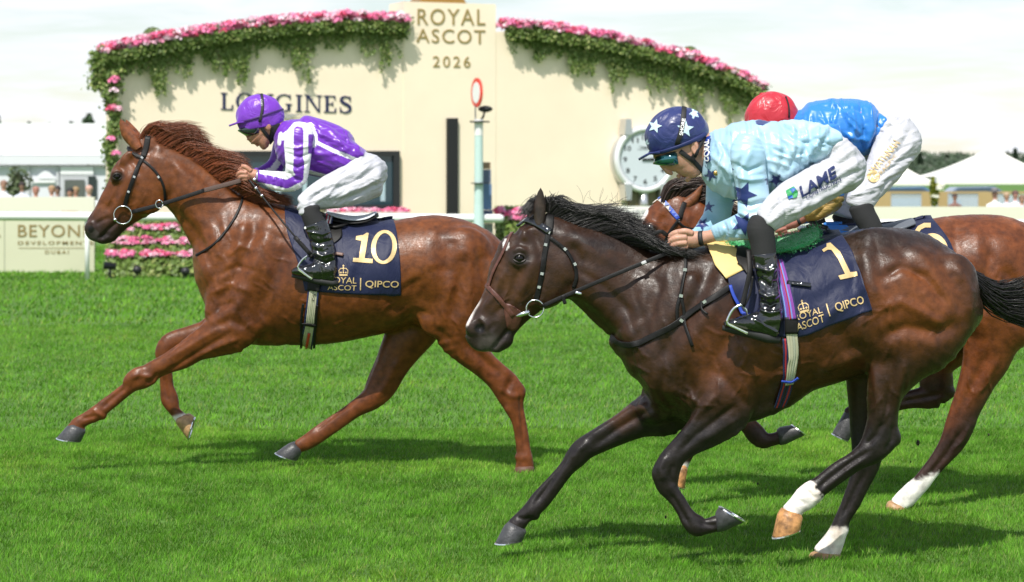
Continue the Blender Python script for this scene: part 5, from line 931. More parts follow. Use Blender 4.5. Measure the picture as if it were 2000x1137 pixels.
def striped_strap(name, sf, pts, wpx, cols, parent, off=.006, n=24, air=None):
    pp = curve(pts, n); s = sf.D/FP
    if air is None: C, Nn = zip(*[sf.at(p[0], p[1], off) for p in pp])
    else: C = [P(p[0], p[1], sf.D+air) for p in pp]; Nn = [Vector((0, -1, .05)).normalized()]*n
    C = list(C)
    for _ in range(3): C = [C[0]]+[(C[i-1]+C[i]*2+C[i+1])/4 for i in range(1, n-1)]+[C[-1]]
    V = []; CC = []; F = []; K = len(cols)
    for i in range(n):
        t_ = (C[min(i+1, n-1)]-C[max(i-1, 0)]).normalized(); sd_ = t_.cross(Nn[i]).normalized(); w0 = (wpx[0]+(wpx[1]-wpx[0])*i/(n-1) if hasattr(wpx, '__len__') else wpx)*s
        for k in range(K):
            for e in (k, k+1): V.append(C[i]+sd_*(e/K-.5)*w0); CC.append((*cols[k], 1))
    for i in range(n-1):
        for k in range(K): F.append((i*2*K+2*k, i*2*K+2*k+1, (i+1)*2*K+2*k+1, (i+1)*2*K+2*k))
    o = mesh_obj(name, V, np.array(F), STR, parent, cols=CC); so = o.modifiers.new('thick', 'SOLIDIFY'); so.thickness = .004; so.offset = 0; return o
CRM = (.48, .46, .33); NV_ = (.012, .02, .08); BK = (.012, .012, .013); RD = (.35, .02, .03); WH = (.7, .7, .7); PU = (.22, .05, .32); LBc = (.15, .25, .6)
GS_ = 'racing saddles'
# saddle 1
t = thing('saddle', tuple(P(650, 440, D1)), 'small black racing saddle under the jockey in purple, with a cream elastic girth', 'saddle', GS_)
mb = MB(); rows = []
def seat(name, D, top, hw, th, mat, parent):   # lofted seat: centre line pixels with half widths (m)
    n = 20; C = curve(top, n); V = []; k = 14
    for i, (x, y, w_) in enumerate(C):
        c = P(x, y, D)
        for j in range(k):
            a = 2*math.pi*j/k; yy = math.cos(a)*w_; zz = math.sin(a)*th-(yy*yy)*.9
            V.append(c+Vector((0, yy, zz)))
    F = [(i*k+j, i*k+(j+1) % k, (i+1)*k+(j+1) % k, (i+1)*k+j) for i in range(n-1) for j in range(k)]+[tuple(range(k))[::-1], tuple((n-1)*k+j for j in range(k))]
    m_ = MB(); m_.add(V, F); return m_.build(name, mat, parent, True)
seat('seat', D1, [(600,404,.06),(620,414,.09),(650,425,.13),(690,429,.16),(720,425,.16),(738,419,.12)], 0, .012, LEATHER, t)
seat('seat_pad', D1, [(640,414,.09),(660,420,.12),(690,424,.145),(718,421,.15),(734,415,.12)], 0, .010, M('pale_pad', (.62, .65, .70), .5, bump=(120, .002)), t)
fl, _ = cloth('flap', SC1, [(606,420),(600,450),(608,475)], [(664,436),(668,462),(650,478)], [(606,420),(640,436),(664,436)], [(608,475),(630,484),(650,478)], LEATHER, t, .010, 16, 12, wrap=False)
bar('saddle_roll', [SC1.at(x, y, .02)[0] for x, y in ((640,447),(655,449),(670,446),(678,443))], [.008, .011, .011, .006], LEATHER, t)
strap('stirrup_leather', SC1, [(628,436),(622,470),(606,505)], 8, LEATHER, t, .02); striped_strap('webbing', SC1, [(646,418),(643,430),(640,444)], 17, [NV_, WH, RD, WH, RD, NV_], t, .03, 10)
striped_strap('girth', S1, [(617,540),(613,570),(608,610),(603,645),(599,677)], (20, 25), [NV_, CRM, CRM, (.40,.40,.27), CRM, CRM, NV_], t, .016); strap('girth_sleeve', S1, [(616,546),(613,568)], 24, LEATHER, t, .02)
strap('girth_strap', S1, [(594,590),(590,630),(588,675)], 5, LEATHER, t, .018); strap('girth_strap', S1, [(620,594),(617,630),(613,674)], 5, LEATHER, t, .018); strap('keeper', S1, [(592,629),(604,631),(618,632)], 6, LEATHER, t, .024, 10); strap('red_buckle', S1, [(604,646),(602,660),(600,676)], 5, M('red_enamel', (.5, .03, .02), .35), t, .024, 8)
lettering('52', (613,572), (610,587), (618,573), S1, t, .022, 0, BLACKP)
stirrup(t, D1, [(600,500),(590,508),(582,522),(590,530),(608,545)], ((583,526),(609,545)), -.385); strap('strap_end', SC1, [(650,496),(660,497),(671,499)], 6, M('tan_leather', (.14, .07, .05), .5), t, .012, 8)
mb = MB(); mb.ball(P(597,506,D1-.37), .006); mb.build('stirrup_eye', STEEL, t)
# saddle 2
t = thing('saddle', tuple(P(1500, 480, D2)), 'black racing saddle with bright green fleece seat cover and purple striped girth', 'saddle', GS_)
FLE = M('green_fleece', (.015, .42, .11), .9, sheen=.5, bump=(120, .02, 6)); YEL = M('yellow_pad', (.70, .52, .20), .6, bump=(9, .008, 3)); RB = M('royal_blue_edge', (.02, .06, .42), .6)
seat('seat', D2, [(1424,484,.07),(1450,488,.10),(1500,488,.15),(1550,474,.17),(1588,462,.13)], 0, .016, LEATHER, t)
sc = seat('seat_cover', D2, [(1422,476,.06),(1450,479,.11),(1500,480,.17),(1540,471,.20),(1572,461,.19),(1594,455,.12)], 0, .026, FLE, t)
rgf = np.random.RandomState(5); mb = MB(); me = sc.data
vv = [v for v in me.vertices]; 
for i in range(4200):
    v = me.vertices[rgf.randint(len(me.vertices))]; p_ = Vector(v.co)+Vector(rgf.randn(3)*.011); d_ = (Vector(v.normal)+Vector(rgf.randn(3)*.45)).normalized()*.012; e_ = Vector(rgf.randn(3)).normalized()*.0025
    mb.add([p_-e_, p_+e_, p_+d_], [(0, 1, 2)])
f_ = mb.build('fleece_pile', FLE, t); f_['kind'] = 'stuff'
cloth('yellow_pad', S2, [(1380,484),(1395,515),(1417,548)], [(1443,480),(1448,505),(1455,531)], [(1380,484),(1410,480),(1443,480)], [(1417,548),(1436,539),(1455,531)], YEL, t, .022, 16, 14)
cloth('numnah', S2, [(1420,545),(1428,578),(1448,612)], [(1475,530),(1490,570),(1500,610)], [(1420,545),(1450,532),(1475,530)], [(1448,612),(1470,618),(1500,610)], NAVY, t, .018, 16, 16, wrap=False)
strap('numnah_edge', S2, [(1424,560),(1436,590),(1450,612),(1476,617)], 6, RB, t, .026)
fl, _ = cloth('flap', SC2, [(1432,490),(1431,510),(1452,526)], [(1462,488),(1470,520),(1472,545)], [(1432,490),(1446,488),(1462,488)], [(1452,526),(1462,540),(1472,545)], LEATHER, t, .02, 12, 12, wrap=False)
airstrap('stirrup_leather', D2, [(1462,488,-.30),(1464,530,-.345),(1456,570,-.36),(1449,597,-.37)], 9, LEATHER, t, .006); airstrap('stirrup_leather_loop', D2, [(1470,540,-.345),(1464,575,-.355),(1452,600,-.365)], 5, LEATHER, t, .004)
stirrup(t, D2, [(1449,595),(1434,602),(1424,617),(1421,632),(1440,642),(1460,651)], ((1422,633),(1460,651)), -.40); bar('stirrup', [P(x, y, D2-.33) for x, y in ((1449,595),(1458,605),(1461,622))], .006, STEEL, t)
striped_strap('surcingle', SC2, [(1520,512),(1531,550),(1541,590),(1546,624)], (20, 26), [NV_, PU, PU, LBc, RD, PU, PU, LBc, NV_], t, .014); strap('girth_sleeve', S2, [(1545,620),(1546,650)], 25, LEATHER, t, .026, 8)
striped_strap('girth', S2, [(1546,646),(1548,680),(1544,715),(1538,745)], (21, 17), [CRM, (.42,.43,.33), CRM, CRM], t, .022); striped_strap('girth_webbing', S2, [(1540,660),(1540,720),(1531,765),(1520,792)], (24, 24), [NV_, RD, NV_, BK, NV_, RD, NV_], t, .014)
strap('blue_keeper', S2, [(1526,735),(1540,739),(1555,730)], 5, RB, t, .03, 10); strap('strap_end', SC2, [(1538,554),(1560,556),(1583,559)], 8, PATENT, t, .012, 10)
# saddle 3
t = thing('saddle', tuple(P(1700, 440, D3)), 'grey racing saddle under the jockey in royal blue, above the rump of the dark bay', 'saddle', GS_)
seat('seat', D3, [(1560,446,.07),(1600,448,.1),(1660,446,.14),(1720,443,.16),(1755,436,.17),(1781,431,.13)], 0, .016, M('grey_leather', (.12, .135, .16), .45, bump=(90, .001)), t)
cloth('blue_pad', S3, [(1608,437),(1622,455),(1634,480)], [(1645,434),(1660,455),(1672,480)], [(1608,437),(1628,433),(1645,434)], [(1634,480),(1650,482),(1672,480)], M('bright_blue_pad', (.03, .20, .60), .6), t, .02, 10, 10, wrap=True)
for i, (a, b) in enumerate((((1575,444),(1612,430)), ((1580,432),(1616,446)), ((1590,428),(1600,450)))): airstrap('strap', D3, [(*a, -.16), (*b, -.17)], 8, LEATHER, t, .006, 6)
# bridles
GB = 'bridles on the racehorses'
t = thing('bridle', tuple(P(262, 345, D1)), 'plain black leather bridle with a round bit ring on the head of the chestnut', 'bridle', GB)
strap('headpiece', S1, [(289,266),(287,282),(283,296),(279,308)], 11, LEATHER, t, .004); strap('browband', S1, [(243,286),(256,298),(270,306),(280,309)], 7, LEATHER, t, .006)
strap('cheekpiece', S1, [(279,308),(268,330),(258,355),(249,382),(244,402)], 8, LEATHER, t, .005); strap('throatlatch', S1, [(280,314),(297,328),(312,346),(321,368),(322,392)], 5, LEATHER, t, .004)
for x, y, a in ((262,346,.4),(251,374,.4),(310,346,.8),(278,309,.6)): p, n = S1.at(x, y, .011); mb = MB(); mb.box(p, (.015, .004, .012), ry=a); mb.build('buckle', STEEL, t)
bitring(t, D1, 240, 420, 17.5, -.095); p = P(225, 429, D1-.098); mb = MB(); mb.ball(p, .012); mb.build('bit_end', STEEL, t, True)
airstrap('rein', D1, [(258,414,-.097),(290,406,-.11),(318,398,-.115),(360,385,-.13),(399,372,-.135)], 8, LEATHER, t); airstrap('rein_grip', D1, [(399,372,-.135),(430,364,-.135),(470,353,-.115)], 9, RUBBER, t, .006)
strap('hanging_rein', S1, [(477,368),(472,395),(462,420),(445,447),(417,479),(384,499)], 4.5, LEATHER, t, .006); n_ = 14; bar('rein_ring', [P(311+7*math.cos(a), 399+8*math.sin(a), D1-.125) for a in np.linspace(0, 2*math.pi, 16)], .003, STEEL, t)
bar('far_rein', [P(x, y, D1+o) for x, y, o in ((270,428,.06),(285,424,.09),(296,414,.1),(300,404,.1))], .003, LEATHER, t)
t = thing('bridle', tuple(P(1050, 540, D2)), 'black bridle with padded browband and brown cheeker noseband on the dark bay', 'bridle', GB)
strap('browband', S2, [(997,434),(1010,428),(1035,431),(1056,442),(1074,454)], 13, PATENT, t, .008, th=.009); strap('headpiece', S2, [(1074,420),(1073,438),(1071,456)], 16, LEATHER, t, .005)
strap('cheekpiece', S2, [(1071,456),(1066,485),(1060,520),(1054,555),(1048,585)], 10, LEATHER, t, .005); strap('throatlatch', S2, [(1074,464),(1102,486),(1118,512),(1126,540),(1120,562)], 7, LEATHER, t, .005)
strap('nose_strap', S2, [(1001,450),(983,494),(965,530),(955,560)], 6, BROWNL, t, .005); strap('cheeker', S2, [(951,557),(966,574),(986,596),(1002,618)], 9, BROWNL, t, .006)
V = [(985,594),(1006,600),(1020,612),(1012,630),(1000,644),(989,640),(988,618)]
cloth('bit_guard', S2, [(984,592),(986,615),(990,640)], [(1004,600),(1020,612),(1010,640)], [(984,592),(996,594),(1004,600)], [(990,640),(1000,646),(1010,640)], BROWNL, t, .008, 10, 10, wrap=False, thick=.006)
for x, y, a in ((1066,479,.2),(1057,534,.2),(1053,560,.2),(1103,487,.8),(1121,516,1.1),(1072,455,.4)): p, n = S2.at(x, y, .012); mb = MB(); mb.box(p, (.015, .004, .013), ry=a); mb.build('buckle', STEEL, t)
bitring(t, D2, 1045, 603, 17, -.105, .0034); mb = MB(); mb.tube([P(1008,618,D2-.108), P(1018,614,D2-.11), P(1034,609,D2-.11)], [.004, .011, .012], 10); mb.build('bit_cheek', STEEL, t, True)
airstrap('rein', D2, [(1060,598,-.108),(1090,584,-.12),(1127,568,-.13),(1209,533,-.16),(1309,492,-.125)], 8, LEATHER, t); airstrap('rein_buckle', D2, [(1124,571,-.142),(1136,574,-.142)], 5, STEEL, t, n=4)
airstrap('rein_loop', D2, [(1305,462,-.10),(1290,452,-.11),(1272,462,-.10),(1266,474,-.09),(1285,478,-.10),(1308,472,-.11)], 8, LEATHER, t); airstrap('rein_stop', D2, [(1100,577,-.14),(1101,585,-.14),(1104,594,-.14)], 7, LEATHER, t, n=6)
mb = MB(); p = P(1258,508,D2-.155); airstrap('white_mark', D2, [(1253,515,-.162),(1262,511,-.16)], 6, M('pale_tape', (.5, .5, .5), .5), t, n=4)
t = thing('breastplate', tuple(P(1330, 620, D2)), 'black elastic breastplate across the chest of the dark bay with a neck strap', 'breastplate')
strap('chest_strap', S2, [(1195,659),(1212,670),(1228,673),(1250,670),(1285,652),(1317,634),(1355,608),(1400,578),(1450,543)], 12, LEATHER, t, .008); strap('neck_strap', S2, [(1338,494),(1339,515),(1337,540),(1330,575),(1322,600),(1322,626)], 6, LEATHER, t, .006)
strap('neck_strap', S2, [(1331,580),(1335,605),(1338,630),(1346,655),(1352,676)], 6, LEATHER, t, .008); strap('strap_end', S2, [(1372,590),(1372,606),(1383,614)], 4, LEATHER, t, .012, 8)
for x, y, a in ((1338,531,.1),(1332,579,.2),(1332,627,.6),(1379,592,-.6)): p, n = S2.at(x, y, .017); mb = MB(); mb.box(p, (.017, .005, .014), ry=a); mb.build('buckle', STEEL, t)
t = thing('bridle', tuple(P(1320, 430, D3)), 'black bridle with blue and white triangle browband on the middle bay', 'bridle', GB)
strap('browband', S3, [(1272,394),(1281,387),(1294,393),(1310,410),(1326,430)], 8.5, M('white_browband', (.66, .56, .50), .5), t, .004)
bb = [np.array(p) for p in curve([(1272,394),(1281,387),(1294,393),(1310,410),(1322,425)], 10)]; polys = []
for i in range(9):
    a, b = bb[i], bb[i+1]; d_ = (b-a)/np.linalg.norm(b-a); q_ = np.array((d_[1], -d_[0])); polys.append([[tuple(a+q_*4), tuple(b+q_*4), tuple((a+b)/2-q_*3.6)]])
shape_on(polys, S3, t, .0105, 'triangle_pattern', M('cornflower_print', (.10, .16, .46), .5)); strap('browband_end', S3, [(1311,411),(1318,420),(1325,428)], 8.8, RB, t, .006, 6)
strap('headpiece', S3, [(1337,396),(1332,408),(1327,428)], 9, LEATHER, t, .005); strap('cheekpiece', S3, [(1325,430),(1317,440),(1308,454),(1300,470)], 6, LEATHER, t, .005); strap('throatlatch', S3, [(1325,432),(1332,441),(1345,446),(1362,448)], 4, LEATHER, t, .005)
# whips
def whip(D, pts, flap, label):
    t = thing('whip', tuple(P(*pts[0][:2], D+pts[0][2])), label, 'whip', 'whips in the jockeys hands')
    C = [P(x, y, D+o) for x, y, o in curve(pts, 24)]; bar('shaft', C, [.009-.0045*i/23 for i in range(24)], LEATHER, t)
    for i in (4, 8): mb = MB(); mb.tube([C[i], C[i+1]], .0105, 8); mb.build('ring', STEEL, t, True)
    a, b = flap; airstrap('flap', D, [a, b], 8, LEATHER, t, .008, 6)
whip(D1, [(487,352,-.14),(504,373,-.18),(522,396,-.24),(560,443,-.36),(604,494,-.40)], ((576,463,-.39),(607,498,-.405)), 'black riding whip pointing down from the hand of the jockey in purple')
# ------------------------------------------------------------------ ground and grass
def groundmat():
    m = M('turf_soil', (.075, .17, .018), .95, var=(3, .7, 1.25, 6), bump=(60, .01)); return m
mb = MB(); mb.add([(-900, -20, 0), (900, -20, 0), (900, 1800, 0), (-900, 1800, 0)], [(0, 1, 2, 3)]); g = mb.build('ground', groundmat()); g['kind'] = 'structure'
GR = M('grass_blade', (.1, .2, .03), .55, spec=.15, attr=True); n_ = GR.node_tree.nodes; l_ = GR.node_tree.links
tr_ = n_.new('ShaderNodeBsdfTranslucent'); ms_ = n_.new('ShaderNodeMixShader'); ms_.inputs[0].default_value = .35; vc_ = [x for x in n_ if x.type == 'VERTEX_COLOR'][0]
l_.new(vc_.outputs[0], tr_.inputs[0]); l_.new(n_['Principled BSDF'].outputs[0], ms_.inputs[1]); l_.new(tr_.outputs[0], ms_.inputs[2]); l_.new(ms_.outputs[0], n_['Material Output'].inputs['Surface'])
def grass(name, y0, y1, dens, hmin, hmax, wd, seed, label, seg=2):
    rg = np.random.RandomState(seed); n = int(dens*(y1*y1-y0*y0)*.245); Y = np.sqrt(rg.rand(n)*(y1*y1-y0*y0)+y0*y0); X = (rg.rand(n)-.5)*Y*.49
    V0 = np.stack([X, Y, np.zeros(n)], 1); pn = vnoise(V0, .9, 2, 3); pf = vnoise(V0, 7, 3, 2); tuft = vnoise(V0*np.array([1, 1, 1]), 22, 8, 2)
    h = rg.uniform(hmin, hmax, n)*(1+.45*pf+.6*tuft); a = rg.rand(n)*2*math.pi; ln = rg.rand(n)**.7*1.0*h; la = vnoise(V0, 5, 9, 2)*5+rg.randn(n)*1.1
    dx, dy = np.cos(a)*wd/2, np.sin(a)*wd/2; lx, ly = np.cos(la)*ln, np.sin(la)*ln
    base = np.array([.122, .298, .026]); C = base*(1+.24*pn[:, None]+.40*pf[:, None]+.5*tuft[:, None])*rg.uniform(.6, 1.35, (n, 1)); yl = (rg.rand(n) < .11)[:, None]; C = np.where(yl, np.array([.24, .33, .08])*rg.uniform(.7, 1.3, (n, 1)), C); C = C*(1+np.clip(pn, 0, 1)[:, None]*np.array([.5, .1, .2])); C = np.clip(C, .01, .6)
    z = np.zeros(n)
    if seg == 2:
        P_ = [np.stack([X-dx, Y-dy, z-.004], 1), np.stack([X+dx, Y+dy, z-.004], 1), np.stack([X+dx*.8+lx*.35, Y+dy*.8+ly*.35, h*.6], 1), np.stack([X-dx*.8+lx*.35, Y-dy*.8+ly*.35, h*.6], 1), np.stack([X+lx, Y+ly, h*.95], 1)]
        V = np.stack(P_, 1).reshape(-1, 3); b = np.arange(n)[:, None]*5; F = np.concatenate([b+np.array([[0, 1, 2]]), b+np.array([[0, 2, 3]]), b+np.array([[3, 2, 4]])]); k = 5; sh = np.array([.55, .55, .95, .95, 1.25])
    else:
        P_ = [np.stack([X-dx, Y-dy, z-.004], 1), np.stack([X+dx, Y+dy, z-.004], 1), np.stack([X+lx, Y+ly, h], 1)]
        V = np.stack(P_, 1).reshape(-1, 3); F = np.arange(3*n).reshape(-1, 3); k = 3; sh = np.array([.7, .7, 1.2])
    CC = (C[:, None, :]*(sh*0+1)[None, :, None]).reshape(-1, 3); CC = np.concatenate([CC, np.ones((len(CC), 1))], 1)
    o = mesh_obj(name, V, F, GR, None, smooth=False, cols=CC); tag(o, label, 'grass', kind='stuff'); return o
grass('grass', 9.2, 16.5, 8500, .014, .034, .0055, 1, 'short mown green turf of the track under the galloping horses', 1)
grass('grass', 16.5, 28, 1100, .022, .045, .010, 2, 'sunlit green turf between the chestnut and the running rail', 1)
grass('grass', 28, 60, 130, .035, .07, .030, 3, 'far strip of lawn running up to the boards and flower bed', 1)
# ------------------------------------------------------------------ the grandstand wall
TH = R(22); CT, ST = math.cos(TH), math.sin(TH); Y0 = 47.0
def wl(px, py):                                # pixel -> facade coordinates (along, up)
    q = (px-1000)/FP; s_ = Y0*q/(CT-q*ST); Yd = Y0+s_*ST; return s_, HC-(py-HOR)/FP*Yd
def FL(s_, z, n=0.0): return Vector((s_*CT+ST*n, Y0+s_*ST-CT*n, z))
def W(px, py, n=0.0): s_, z = wl(px, py); return FL(s_, z, n)
CREAM = M('cream_render', (.87, .75, .575), .85, var=(1.2, .97, 1.03), bump=(40, .002)); GOLDL = M('gold_sign_letters', (.33, .24, .08), .5, metal=.2); NAVYL = M('navy_sign_letters', (.010, .016, .075), .45)
b_ = thing('grandstand_wall', FL(0, 0), 'cream curved-top stand wall behind the rail with a raised central tower', 'building')
top = [(235,112),(300,88),(400,70),(480,58),(560,50),(640,45),(700,43),(788,46)]; topr = [(968,62),(1000,62),(1060,68),(1130,78),(1200,90),(1280,110),(1350,130),(1410,152),(1455,172),(1490,200)]
pl = [wl(*p) for p in curve(top, 22)]+[wl(*p) for p in curve(topr, 26)]; sL = wl(235, 500)[0]; sR = wl(1490, 500)[0]
poly = [(sL, -.05)]+pl+[(sR, -.05)]; mb = MB(); mb.prism([FL(s_, z, 0) for s_, z in poly], FL(0, 0, -1.35)-FL(0, 0, 0)); o = mb.build('wall', CREAM, b_)
tw = [wl(788, 3), wl(968, 10)]; s0, s1_ = tw[0][0], tw[1][0]; zt = tw[0][1]; mb = MB(); mb.prism([FL(s0, 0, .012), FL(s0, zt, .012), FL(s1_, zt, .012), FL(s1_, 0, .012)], FL(0, 0, -.9)-FL(0, 0, 0)); mb.build('tower', CREAM, b_)
def ftext(txt, a, b, c, parent, mat, bold=0, depth=.015, n=.013, sp=1.0, shape=None, name='lettering'):
    V, F = shape or text_shape(txt, bold, sp); q = quadmap(V, a, b, c) if shape is None or shape is not None else V
    W_ = [W(x, y, n+depth) for x, y in q]; B_ = [W(x, y, n) for x, y in q]; k = len(W_); E_ = {}
    for f in F:
        for i in range(len(f)): e = (f[i], f[(i+1) % len(f)]); E_[e] = 1
    m = MB(); ff = []
    for f in F:
        nn = (W_[f[1]]-W_[f[0]]).cross(W_[f[2]]-W_[f[1]]); ff.append(f if nn.y < 0 else f[::-1])
    m.add(W_+B_, ff+[(a_, b2, b2+k, a_+k) for (a_, b2) in E_ if (b2, a_) not in E_]); o = m.build(name, mat, parent); return o
ftext('ROYAL', (815,48.5), (947,49.5), (815,17), b_, GOLDL, .0, sp=1.15); ftext('ASCOT', (813,83), (947,86), (813,56), b_, GOLDL, .0, sp=1.15); ftext('2026', (845,131), (918,132), (845,109.5), b_, GOLDL, .0, sp=1.3)
def serif(word):                               # roman capitals with thick stems, thin bars and serifs
    T, t_, S = .15, .055, .06; out = []; x = 0
    def rect(a, b, c, d): return [[(a, b), (c, b), (c, d), (a, d)]]
    def slab(cx, y, w_=.34): return rect(cx-w_/2, y, cx+w_/2, y+t_)
    def arc(cx, cy, rx, ry, a0, a1, n=26): 
        o1 = [(cx+rx*math.cos(a), cy+ry*math.sin(a)) for a in np.linspace(a0, a1, n)]; i1 = [(cx+(rx-T*.2-T*.75*abs(math.cos(a)))*math.cos(a), cy+(ry-t_-.02)*math.sin(a)) for a in np.linspace(a0, a1, n)]; return [o1+i1[::-1]]
    for ch in word:
        g = []
        if ch == 'L': g = [rect(.1, 0, .1+T, 1), slab(.175, .945), rect(0, 0, .66, t_), [[(.66, 0), (.66, .30), (.61, .30), (.56, .05)]]]; w_ = .7
        elif ch == 'O': g = [[ellipse(.5, .5, .48, .52, 44), ellipse(.5, .5, .33, .46, 44)[::-1]]]; w_ = 1.0
        elif ch == 'N': g = [rect(.1, 0, .1+t_*1.2, 1), slab(.13, 0, .3), rect(.76, 0, .76+t_*1.2, 1), slab(.79, .945, .3), [[(.02, 1), (.24, 1), (.83, 0), (.76, 0), (.70, .03), (.10, .94), (.02, .945)]]]; w_ = .94
        elif ch == 'G': g = [arc(.48, .5, .47, .52, R(48), R(318)), rect(.66, .04, .66+T, .42), slab(.735, .40, .34), rect(.78, .70, .83, 1.0)]; w_ = .98
        elif ch == 'I': g = [rect(.13, 0, .13+T, 1), slab(.205, 0), slab(.205, .945)]; w_ = .41
        elif ch == 'E': g = [rect(.1, 0, .1+T, 1), rect(0, 0, .66, t_), rect(0, .945, .62, 1), rect(.2, .48, .48, .535), rect(.45, .38, .50, .64), [[(.66, 0), (.66, .28), (.62, .28), (.56, .05)]], [[(.62, 1), (.62, .74), (.58, .74), (.53, .95)]]]; w_ = .72
        elif ch == 'S':
            c_ = curve([(.60,.80),(.50,.93),(.33,.96),(.16,.88),(.13,.70),(.30,.56),(.48,.46),(.60,.32),(.56,.13),(.38,.03),(.20,.05),(.08,.22)], 34); g = []
            A = np.array(c_); Lf = []; Rt = []
            for i in range(34):
                d_ = A[min(i+1, 33)]-A[max(i-1, 0)]; d_ /= np.linalg.norm(d_); q = np.array((-d_[1], d_[0]))*(.035+.055*math.sin(math.pi*i/33)**2); Lf.append(tuple(A[i]+q)); Rt.append(tuple(A[i]-q))
            g = [[Lf+Rt[::-1]], rect(.58, .68, .63, .98), rect(.05, .02, .10, .34)]; w_ = .70
        out += [[[(px_+x, py_) for px_, py_ in lp] for lp in pl_] for pl_ in g]; x += w_+.10
    V, F = poly_shape(out); V = V/np.array([x-.10, 1.0]); return V, F
ftext('', (431,214), (687,221), (431,181), b_, NAVYL, depth=.02, n=.0, shape=serif('LONGINES'))
wing = poly_shape([[[(480,225),(560,222),(620,226),(560,225.5)]], [[(540,226),(580,226),(562,232)]]]); m_ = MB(); m_.add([W(x, y, .03) for x, y in wing[0]], wing[1]); m_.build('emblem', M('grey_emblem', (.35, .35, .33), .5), b_)
# window
t = thing('window', W(604, 408), 'wide dark-framed window in the cream wall behind the jockey in purple', 'window'); DK = M('dark_frame', (.02, .02, .022), .5)
def frect(m, x0, y0, x1, y1, n0, n1, mi=0):
    q = [W(x0, y0, n1), W(x1, y0, n1), W(x1, y1, n1), W(x0, y1, n1)]; m.prism(q, FL(0, 0, n0)-FL(0, 0, n1), mi)
for r_ in ((430,295,778,304), (430,400,778,408), (430,304,440,400), (766,304,778,400)): m_ = MB(); frect(m_, *r_, .0, .10); m_.build('frame', DK, t)
m_ = MB(); frect(m_, 440, 304, 766, 400, .0, .03); m_.build('pane', M('dark_glass', (.02, .05, .065), .08, spec=.7), t)
for x0, x1, y0, y1 in ((590,598,340,385), (541,548,372,385), (742,751,322,393), (536,540,350,380)): m_ = MB(); frect(m_, x0, y0, x1, y1, .035, .045); m_.build('pane_strip', M('pale_strip', (.42, .55, .60), .6), t)  # pale upright strips set just in front of the pane
m_ = MB(); frect(m_, 640, 320, 700, 400, .033, .04); m_.build('pane_panel', M('blue_panel', (.05, .13, .17), .5), t)  # blue rectangle set just in front of the pane
t = thing('wall_strip', W(881, 420), 'tall narrow black strip fixed to the cream wall left of the winning post', 'panel'); m_ = MB(); frect(m_, 871, 231, 892, 545, .0, .09); m_.build('board', M('matt_black', (.010, .010, .011), .6), t)
# statue plinth at the very top
t = thing('gilded_plinth', W(870, 3), 'gilded base standing on top of the central tower, cut by the upper edge', 'plinth'); zt_ = zt; m_ = MB(); s_a, s_b = wl(822, 0)[0], wl(915, 0)[0]
m_.prism([FL(s_a, zt, -.1), FL(s_b, zt, -.1), FL(s_b-.08, zt+.12, -.1), FL(s_a+.08, zt+.12, -.1)], FL(0, 0, -.7)-FL(0, 0, 0)); m_.build('foot', M('gilding', (.45, .25, .07), .35, metal=.7), t)
m_ = MB(); m_.prism([FL(s_a+.14, zt+.12, -.16), FL(s_b-.14, zt+.12, -.16), FL(s_b-.2, zt+.5, -.16), FL(s_a+.2, zt+.5, -.16)], FL(0, 0, -.55)-FL(0, 0, 0)); m_.build('block', M('gilding'), t)
# clock
t = thing('wall_clock', W(1247, 312), 'big round wristwatch-shaped clock with steel case on the cream wall', 'clock'); cs, cz = wl(1249, 312); SIL = M('brushed_silver', (.62, .63, .64), .32, metal=.85); DIAL = M('pale_dial', (.60, .66, .70), .5)
def disc(r0, n0, r1, n1, mat, name, rin=0, seg=64, par=t):
    m = MB(); V = []; prof = [(r0, n0), (r1, n1)]
    if rin: prof += [(rin, n1), (rin, n0)]
    for r_, nn in prof:
        for k in range(seg): a = 2*math.pi*k/seg; V.append(FL(cs+r_*math.cos(a), cz+r_*math.sin(a), nn))
    K = len(prof); F = [(i*seg+k, i*seg+(k+1) % seg, (i+1)*seg+(k+1) % seg, (i+1)*seg+k) for i in range(K-1) for k in range(seg)]
    if not rin: F += [tuple((K-1)*seg+k for k in range(seg))]
    m.add(V, F); return m.build(name, mat, par, True if rin else False)
RR = .70; disc(RR, .0, RR, .26, SIL, 'case', rin=.01); disc(RR+.01, .26, RR-.005, .32, M('polished_silver', (.80, .81, .82), .25, metal=.2), 'bezel', rin=RR-.105); dl = disc(RR-.10, .22, RR-.10, .285, DIAL, 'dial')
CLK = M('clock_black', (.02, .02, .022), .5)
for k in range(12):
    a = math.pi/2-2*math.pi*(k+1)/12; V, F = text_shape(str(k+1), .02); hw, hh = (.075 if k > 8 else .045), .055; c_ = (cs+.47*math.cos(a), cz+.47*math.sin(a))
    m_ = MB(); m_.add([FL(c_[0]+(v[0]-.5)*2*hw, c_[1]+(v[1]-.5)*2*hh, .289) for v in V], F); m_.build('numeral', CLK, dl)
for k in range(60):
    a = 2*math.pi*k/60; m_ = MB(); u = Vector((math.cos(a), math.sin(a))); w_ = Vector((-u.y, u.x))*(.008 if k % 5 else .014); m_.add([FL(cs+u.x*r_+sgn*w_.x, cz+u.y*r_+sgn*w_.y, .289) for r_, sgn in ((.56, -1), (.56, 1), (.595, 1), (.595, -1))], [(0, 1, 2, 3)]); m_.build('tick', CLK, dl)
for ang, ln, wd in ((R(-2), .36, .028), (R(8), .52, .016)):
    m_ = MB(); u = Vector((math.cos(ang), math.sin(ang))); w_ = Vector((-u.y, u.x)); m_.prism([FL(cs+u.x*a+w_.x*b, cz+u.y*a+w_.y*b, .30) for a, b in ((-.08, -wd), (-.08, wd), (ln, wd*.4), (ln, -wd*.4))], FL(0, 0, .01)-FL(0, 0, 0)); m_.build('hand', CLK, t)
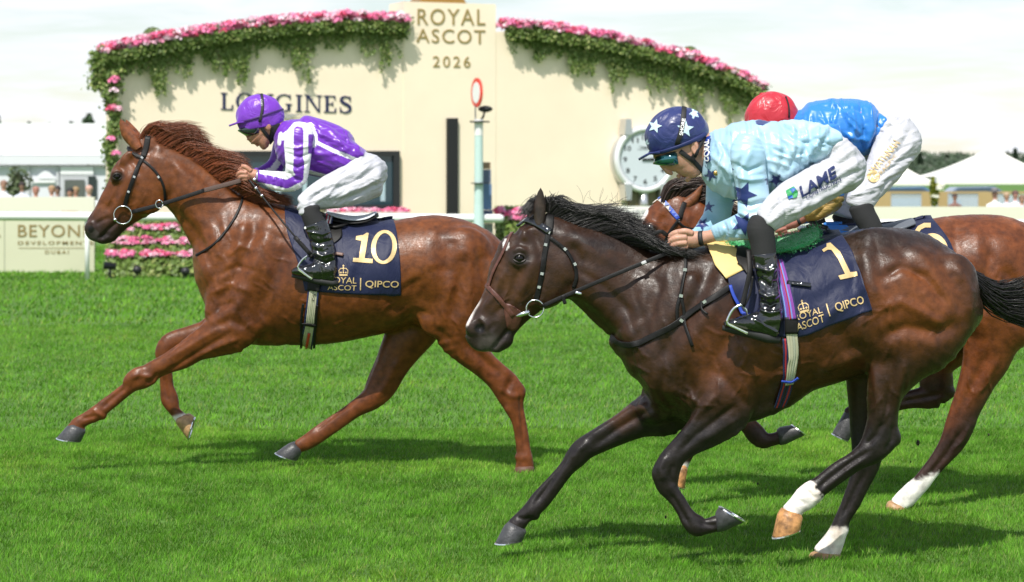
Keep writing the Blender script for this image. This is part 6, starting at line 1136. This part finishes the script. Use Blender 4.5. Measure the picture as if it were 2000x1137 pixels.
V, F = text_shape('LONGINES'); m_ = MB(); m_.add([FL(cs-.17+v[0]*.34, cz+.20+v[1]*.045, .289) for v in V], F); m_.build('lettering', CLK, dl)
m_ = MB(); m_.add([FL(cs+a, cz+b, .289) for a, b in ((-.16,.29),(-.03,.27),(.03,.27),(.16,.29),(.04,.25),(0,.235),(-.04,.25))], [(0, 1, 2, 3, 4, 5, 6)]); m_.build('emblem', CLK, dl)
for dx in (-.42, .42):
    for up in (1, -1):
        m_ = MB(); m_.prism([FL(cs+dx-.09, cz+up*.52, .05), FL(cs+dx+.09, cz+up*.52, .05), FL(cs+dx*.98+.06, cz+up*.86, .05), FL(cs+dx*.98-.06, cz+up*.86, .05)], FL(0, 0, .30)-FL(0, 0, 0)); m_.build('lug', SIL, t)
for up in (-1,):
    m_ = MB(); m_.prism([FL(cs-.32, cz+up*.62, .06), FL(cs+.32, cz+up*.62, .06), FL(cs+.30, cz+up*1.0, .06), FL(cs-.30, cz+up*1.0, .06)], FL(0, 0, .10)-FL(0, 0, 0)); m_.build('strap', M('olive_strap', (.16, .14, .07), .6), t)
m_ = MB(); m_.tube([FL(cs, cz-.68, .2), FL(cs, cz-1.2, .2)], .10, 12); m_.build('pedestal', SIL, t, True)
# foliage
LEAF = M('ivy_leaf', (1, 1, 1), .5, spec=.4, attr=True); PET = M('petal', (1, 1, 1), .6, attr=True, sheen=.1)
class Leaves:
    def __init__(s): s.c = []; s.s = []; s.col = []; s.n = []
    def add(s, p, size, col, n=(0, -1, 0)): s.c.append(tuple(p)); s.s.append(size); s.col.append(col); s.n.append(n)
    def build(s, name, mat, label, cat, parent=None, seed=0, kind='stuff', group=None):
        rg = np.random.RandomState(seed); C = np.array(s.c); n = len(C); S = np.array(s.s)[:, None]; Nn = np.array(s.n)+rg.randn(n, 3)*.55; Nn /= np.linalg.norm(Nn, axis=1)[:, None]
        A = np.cross(Nn, rg.randn(n, 3)); A /= np.linalg.norm(A, axis=1)[:, None]; B = np.cross(Nn, A)
        V = np.stack([C-A*S*.5, C-B*S*.38+Nn*S*.12, C+A*S*.5, C+B*S*.38+Nn*S*.12], 1).reshape(-1, 3); b = np.arange(n)[:, None]*4; F = np.concatenate([b+np.array([[0, 1, 2]]), b+np.array([[0, 2, 3]])])
        K = np.repeat(np.array(s.col), 4, axis=0)*rg.uniform(.9, 1.1, (n*4, 1)); o = mesh_obj(name, V, F, mat, parent, smooth=False, cols=np.concatenate([K, np.ones((n*4, 1))], 1))
        if label: tag(o, label, cat, group, kind)
        return o
rg = np.random.RandomState(21)
def green(): 
    g_ = rg.rand(); return (.075+.08*g_, .125+.11*g_, .022+.025*g_) if rg.rand() > .15 else (.28, .32, .10)
PK = [(.85, .20, .40), (.88, .32, .48), (.90, .52, .64), (.80, .10, .22), (.90, .68, .76), (.86, .24, .46)]
def bloom(LS, p, r, n=26, pal=None):           # a flower head: a small dome of petals in one hue
    c = (pal or PK)[rg.randint(len(pal or PK))]
    for i in range(n):
        d = rg.randn(3); d /= np.linalg.norm(d); d[2] = abs(d[2])*.9-.2; LS.add((p[0]+d[0]*r, p[1]+d[1]*r*.8-.01, p[2]+d[2]*r*.75), r*.85, np.array(c)*rg.uniform(.8, 1.15), tuple(d))
def hang(px0, px1, fn, prof, seed, label, n=115):
    lv = Leaves(); fl = Leaves()
    for i in range(n):
        px = rg.uniform(px0, px1); py = fn(px); ln = prof(px)*rg.uniform(.35, 1.0)*(1.0 if rg.rand() > .22 else 1.45)*.0104
        base = W(px, py, .10); x = rg.uniform(-.1, .1); z = 0; k = int(ln/.016)+10; sw = rg.uniform(-.12, .12)
        for j in range(k*2):
            t_ = j/(k*2); sp_ = .09*(1-t_)+.02; q = base+(FL(1, 0)-FL(0, 0))*(rg.randn()*sp_+sw*t_)+Vector((0, 0, .18-ln*t_-.18*t_)); q = q+(FL(0, 0, 1)-FL(0, 0))*(rg.uniform(.0, .10)*(1-.6*t_)+.02); lv.add(q, rg.uniform(.035, .075), green(), (ST*.8, -.9, .5))
    for i in range(int(abs(px1-px0)*24)):      # the dense mat along the top
        px = rg.uniform(px0, px1); py = fn(px)+rg.uniform(-8, 20)*(.4+.6*rg.rand()); lv.add(W(px, py, rg.uniform(.02, .34)), rg.uniform(.045, .085), green(), (ST*.6, -.8, .7))
    o = lv.build('hanging_ivy', LEAF, label[0], 'ivy', seed=seed)
    for i in range(int(abs(px1-px0)*1.7)):
        px = rg.uniform(px0, px1); py = fn(px)-rg.uniform(6, 22); bloom(fl, W(px, py, rg.uniform(-.5, .34)), rg.uniform(.06, .11))
    fl.build('pink_flowers', PET, label[1], 'flowers', seed=seed+1)
    return o
Lc = np.array([(185,112),(235,104),(300,90),(400,74),(480,62),(560,54),(640,49),(700,47),(790,52)]); Rc = np.array([(968,58),(1060,66),(1130,77),(1200,89),(1280,108),(1350,128),(1410,150),(1455,168),(1492,192)])
fL = lambda x: np.interp(x, Lc[:, 0], Lc[:, 1]); fR = lambda x: np.interp(x, Rc[:, 0], Rc[:, 1])
pL = lambda x: 38+32*max(0, math.sin(x*.043+1.0))+20*max(0, math.sin(x*.11)); pR = lambda x: 26+np.interp(x, [968, 1060, 1200, 1400, 1500], [0, 30, 48, 48, 30])*(.6+.6*max(0, math.sin(x*.085)))
hang(196, 790, fL, pL, 31, ('green ivy trailing down the cream wall left of the tower', 'pink flowers along the wall top left of the tower'), 270)
hang(985, 1488, fR, pR, 33, ('green ivy trailing down the cream wall right of the tower', 'pink flowers along the wall top right of the tower'), 250)
lv = Leaves(); fl = Leaves()                   # climber down the left corner
for i in range(2600):
    py = 110+rg.rand()**.9*260; c = 217+6*math.sin(py*.06); wd_ = (20 if py < 190 else 13)*(1-.25*math.sin(py*.09)**2); lv.add(W(c+rg.randn()*wd_*.55, py, rg.uniform(.03, .28)), rg.uniform(.06, .10), green(), (0, -1, .5))
for i in range(1500):
    py = 100+rg.rand()*75; lv.add(W(196+rg.randn()*9, py, rg.uniform(-.2, .1)), rg.uniform(.06, .10), green(), (-.5, -.8, .5))
lv.build('climbing_ivy', LEAF, 'narrow ivy climber down the left corner of the cream wall', 'ivy', seed=41)
for px, py in ((218,155),(213,210),(211,272),(221,300),(216,178),(214,160),(224,214),(208,214)): bloom(fl, W(px, py, .30), .085, 34)
fl.build('pink_blooms', PET, 'single pink blooms on the climber at the left wall corner', 'flowers', seed=42)
for i, (px, py, where) in enumerate(((310,62,'leftmost, above the left wall corner'), (482,46,'second from the left, above the jockey in purple'), (641,37,'just left of the tower'), (1060,46,'just right of the tower'), (1214,67,'above the steel clock'), (1367,98,'rightmost, near the right wall corner'))):
    lv = Leaves(); c = W(px, py+9, -.5)
    for k in range(520): d = rg.randn(3); d /= np.linalg.norm(d); lv.add(c+Vector(d*.20), .06, green(), tuple(d))
    o = lv.build('topiary_ball', LEAF, None, None, seed=50+i); tag(o, 'clipped green ball on the wall top, '+where, 'topiary', 'clipped topiary balls along the wall top')
# flower beds
def bed(x0, x1, rows, yb, Yd, label, lab2, seed, ytop=None):
    lv = Leaves(); fl = Leaves(); s_ = Yd/FP
    for i in range(int((x1-x0)*26)):
        x = rg.uniform(x0, x1); y = rg.uniform((ytop or rows[0][0])-4, yb); st_ = (yb-y)*s_; dp = st_*.55; lv.add(P(x, y, Yd+dp+rg.uniform(-.1, .1)), rg.uniform(.07, .13), green(), (0, -1, .7))
    for ry, dens in rows:
        for i in range(int((x1-x0)*dens)):
            x = rg.uniform(x0, x1)
            if math.sin(x*.09+ry)+rg.randn()*.45 < -.75: continue
            y = ry+rg.uniform(-6, 6); st_ = (yb-y)*s_; bloom(fl, P(x, y, Yd+st_*.55-.10), rg.uniform(.045, .075))
    lv.build('flower_bed', LEAF, label, 'flower bed', seed=seed); fl.build('bedding_flowers', PET, lab2, 'flowers', seed=seed+1)
bed(208, 440, ((444,.42),(470,.5),(496,.55)), 540, 41.5, 'stepped green flower bed below the left end of the cream wall', 'three rows of pink flowers in the stepped bed at left', 61, 432)
m_ = MB(); m_.prism([P(208,540,41.7), P(208,434,42.6), P(440,434,42.6), P(440,540,41.7)], (0, .4, 0)); o = m_.build('planter_backing', M('planter_green', (.02, .03, .015), .9)); tag(o, 'dark stepped planter box holding the flower bed at left', 'planter')
bed(968, 1062, ((412,.8),(424,.5)), 540, 42.2, 'green planting beside the end of the running rail', 'pink flowers just beyond the end of the running rail', 63, 408)
fl = Leaves(); [bloom(fl, W(rg.uniform(635,790), rg.uniform(408,417), .16), rg.uniform(.05,.08)) for i in range(110)]; fl.build('window_box_flowers', PET, 'pink flowers in the box under the dark window', 'flowers', seed=65)
m_ = MB(); frect(m_, 632, 414, 792, 424, .01, .26); o = m_.build('window_box', M('box_white', (.7, .68, .6), .7)); tag(o, 'long pale window box under the dark window', 'window box')
# floodlights
for i, (px, py, where) in enumerate(((215,524,'leftmost, beside the post of the rail'), (268,527,'middle one in front of the flower bed'), (362,530,'nearest the chest of the chestnut'))):
    Yd = 41.0; t = thing('floodlight', P(px, HOR+HC*FP/Yd, Yd), 'small black ground floodlight, '+where, 'floodlight', 'floodlights along the flower bed'); BKM = M('black_enamel', (.015, .015, .017), .45)
    p = P(px, py, Yd); m_ = MB(); m_.ball(p, .085, 14, 10, sq=(1.0, 1.1, .95)) if i else m_.tube([p+Vector((-.12, 0, .05)), p+Vector((.10, .05, .03))], [.07, .06], 12); m_.build('housing', BKM, t, True)
    m_ = MB(); m_.tube([Vector((p.x, p.y, .0)), Vector((p.x, p.y, p.z))], .022, 8); m_.box((p.x, p.y, .01), (.14, .1, .02)); m_.build('stake', BKM, t)
# running rail
t = thing('running_rail', P(200, 545, 40.6), 'white plastic running rail with a rounded end, crossing behind the chestnut', 'rail'); RW = M('white_plastic', (.80, .81, .80), .4, var=(2, .96, 1.03))
m_ = MB(); a = P(-260, 421, 39.6); b = P(978, 427, 41.8); pts = [a+(b-a)*k/14 for k in range(15)]; n = 12; V = []
for p in pts+[b+Vector((.06, 0, 0))]:
    k_ = .5 if p is not pts[-1] and (p-b).length > .01 and p.x > b.x else 1
    for j in range(n): an = 2*math.pi*j/n; V.append(p+Vector((0, math.cos(an)*.10*k_, math.sin(an)*.080*k_)))
m_.add(V, [(i*n+j, i*n+(j+1) % n, (i+1)*n+(j+1) % n, (i+1)*n+j) for i in range(15) for j in range(n)]+[tuple(range(n))[::-1], tuple(15*n+j for j in range(n))]); m_.build('rail', RW, t, True)
for px in (-120, 170, 455, 735):
    Yd = 39.6+(px+260)/1238*2.2; m_ = MB(); m_.tube([Vector((P(px, 0, Yd).x, Yd+.02, -.02)), Vector((P(px, 0, Yd).x, Yd, 1.12))], .042, 12); m_.build('post', RW, t, True)
# advertising boards
BRD = M('pale_green_board', (.58, .58, .42), .6, var=(.8, .97, 1.03)); BRD2 = M('pale_cream_board', (.70, .69, .56), .6); GLT = M('dull_gold_letters', (.26, .19, .07), .6)
Yb = 43.6; t = thing('advertising_board', P(90, HOR+HC*FP/Yb, Yb), 'pale green advertising board with gold lettering at far left', 'board', 'boards lining the track')
def vbox(name, mat, par, x0, y0, x1, y1, Yd, dp=.06, zbase=None): m_ = MB(); m_.prism([P(x0, y0, Yd), P(x1, y0, Yd), P(x1, y1, Yd), P(x0, y1, Yd)], (0, dp, 0)); return m_.build(name, mat, par)
zb = HOR+HC*FP/Yb; vbox('panel', BRD, t, -420, 413, 184, zb, Yb); vbox('top_panel', BRD2, t, -420, 385, 184, 412, Yb, .12)
for x in (-170, 8): vbox('seam', M('seam', (.3, .32, .22), .7), t, x, 414, x+1.6, zb, Yb-.004, .003)
def ptext(txt, a, b, c, Yd, mat, par, bold=0, sp=1.0, nm='lettering', dep=None):
    V, F = text_shape(txt, bold, sp); q = quadmap(V, a, b, c); m_ = MB(); m_.add([P(x, y, Yd) for x, y in q], F); return m_.build(nm, mat, par)
ptext('BEYOND', (35,463), (186,463), (35,439), Yb-.012, GLT, t, .005, 1.1); ptext('DEVELOPMENTS', (35,478), (182,478), (35,471), Yb-.012, GLT, t, .01, 1.3); ptext('DUBAI', (88,496), (134,496), (88,489), Yb-.012, GLT, t, .01, 1.4)
m_ = MB(); m_.add([P(36,484,Yb-.012), P(176,484,Yb-.012), P(176,485,Yb-.012), P(36,485,Yb-.012)], [(0, 1, 2, 3)]); m_.build('rule', GLT, t); ptext('R', (-16,463), (2,463), (-16,439), Yb-.012, GLT, t)
t = thing('advertising_board', P(1600, 520, 46.5), 'long pale green board running behind the two bays at right', 'board', 'boards lining the track'); zb = HOR+HC*FP/46.5; vbox('panel', BRD2, t, 1500, 404, 2500, 430, 46.5, .1); vbox('base_panel', BRD, t, 1500, 431, 2500, zb, 46.6, .05)
t = thing('running_rail', P(1800, 545, 41.5), 'white running rail glimpsed between the riders and the rump at right', 'rail'); m_ = MB(); m_.tube([P(1480, 437, 41.5), P(2500, 437, 41.5)], .075, 12); m_.build('rail', RW, t, True)
for px in (1500, 1900, 2250): m_ = MB(); x = P(px, 0, 41.5).x; m_.tube([(x, 41.5, 0), (x, 41.5, .98)], .042, 12); m_.build('post', RW, t, True)
t = thing('sign_panel', W(1190, 430), 'low white panel with grey lettering under the steel clock', 'sign'); vbox('panel', M('sign_white', (.78, .77, .72), .6), t, 1118, 403, 1500, 470, 43.2); ptext('LONGINES', (1150,423), (1262,423), (1150,410), 43.18, M('grey_letters', (.30, .31, .33), .6), t)
# winning post
t = thing('winning_post', P(935, 535, 41.6), 'pale teal winning post with a red-rimmed white disc and small camera', 'winning post'); Yp = 41.6; TL = M('pale_teal_paint', (.50, .66, .63), .5); PW = M('white_paint', (.78, .78, .76), .5)
def vtube(name, mat, x, y0, y1, r0, r1, par=t, n=28): m_ = MB(); m_.tube([P(x, y1, Yp), P(x, y0, Yp)], [r1, r0], n); return m_.build(name, mat, par, False)
zg = HOR+HC*FP/Yp; vtube('column', TL, 935, 265, 400, .078, .084); vtube('column_foot', TL, 935, 400, zg, .084, .13); vtube('cap', PW, 935, 233, 265, .082, .082)
m_ = MB(); m_.box(P(937, 238, Yp), (.36, .3, .025)); m_.build('bracket', M('matt_black'), t); m_ = MB(); m_.box(P(938, 358, Yp), (.34, .3, .02)); m_.build('bracket', M('matt_black'), t)
m_ = MB(); m_.tube([P(928.5, 233, Yp), P(928.5, 205, Yp)], .014, 8); m_.build('stem', M('grey_metal', (.25, .25, .25), .5, metal=.5), t)
dc = P(930, 181, Yp); u = Vector((.34, .94, 0)); nrm = Vector((-.94, .34, 0))
def vdisc(r0, th, mat, name, off=0): 
    m_ = MB(); m_.prism([dc+nrm*off+(u*math.cos(a)+Vector((0, 0, 1))*math.sin(a))*r0 for a in np.linspace(0, 2*math.pi, 40, endpoint=False)], nrm*th); return m_.build(name, mat, t)
u = Vector((.37, -.93, 0)); nrm = Vector((.93, .37, 0)); vdisc(.272, .03, M('signal_red', (.80, .06, .04), .45), 'disc_rim'); vdisc(.195, .04, M('disc_white', (.85, .85, .83), .5), 'disc_face', -.005)
m_ = MB(); m_.ball(P(948, 213, Yp), .1, 16, 10, sq=(1.35, 1, .62)); m_.tube([P(946, 219, Yp), P(944, 228, Yp), P(938, 236, Yp)], .02, 8); m_.build('camera', M('matt_black'), t, True)
t = thing('padded_post', P(949, 535, 41.9), 'narrow blue padded post standing just right of the winning post', 'post'); Yp = 41.9
for (a, b, c, mt) in ((317,330,9,(.26,.17,.10)), (331,358,9.5,(.10,.13,.20)), (359,410,10,(.10,.18,.33)), (411,436,10.5,(.05,.07,.14)), (437,455,10,(.25,.26,.27)), (456,536,10,(.06,.06,.07))): vbox('pad', M('pad_%d' % a, mt, .6, bump=(30, .01)), t, 949-c+(a-317)*.01, a, 949+c+(a-317)*.03, b, Yp, .2)
# ------------------------------------------------------------------ far background
WT = M('marquee_white', (.80, .81, .83), .7, var=(.5, .98, 1.02)); GY = M('marquee_grey', (.50, .51, .54), .6); 
Ym = 74.0; t = thing('marquee', P(60, 450, Ym), 'long white marquee with a flat roof and glazed door at far left', 'marquee')
vbox('roof', WT, t, -500, 241, 260, 303, Ym, 9); vbox('eave', M('eave_white', (.66, .67, .71), .6), t, -500, 304, 260, 321, Ym-.25, .3); vbox('gutter', M('gutter', (.22, .22, .23), .6), t, -500, 322, 260, 324.5, Ym-.1, .2)
vbox('wall', M('wall_pale', (.66, .67, .72), .6), t, -500, 325, 260, 470, Ym, .3)
for x in (-150, 53, 110): vbox('column', GY, t, x, 325, x+5, 470, Ym-.08, .07)
for x0, y0, x1, y1, m__, nm in ((118,326,182,340,WT,'sign_band'), (118,341,182,344,GY,'lintel'), (120,345,172,470,GY,'door_frame'), (172,345,188,470,M('dark_opening', (.02,.03,.03), .5),'opening'), (60,352,108,357,WT,'ledge')): vbox(nm, m__, t, x0, y0, x1, y1, Ym-.10, .04)
vbox('door', M('door_glass', (.10, .11, .10), .15), t, 126, 351, 165, 470, Ym-.16, .03)
m_ = MB(); m_.prism([P(x, y, Ym-.12) for x, y in [(68+ (42*k/12), 350-16*math.sin(math.pi*k/12)) for k in range(13)]], (0, .05, 0)); m_.build('arch', M('arch_white', (.74,.75,.79), .6), t)
# tents at right
CV = M('canvas_white', (.84, .82, .76), .7); KH = M('khaki_wall', (.42, .30, .14), .8); CLR = M('clear_window', (.75, .8, .82), .05, spec=.5); n_ = CLR.node_tree.nodes; l_ = CLR.node_tree.links; tb_ = n_.new('ShaderNodeBsdfTransparent'); mm_ = n_.new('ShaderNodeMixShader'); mm_.inputs[0].default_value = .30; l_.new(tb_.outputs[0], mm_.inputs[1]); l_.new(n_['Principled BSDF'].outputs[0], mm_.inputs[2]); l_.new(mm_.outputs[0], n_['Material Output'].inputs['Surface'])
def tent(x0, x1, xp, yp, ye, yv, Yd, label):
    t = thing('tent', P((x0+x1)/2, 470, Yd), label, 'tent', 'white peaked tents behind the boards'); a, b = P(x0, ye, Yd), P(x1, ye, Yd); d = (b-a).length; pk = P(xp, yp, Yd+d/2)
    cs_ = [a, b, b+Vector((0, d, 0)), a+Vector((0, d, 0))]; m_ = MB(); n = 10; pk = Vector((pk.x, a.y+d/2, pk.z))
    for k in range(4):
        c0, c1 = cs_[k], cs_[(k+1) % 4]; V = []
        for i in range(n+1):
            tt = i/n
            for j in range(n+1): q = c0+(c1-c0)*j/n; r_ = q+(pk-q)*tt; V.append(Vector((r_.x, r_.y, q.z+(pk.z-q.z)*(tt**1.35))))
        m_.add(V, [(i*(n+1)+j, i*(n+1)+j+1, (i+1)*(n+1)+j+1, (i+1)*(n+1)+j) for i in range(n) for j in range(n)])
    m_.build('roof', CV, t, True); vbox('valance', CV, t, x0, ye, x1, yv, Yd-.05, .05)
    for x in (x0, x1): m_ = MB(); q = P(x, 0, Yd); m_.tube([(q.x, Yd, 0), (q.x, Yd, a.z)], .06, 8); m_.build('pole', GY, t)
    return t
def win(t, x0, x1, xa, xb, Yd): 
    for a, b in ((x0, xa), (xb, x1)): vbox('side_wall', KH, t, a, 374, b, 480, Yd+.02, .04)
    vbox('side_wall', KH, t, xa, 374, xb, 378, Yd+.02, .04); vbox('window', CLR, t, xa, 378.5, xb, 480, Yd+.04, .02)
ta = tent(1668, 1822, 1745, 312, 352, 362, 80, 'white peaked tent seen just right of the rider in royal blue'); win(ta, 1668, 1822, 1740, 1800, 80)
tb = tent(1829, 2075, 1937, 287, 345, 360, 82, 'larger white peaked tent at the right edge'); win(tb, 1829, 1940, 1851, 1911, 82); win(tb, 1942, 2075, 1948, 2030, 82)
def car(px, Yd, col, label):
    t = thing('parked_car', P(px, HOR+HC*FP/Yd, Yd), label, 'car', 'cars parked behind the tents'); cx = P(px, 0, Yd).x; prof = [(-2.1,.35),(-2.15,.8),(-1.5,.98),(-.9,1.42),(.6,1.46),(1.35,1.02),(2.1,.92),(2.15,.35)]
    m_ = MB(); m_.prism([(cx+x, Yd-.85, z) for x, z in prof], (0, 1.7, 0)); m_.build('body', M('car_'+label[:6], col, .25, coat=.5), t)
    m_ = MB(); m_.prism([(cx+x, Yd-.86, z) for x, z in ((-1.35,1.0),(-.85,1.36),(.55,1.39),(1.15,1.02))], (0, .005, 0)); m_.build('side_window', M('car_glass', (.06,.09,.12), .1), t)
    for x in (-1.3, 1.3): m_ = MB(); m_.tube([(cx+x, Yd-.9, .33), (cx+x, Yd-.7, .33)], .33, 16); m_.build('wheel', M('tyre', (.02,.02,.02), .8), t, True)
# low rounded outlines in front of the clear windows, never built into a mesh
for par, x0, x1, y0 in ((ta, 1741, 1799, 380), (tb, 1852, 1910, 381)):
    V = [(x0, 404)]+[(x0+(x1-x0)*k/10, y0+6-6*math.sin(math.pi*k/10)**.6) for k in range(11)]+[(x1, 404)]
    m_ = MB(); m_.prism([P(x, y, (80 if par is ta else 82)-.3) for x, y in V], (0, .25, 0)); 
car(1768, 90.5, (.10, .20, .36), 'blue hatchback seen through the clear window of the smaller tent'); car(1905, 93, (.16, .22, .32), 'grey blue saloon seen through the clear window of the larger tent')
# columnar conifer between the tents
def tree(px, ybase, ytop, wpx, Yd, label, col=(.10, .14, .02), n=900, sz=.16, cat='tree', name='tree', grp=None):
    t = thing(name, P(px, HOR+HC*FP/Yd, Yd), label, cat, grp); lv = Leaves(); top_ = P(px, ytop, Yd); w_ = wpx*Yd/FP/2; z0 = P(0, ybase, Yd).z; hh = top_.z-z0
    lobes = [(rg.randn()*.35*w_, rg.randn()*.3*w_, z0+hh*rg.uniform(.25, .8), w_*rg.uniform(.45, .75)) for k in range(7)]
    for i in range(n):
        lx, ly, lz, lr = lobes[rg.randint(7)]; d = rg.randn(3); d /= np.linalg.norm(d); d *= lr*rg.rand()**.35; z = min(max(lz+d[2]*hh/(2*w_)*1.0, z0), top_.z); lv.add((top_.x+lx+d[0], Yd+ly+d[1], z), sz, np.array(col)*rg.uniform(.5, 1.5), tuple(d+np.array([0, 0, .2])))
    lv.build('crown', LEAF, None, None, t, seed=int(abs(px))); m_ = MB(); m_.tube([(top_.x, Yd, -.05), (top_.x+.02, Yd, z0+hh*.3), (top_.x-.02, Yd, z0+hh*.8)], [w_*.16, w_*.11, w_*.04], 8); m_.build('trunk', M('bark', (.08, .06, .045), .9, bump=(20, .02)), t)
tree(1826, 402, 338, 16, 79.2, 'narrow yellow-green conifer standing between the two tents', (.22, .24, .03), 900, .12); tree(36, 392, 326, 44, 71, 'small olive tree in front of the white marquee at far left', (.10, .13, .06), 700, .14)
for i in range(3): m_ = MB()
fl = Leaves(); [bloom(fl, P(x, y, 79.0), .12, 30, [(.85, .83, .72)]) for x, y in ((1836,368),(1826,384),(1838,364))]; fl.build('white_blooms', PET, 'pale round blooms beside the conifer between the tents', 'flowers', seed=70, kind=None)
# far hill and woodland
mb = MB(); hx = np.linspace(-400, 420, 60); V = [(x, 560+18*math.sin(x*.02), -1) for x in hx]+[(x, 700, 7.5+2.5*math.sin(x*.017+1)+1.2*math.sin(x*.05)-(4.5 if x < 60 else 0)) for x in hx]+[(x, 1100, -2) for x in hx]
mb.add(V, [(r_*60+i, r_*60+i+1, (r_+1)*60+i+1, (r_+1)*60+i) for r_ in range(2) for i in range(59)]); o = mb.build('hill', M('hill_green', (.05, .085, .03), .95, var=(.03, .7, 1.3)), smooth=True); o['kind'] = 'structure'
lv = Leaves()
for i in range(16000):
    x = rg.uniform(60, 190); Yd = rg.uniform(600, 705); base = 7.0+2.5*math.sin(x*.017+1)+1.2*math.sin(x*.05)-3; cl = math.sin(x*.42)*1.0+math.sin(x*.19+2)*1.3+math.sin(x*.9)*.5; z = (Yd-560)/140*base+rg.rand()**.6*(4.2+cl); dk = rg.uniform(.45, 1.3); lv.add((x, Yd, z), rg.uniform(.8, 1.5), (.045*dk, .075*dk, .035*dk), (0, -.6, .8))
for (px, top_, wd_) in ((1797,299,8),(1983,291,7),(1850,303,10)):
    for i in range(500): tt = rg.rand(); lv.add(P(px+rg.randn()*wd_*.35*(1-tt*.6), 322-(322-top_)*tt, 640), 1.0, (.03, .055, .028), (0, -.7, .7))
lv.build('far_wood', LEAF, 'dark green wooded ridge behind the tents at right', 'wood', seed=71)
for i, (px, yt, w_, lb) in enumerate(((172,224,22,'dark tree top showing above the marquee beside the cream wall'), (140,235,9,'small tree top above the marquee roof, second from the wall'), (98,236,9,'low tree top above the middle of the marquee roof'), (56,238,8,'tiny tree top above the marquee roof'), (-2,226,10,'tree top cut by the left edge above the marquee'))):
    tree(px, 262, yt, w_, 190, lb, (.05, .09, .04), 260, .42, grp='trees behind the marquee')
# spectators behind the boards
def spectator(px, py, r, Yd, shirt, skin, label, hat=None, hair_=(.10, .06, .04), face=0, sh=1.0):
    t = thing('person', (P(px, 0, Yd).x, Yd, 0), label, 'spectator', 'spectators behind the boards'); c = P(px, py, Yd); h = .0
    z = c.z; x = c.x; A = lambda pts: np.array(pts, float)
    ch = lambda L_: np.array([(q[0], q[1], q[2], q[3], Yd+(q[4] if len(q) > 4 else 0)) for q in L_])
    f = Field((x-.45, Yd-.3, -.02), (x+.45, Yd+.3, z+.2), .022)
    f.chain(ch([(x, z+.04, .082, .09), (x, z-.03, .066, .075)]), .03); f.chain(ch([(x, z-.1, .05, .055), (x, z-.18, .06, .06), (x, z-.25, .17*sh, .10), (x, z-.45, .19*sh, .12), (x, z-.65, .16*sh, .11), (x, z-.85, .17*sh, .12)]), .04)
    for s_ in (-1, 1):
        f.chain(ch([(x+s_*.17*sh, z-.27, .055, .055), (x+s_*.23*sh, z-.5, .045, .045, -.02), (x+s_*.2*sh, z-.72, .035, .035, -.1)]), .02); f.chain(ch([(x+s_*.09, z-.85, .085, .09), (x+s_*.1, z-1.2, .06, .065), (x+s_*.11, .10, .045, .05), (x+s_*.11, .04, .05, .1, -.04)]), .03)
    V, Q = f.mesh(); V = relax(V, Q, 1); zz = V[:, 2]-z; C = np.tile(np.array(skin), (len(V), 1)); C[zz < -.135] = shirt; C[zz < -.85] = (.03, .035, .06); C[(V[:, 2] < .08)] = (.02, .02, .02)
    mesh_obj('body', V, Q, M('person_cloth', (1, 1, 1), .7, attr=True), t, cols=np.concatenate([C, np.ones((len(V), 1))], 1))
    m_ = MB(); 
    if hat: m_.tube([(x, Yd, z+.08), (x, Yd, z+.10)], .16, 14); m_.tube([(x, Yd, z+.09), (x, Yd, z+.19)], [.10, .09], 14); m_.build('hat', M('hat_%d' % px, hat, .6), t, True)
    else: m_.ball((x, Yd+.012, z+.055), .102, 14, 10, sq=(.93, 1, .86)); m_.build('hair', M('hair_%d' % px, hair_, .7), t, True)
SK = (.50, .26, .19)
for a in ((7,368,8,55,(.75,.76,.80),SK,'man with short hair in a white shirt at the left edge',None,(.25,.14,.10)), (43,370,6,60,(.60,.63,.72),(.30,.17,.12),'person in a pale jacket beside the olive tree',None,(.03,.02,.02)), (70,380,6,56,(.78,.78,.80),(.52,.24,.18),'person whose head just tops the board, left of centre of the marquee',None,(.35,.16,.12)), (101,378,6,56,(.80,.80,.83),SK,'fair haired person in white just left of the glazed door',None,(.35,.22,.12)), (112,378,5,58,(.5,.5,.55),(.35,.2,.15),'dark haired person close to the fair one left of the door',None,(.04,.03,.03)),
  (137,382,7,56,(.7,.3,.2),SK,'dark haired person standing low in front of the glazed door',None,(.02,.02,.02)), (148,380,6,57,(.5,.45,.3),SK,'blond person right of the dark haired one at the door',None,(.30,.20,.10)), (174,378,7,55,(.82,.82,.85),(.60,.36,.28),'bald man in white beside the left edge of the cream wall',None,(.55,.33,.26)),
  (1865,391,6,74,(.20,.10,.08),(.35,.16,.12),'person in dark red in front of the larger tent window',None,(.05,.03,.03)), (1943,386,8,60,(.82,.80,.80),(.50,.24,.2),'man in white shirt and grey hat near the right tent pole',(.18,.17,.18),(.2,.2,.2)), (1966,390,7,62,(.70,.68,.78),SK,'fair person in lilac between the two in white at right',None,(.40,.28,.18)), (1983,387,8,60,(.80,.68,.74),(.46,.22,.18),'person in pale pink near the right edge',None,(.12,.06,.05)), (1996,396,7,59,(.80,.76,.80),SK,'person in white cut by the right edge',None,(.20,.12,.08))):
    spectator(a[0], a[1]-5, a[2], a[3], a[4], a[5], a[6], a[7], a[8])
# flying clods and a few divots
CL = M('turf_clod', (.03, .028, .015), .95, bump=(60, .01))
for i, (px, py, r_, lb) in enumerate(((1793,865,.012,'larger dark clod of turf in the air below the tail of the dark bay'), (1931,849,.006,'tiny clod of turf in the air near the right edge'), (1779,902,.005,'small clod of turf in the air between the hind legs at right'), (1300,1010,.007,'small clod of turf in the air beside the folded foreleg'), (1480,945,.006,'small clod of turf in the air behind the folded foreleg'))):
    m_ = MB(); c = P(px, py, 11.6); m_.ball(c, r_, 7, 5, sq=(.8, 1, 1.3)); o = m_.build('turf_clod', CL); tag(o, lb, 'clod', 'clods of turf kicked up')
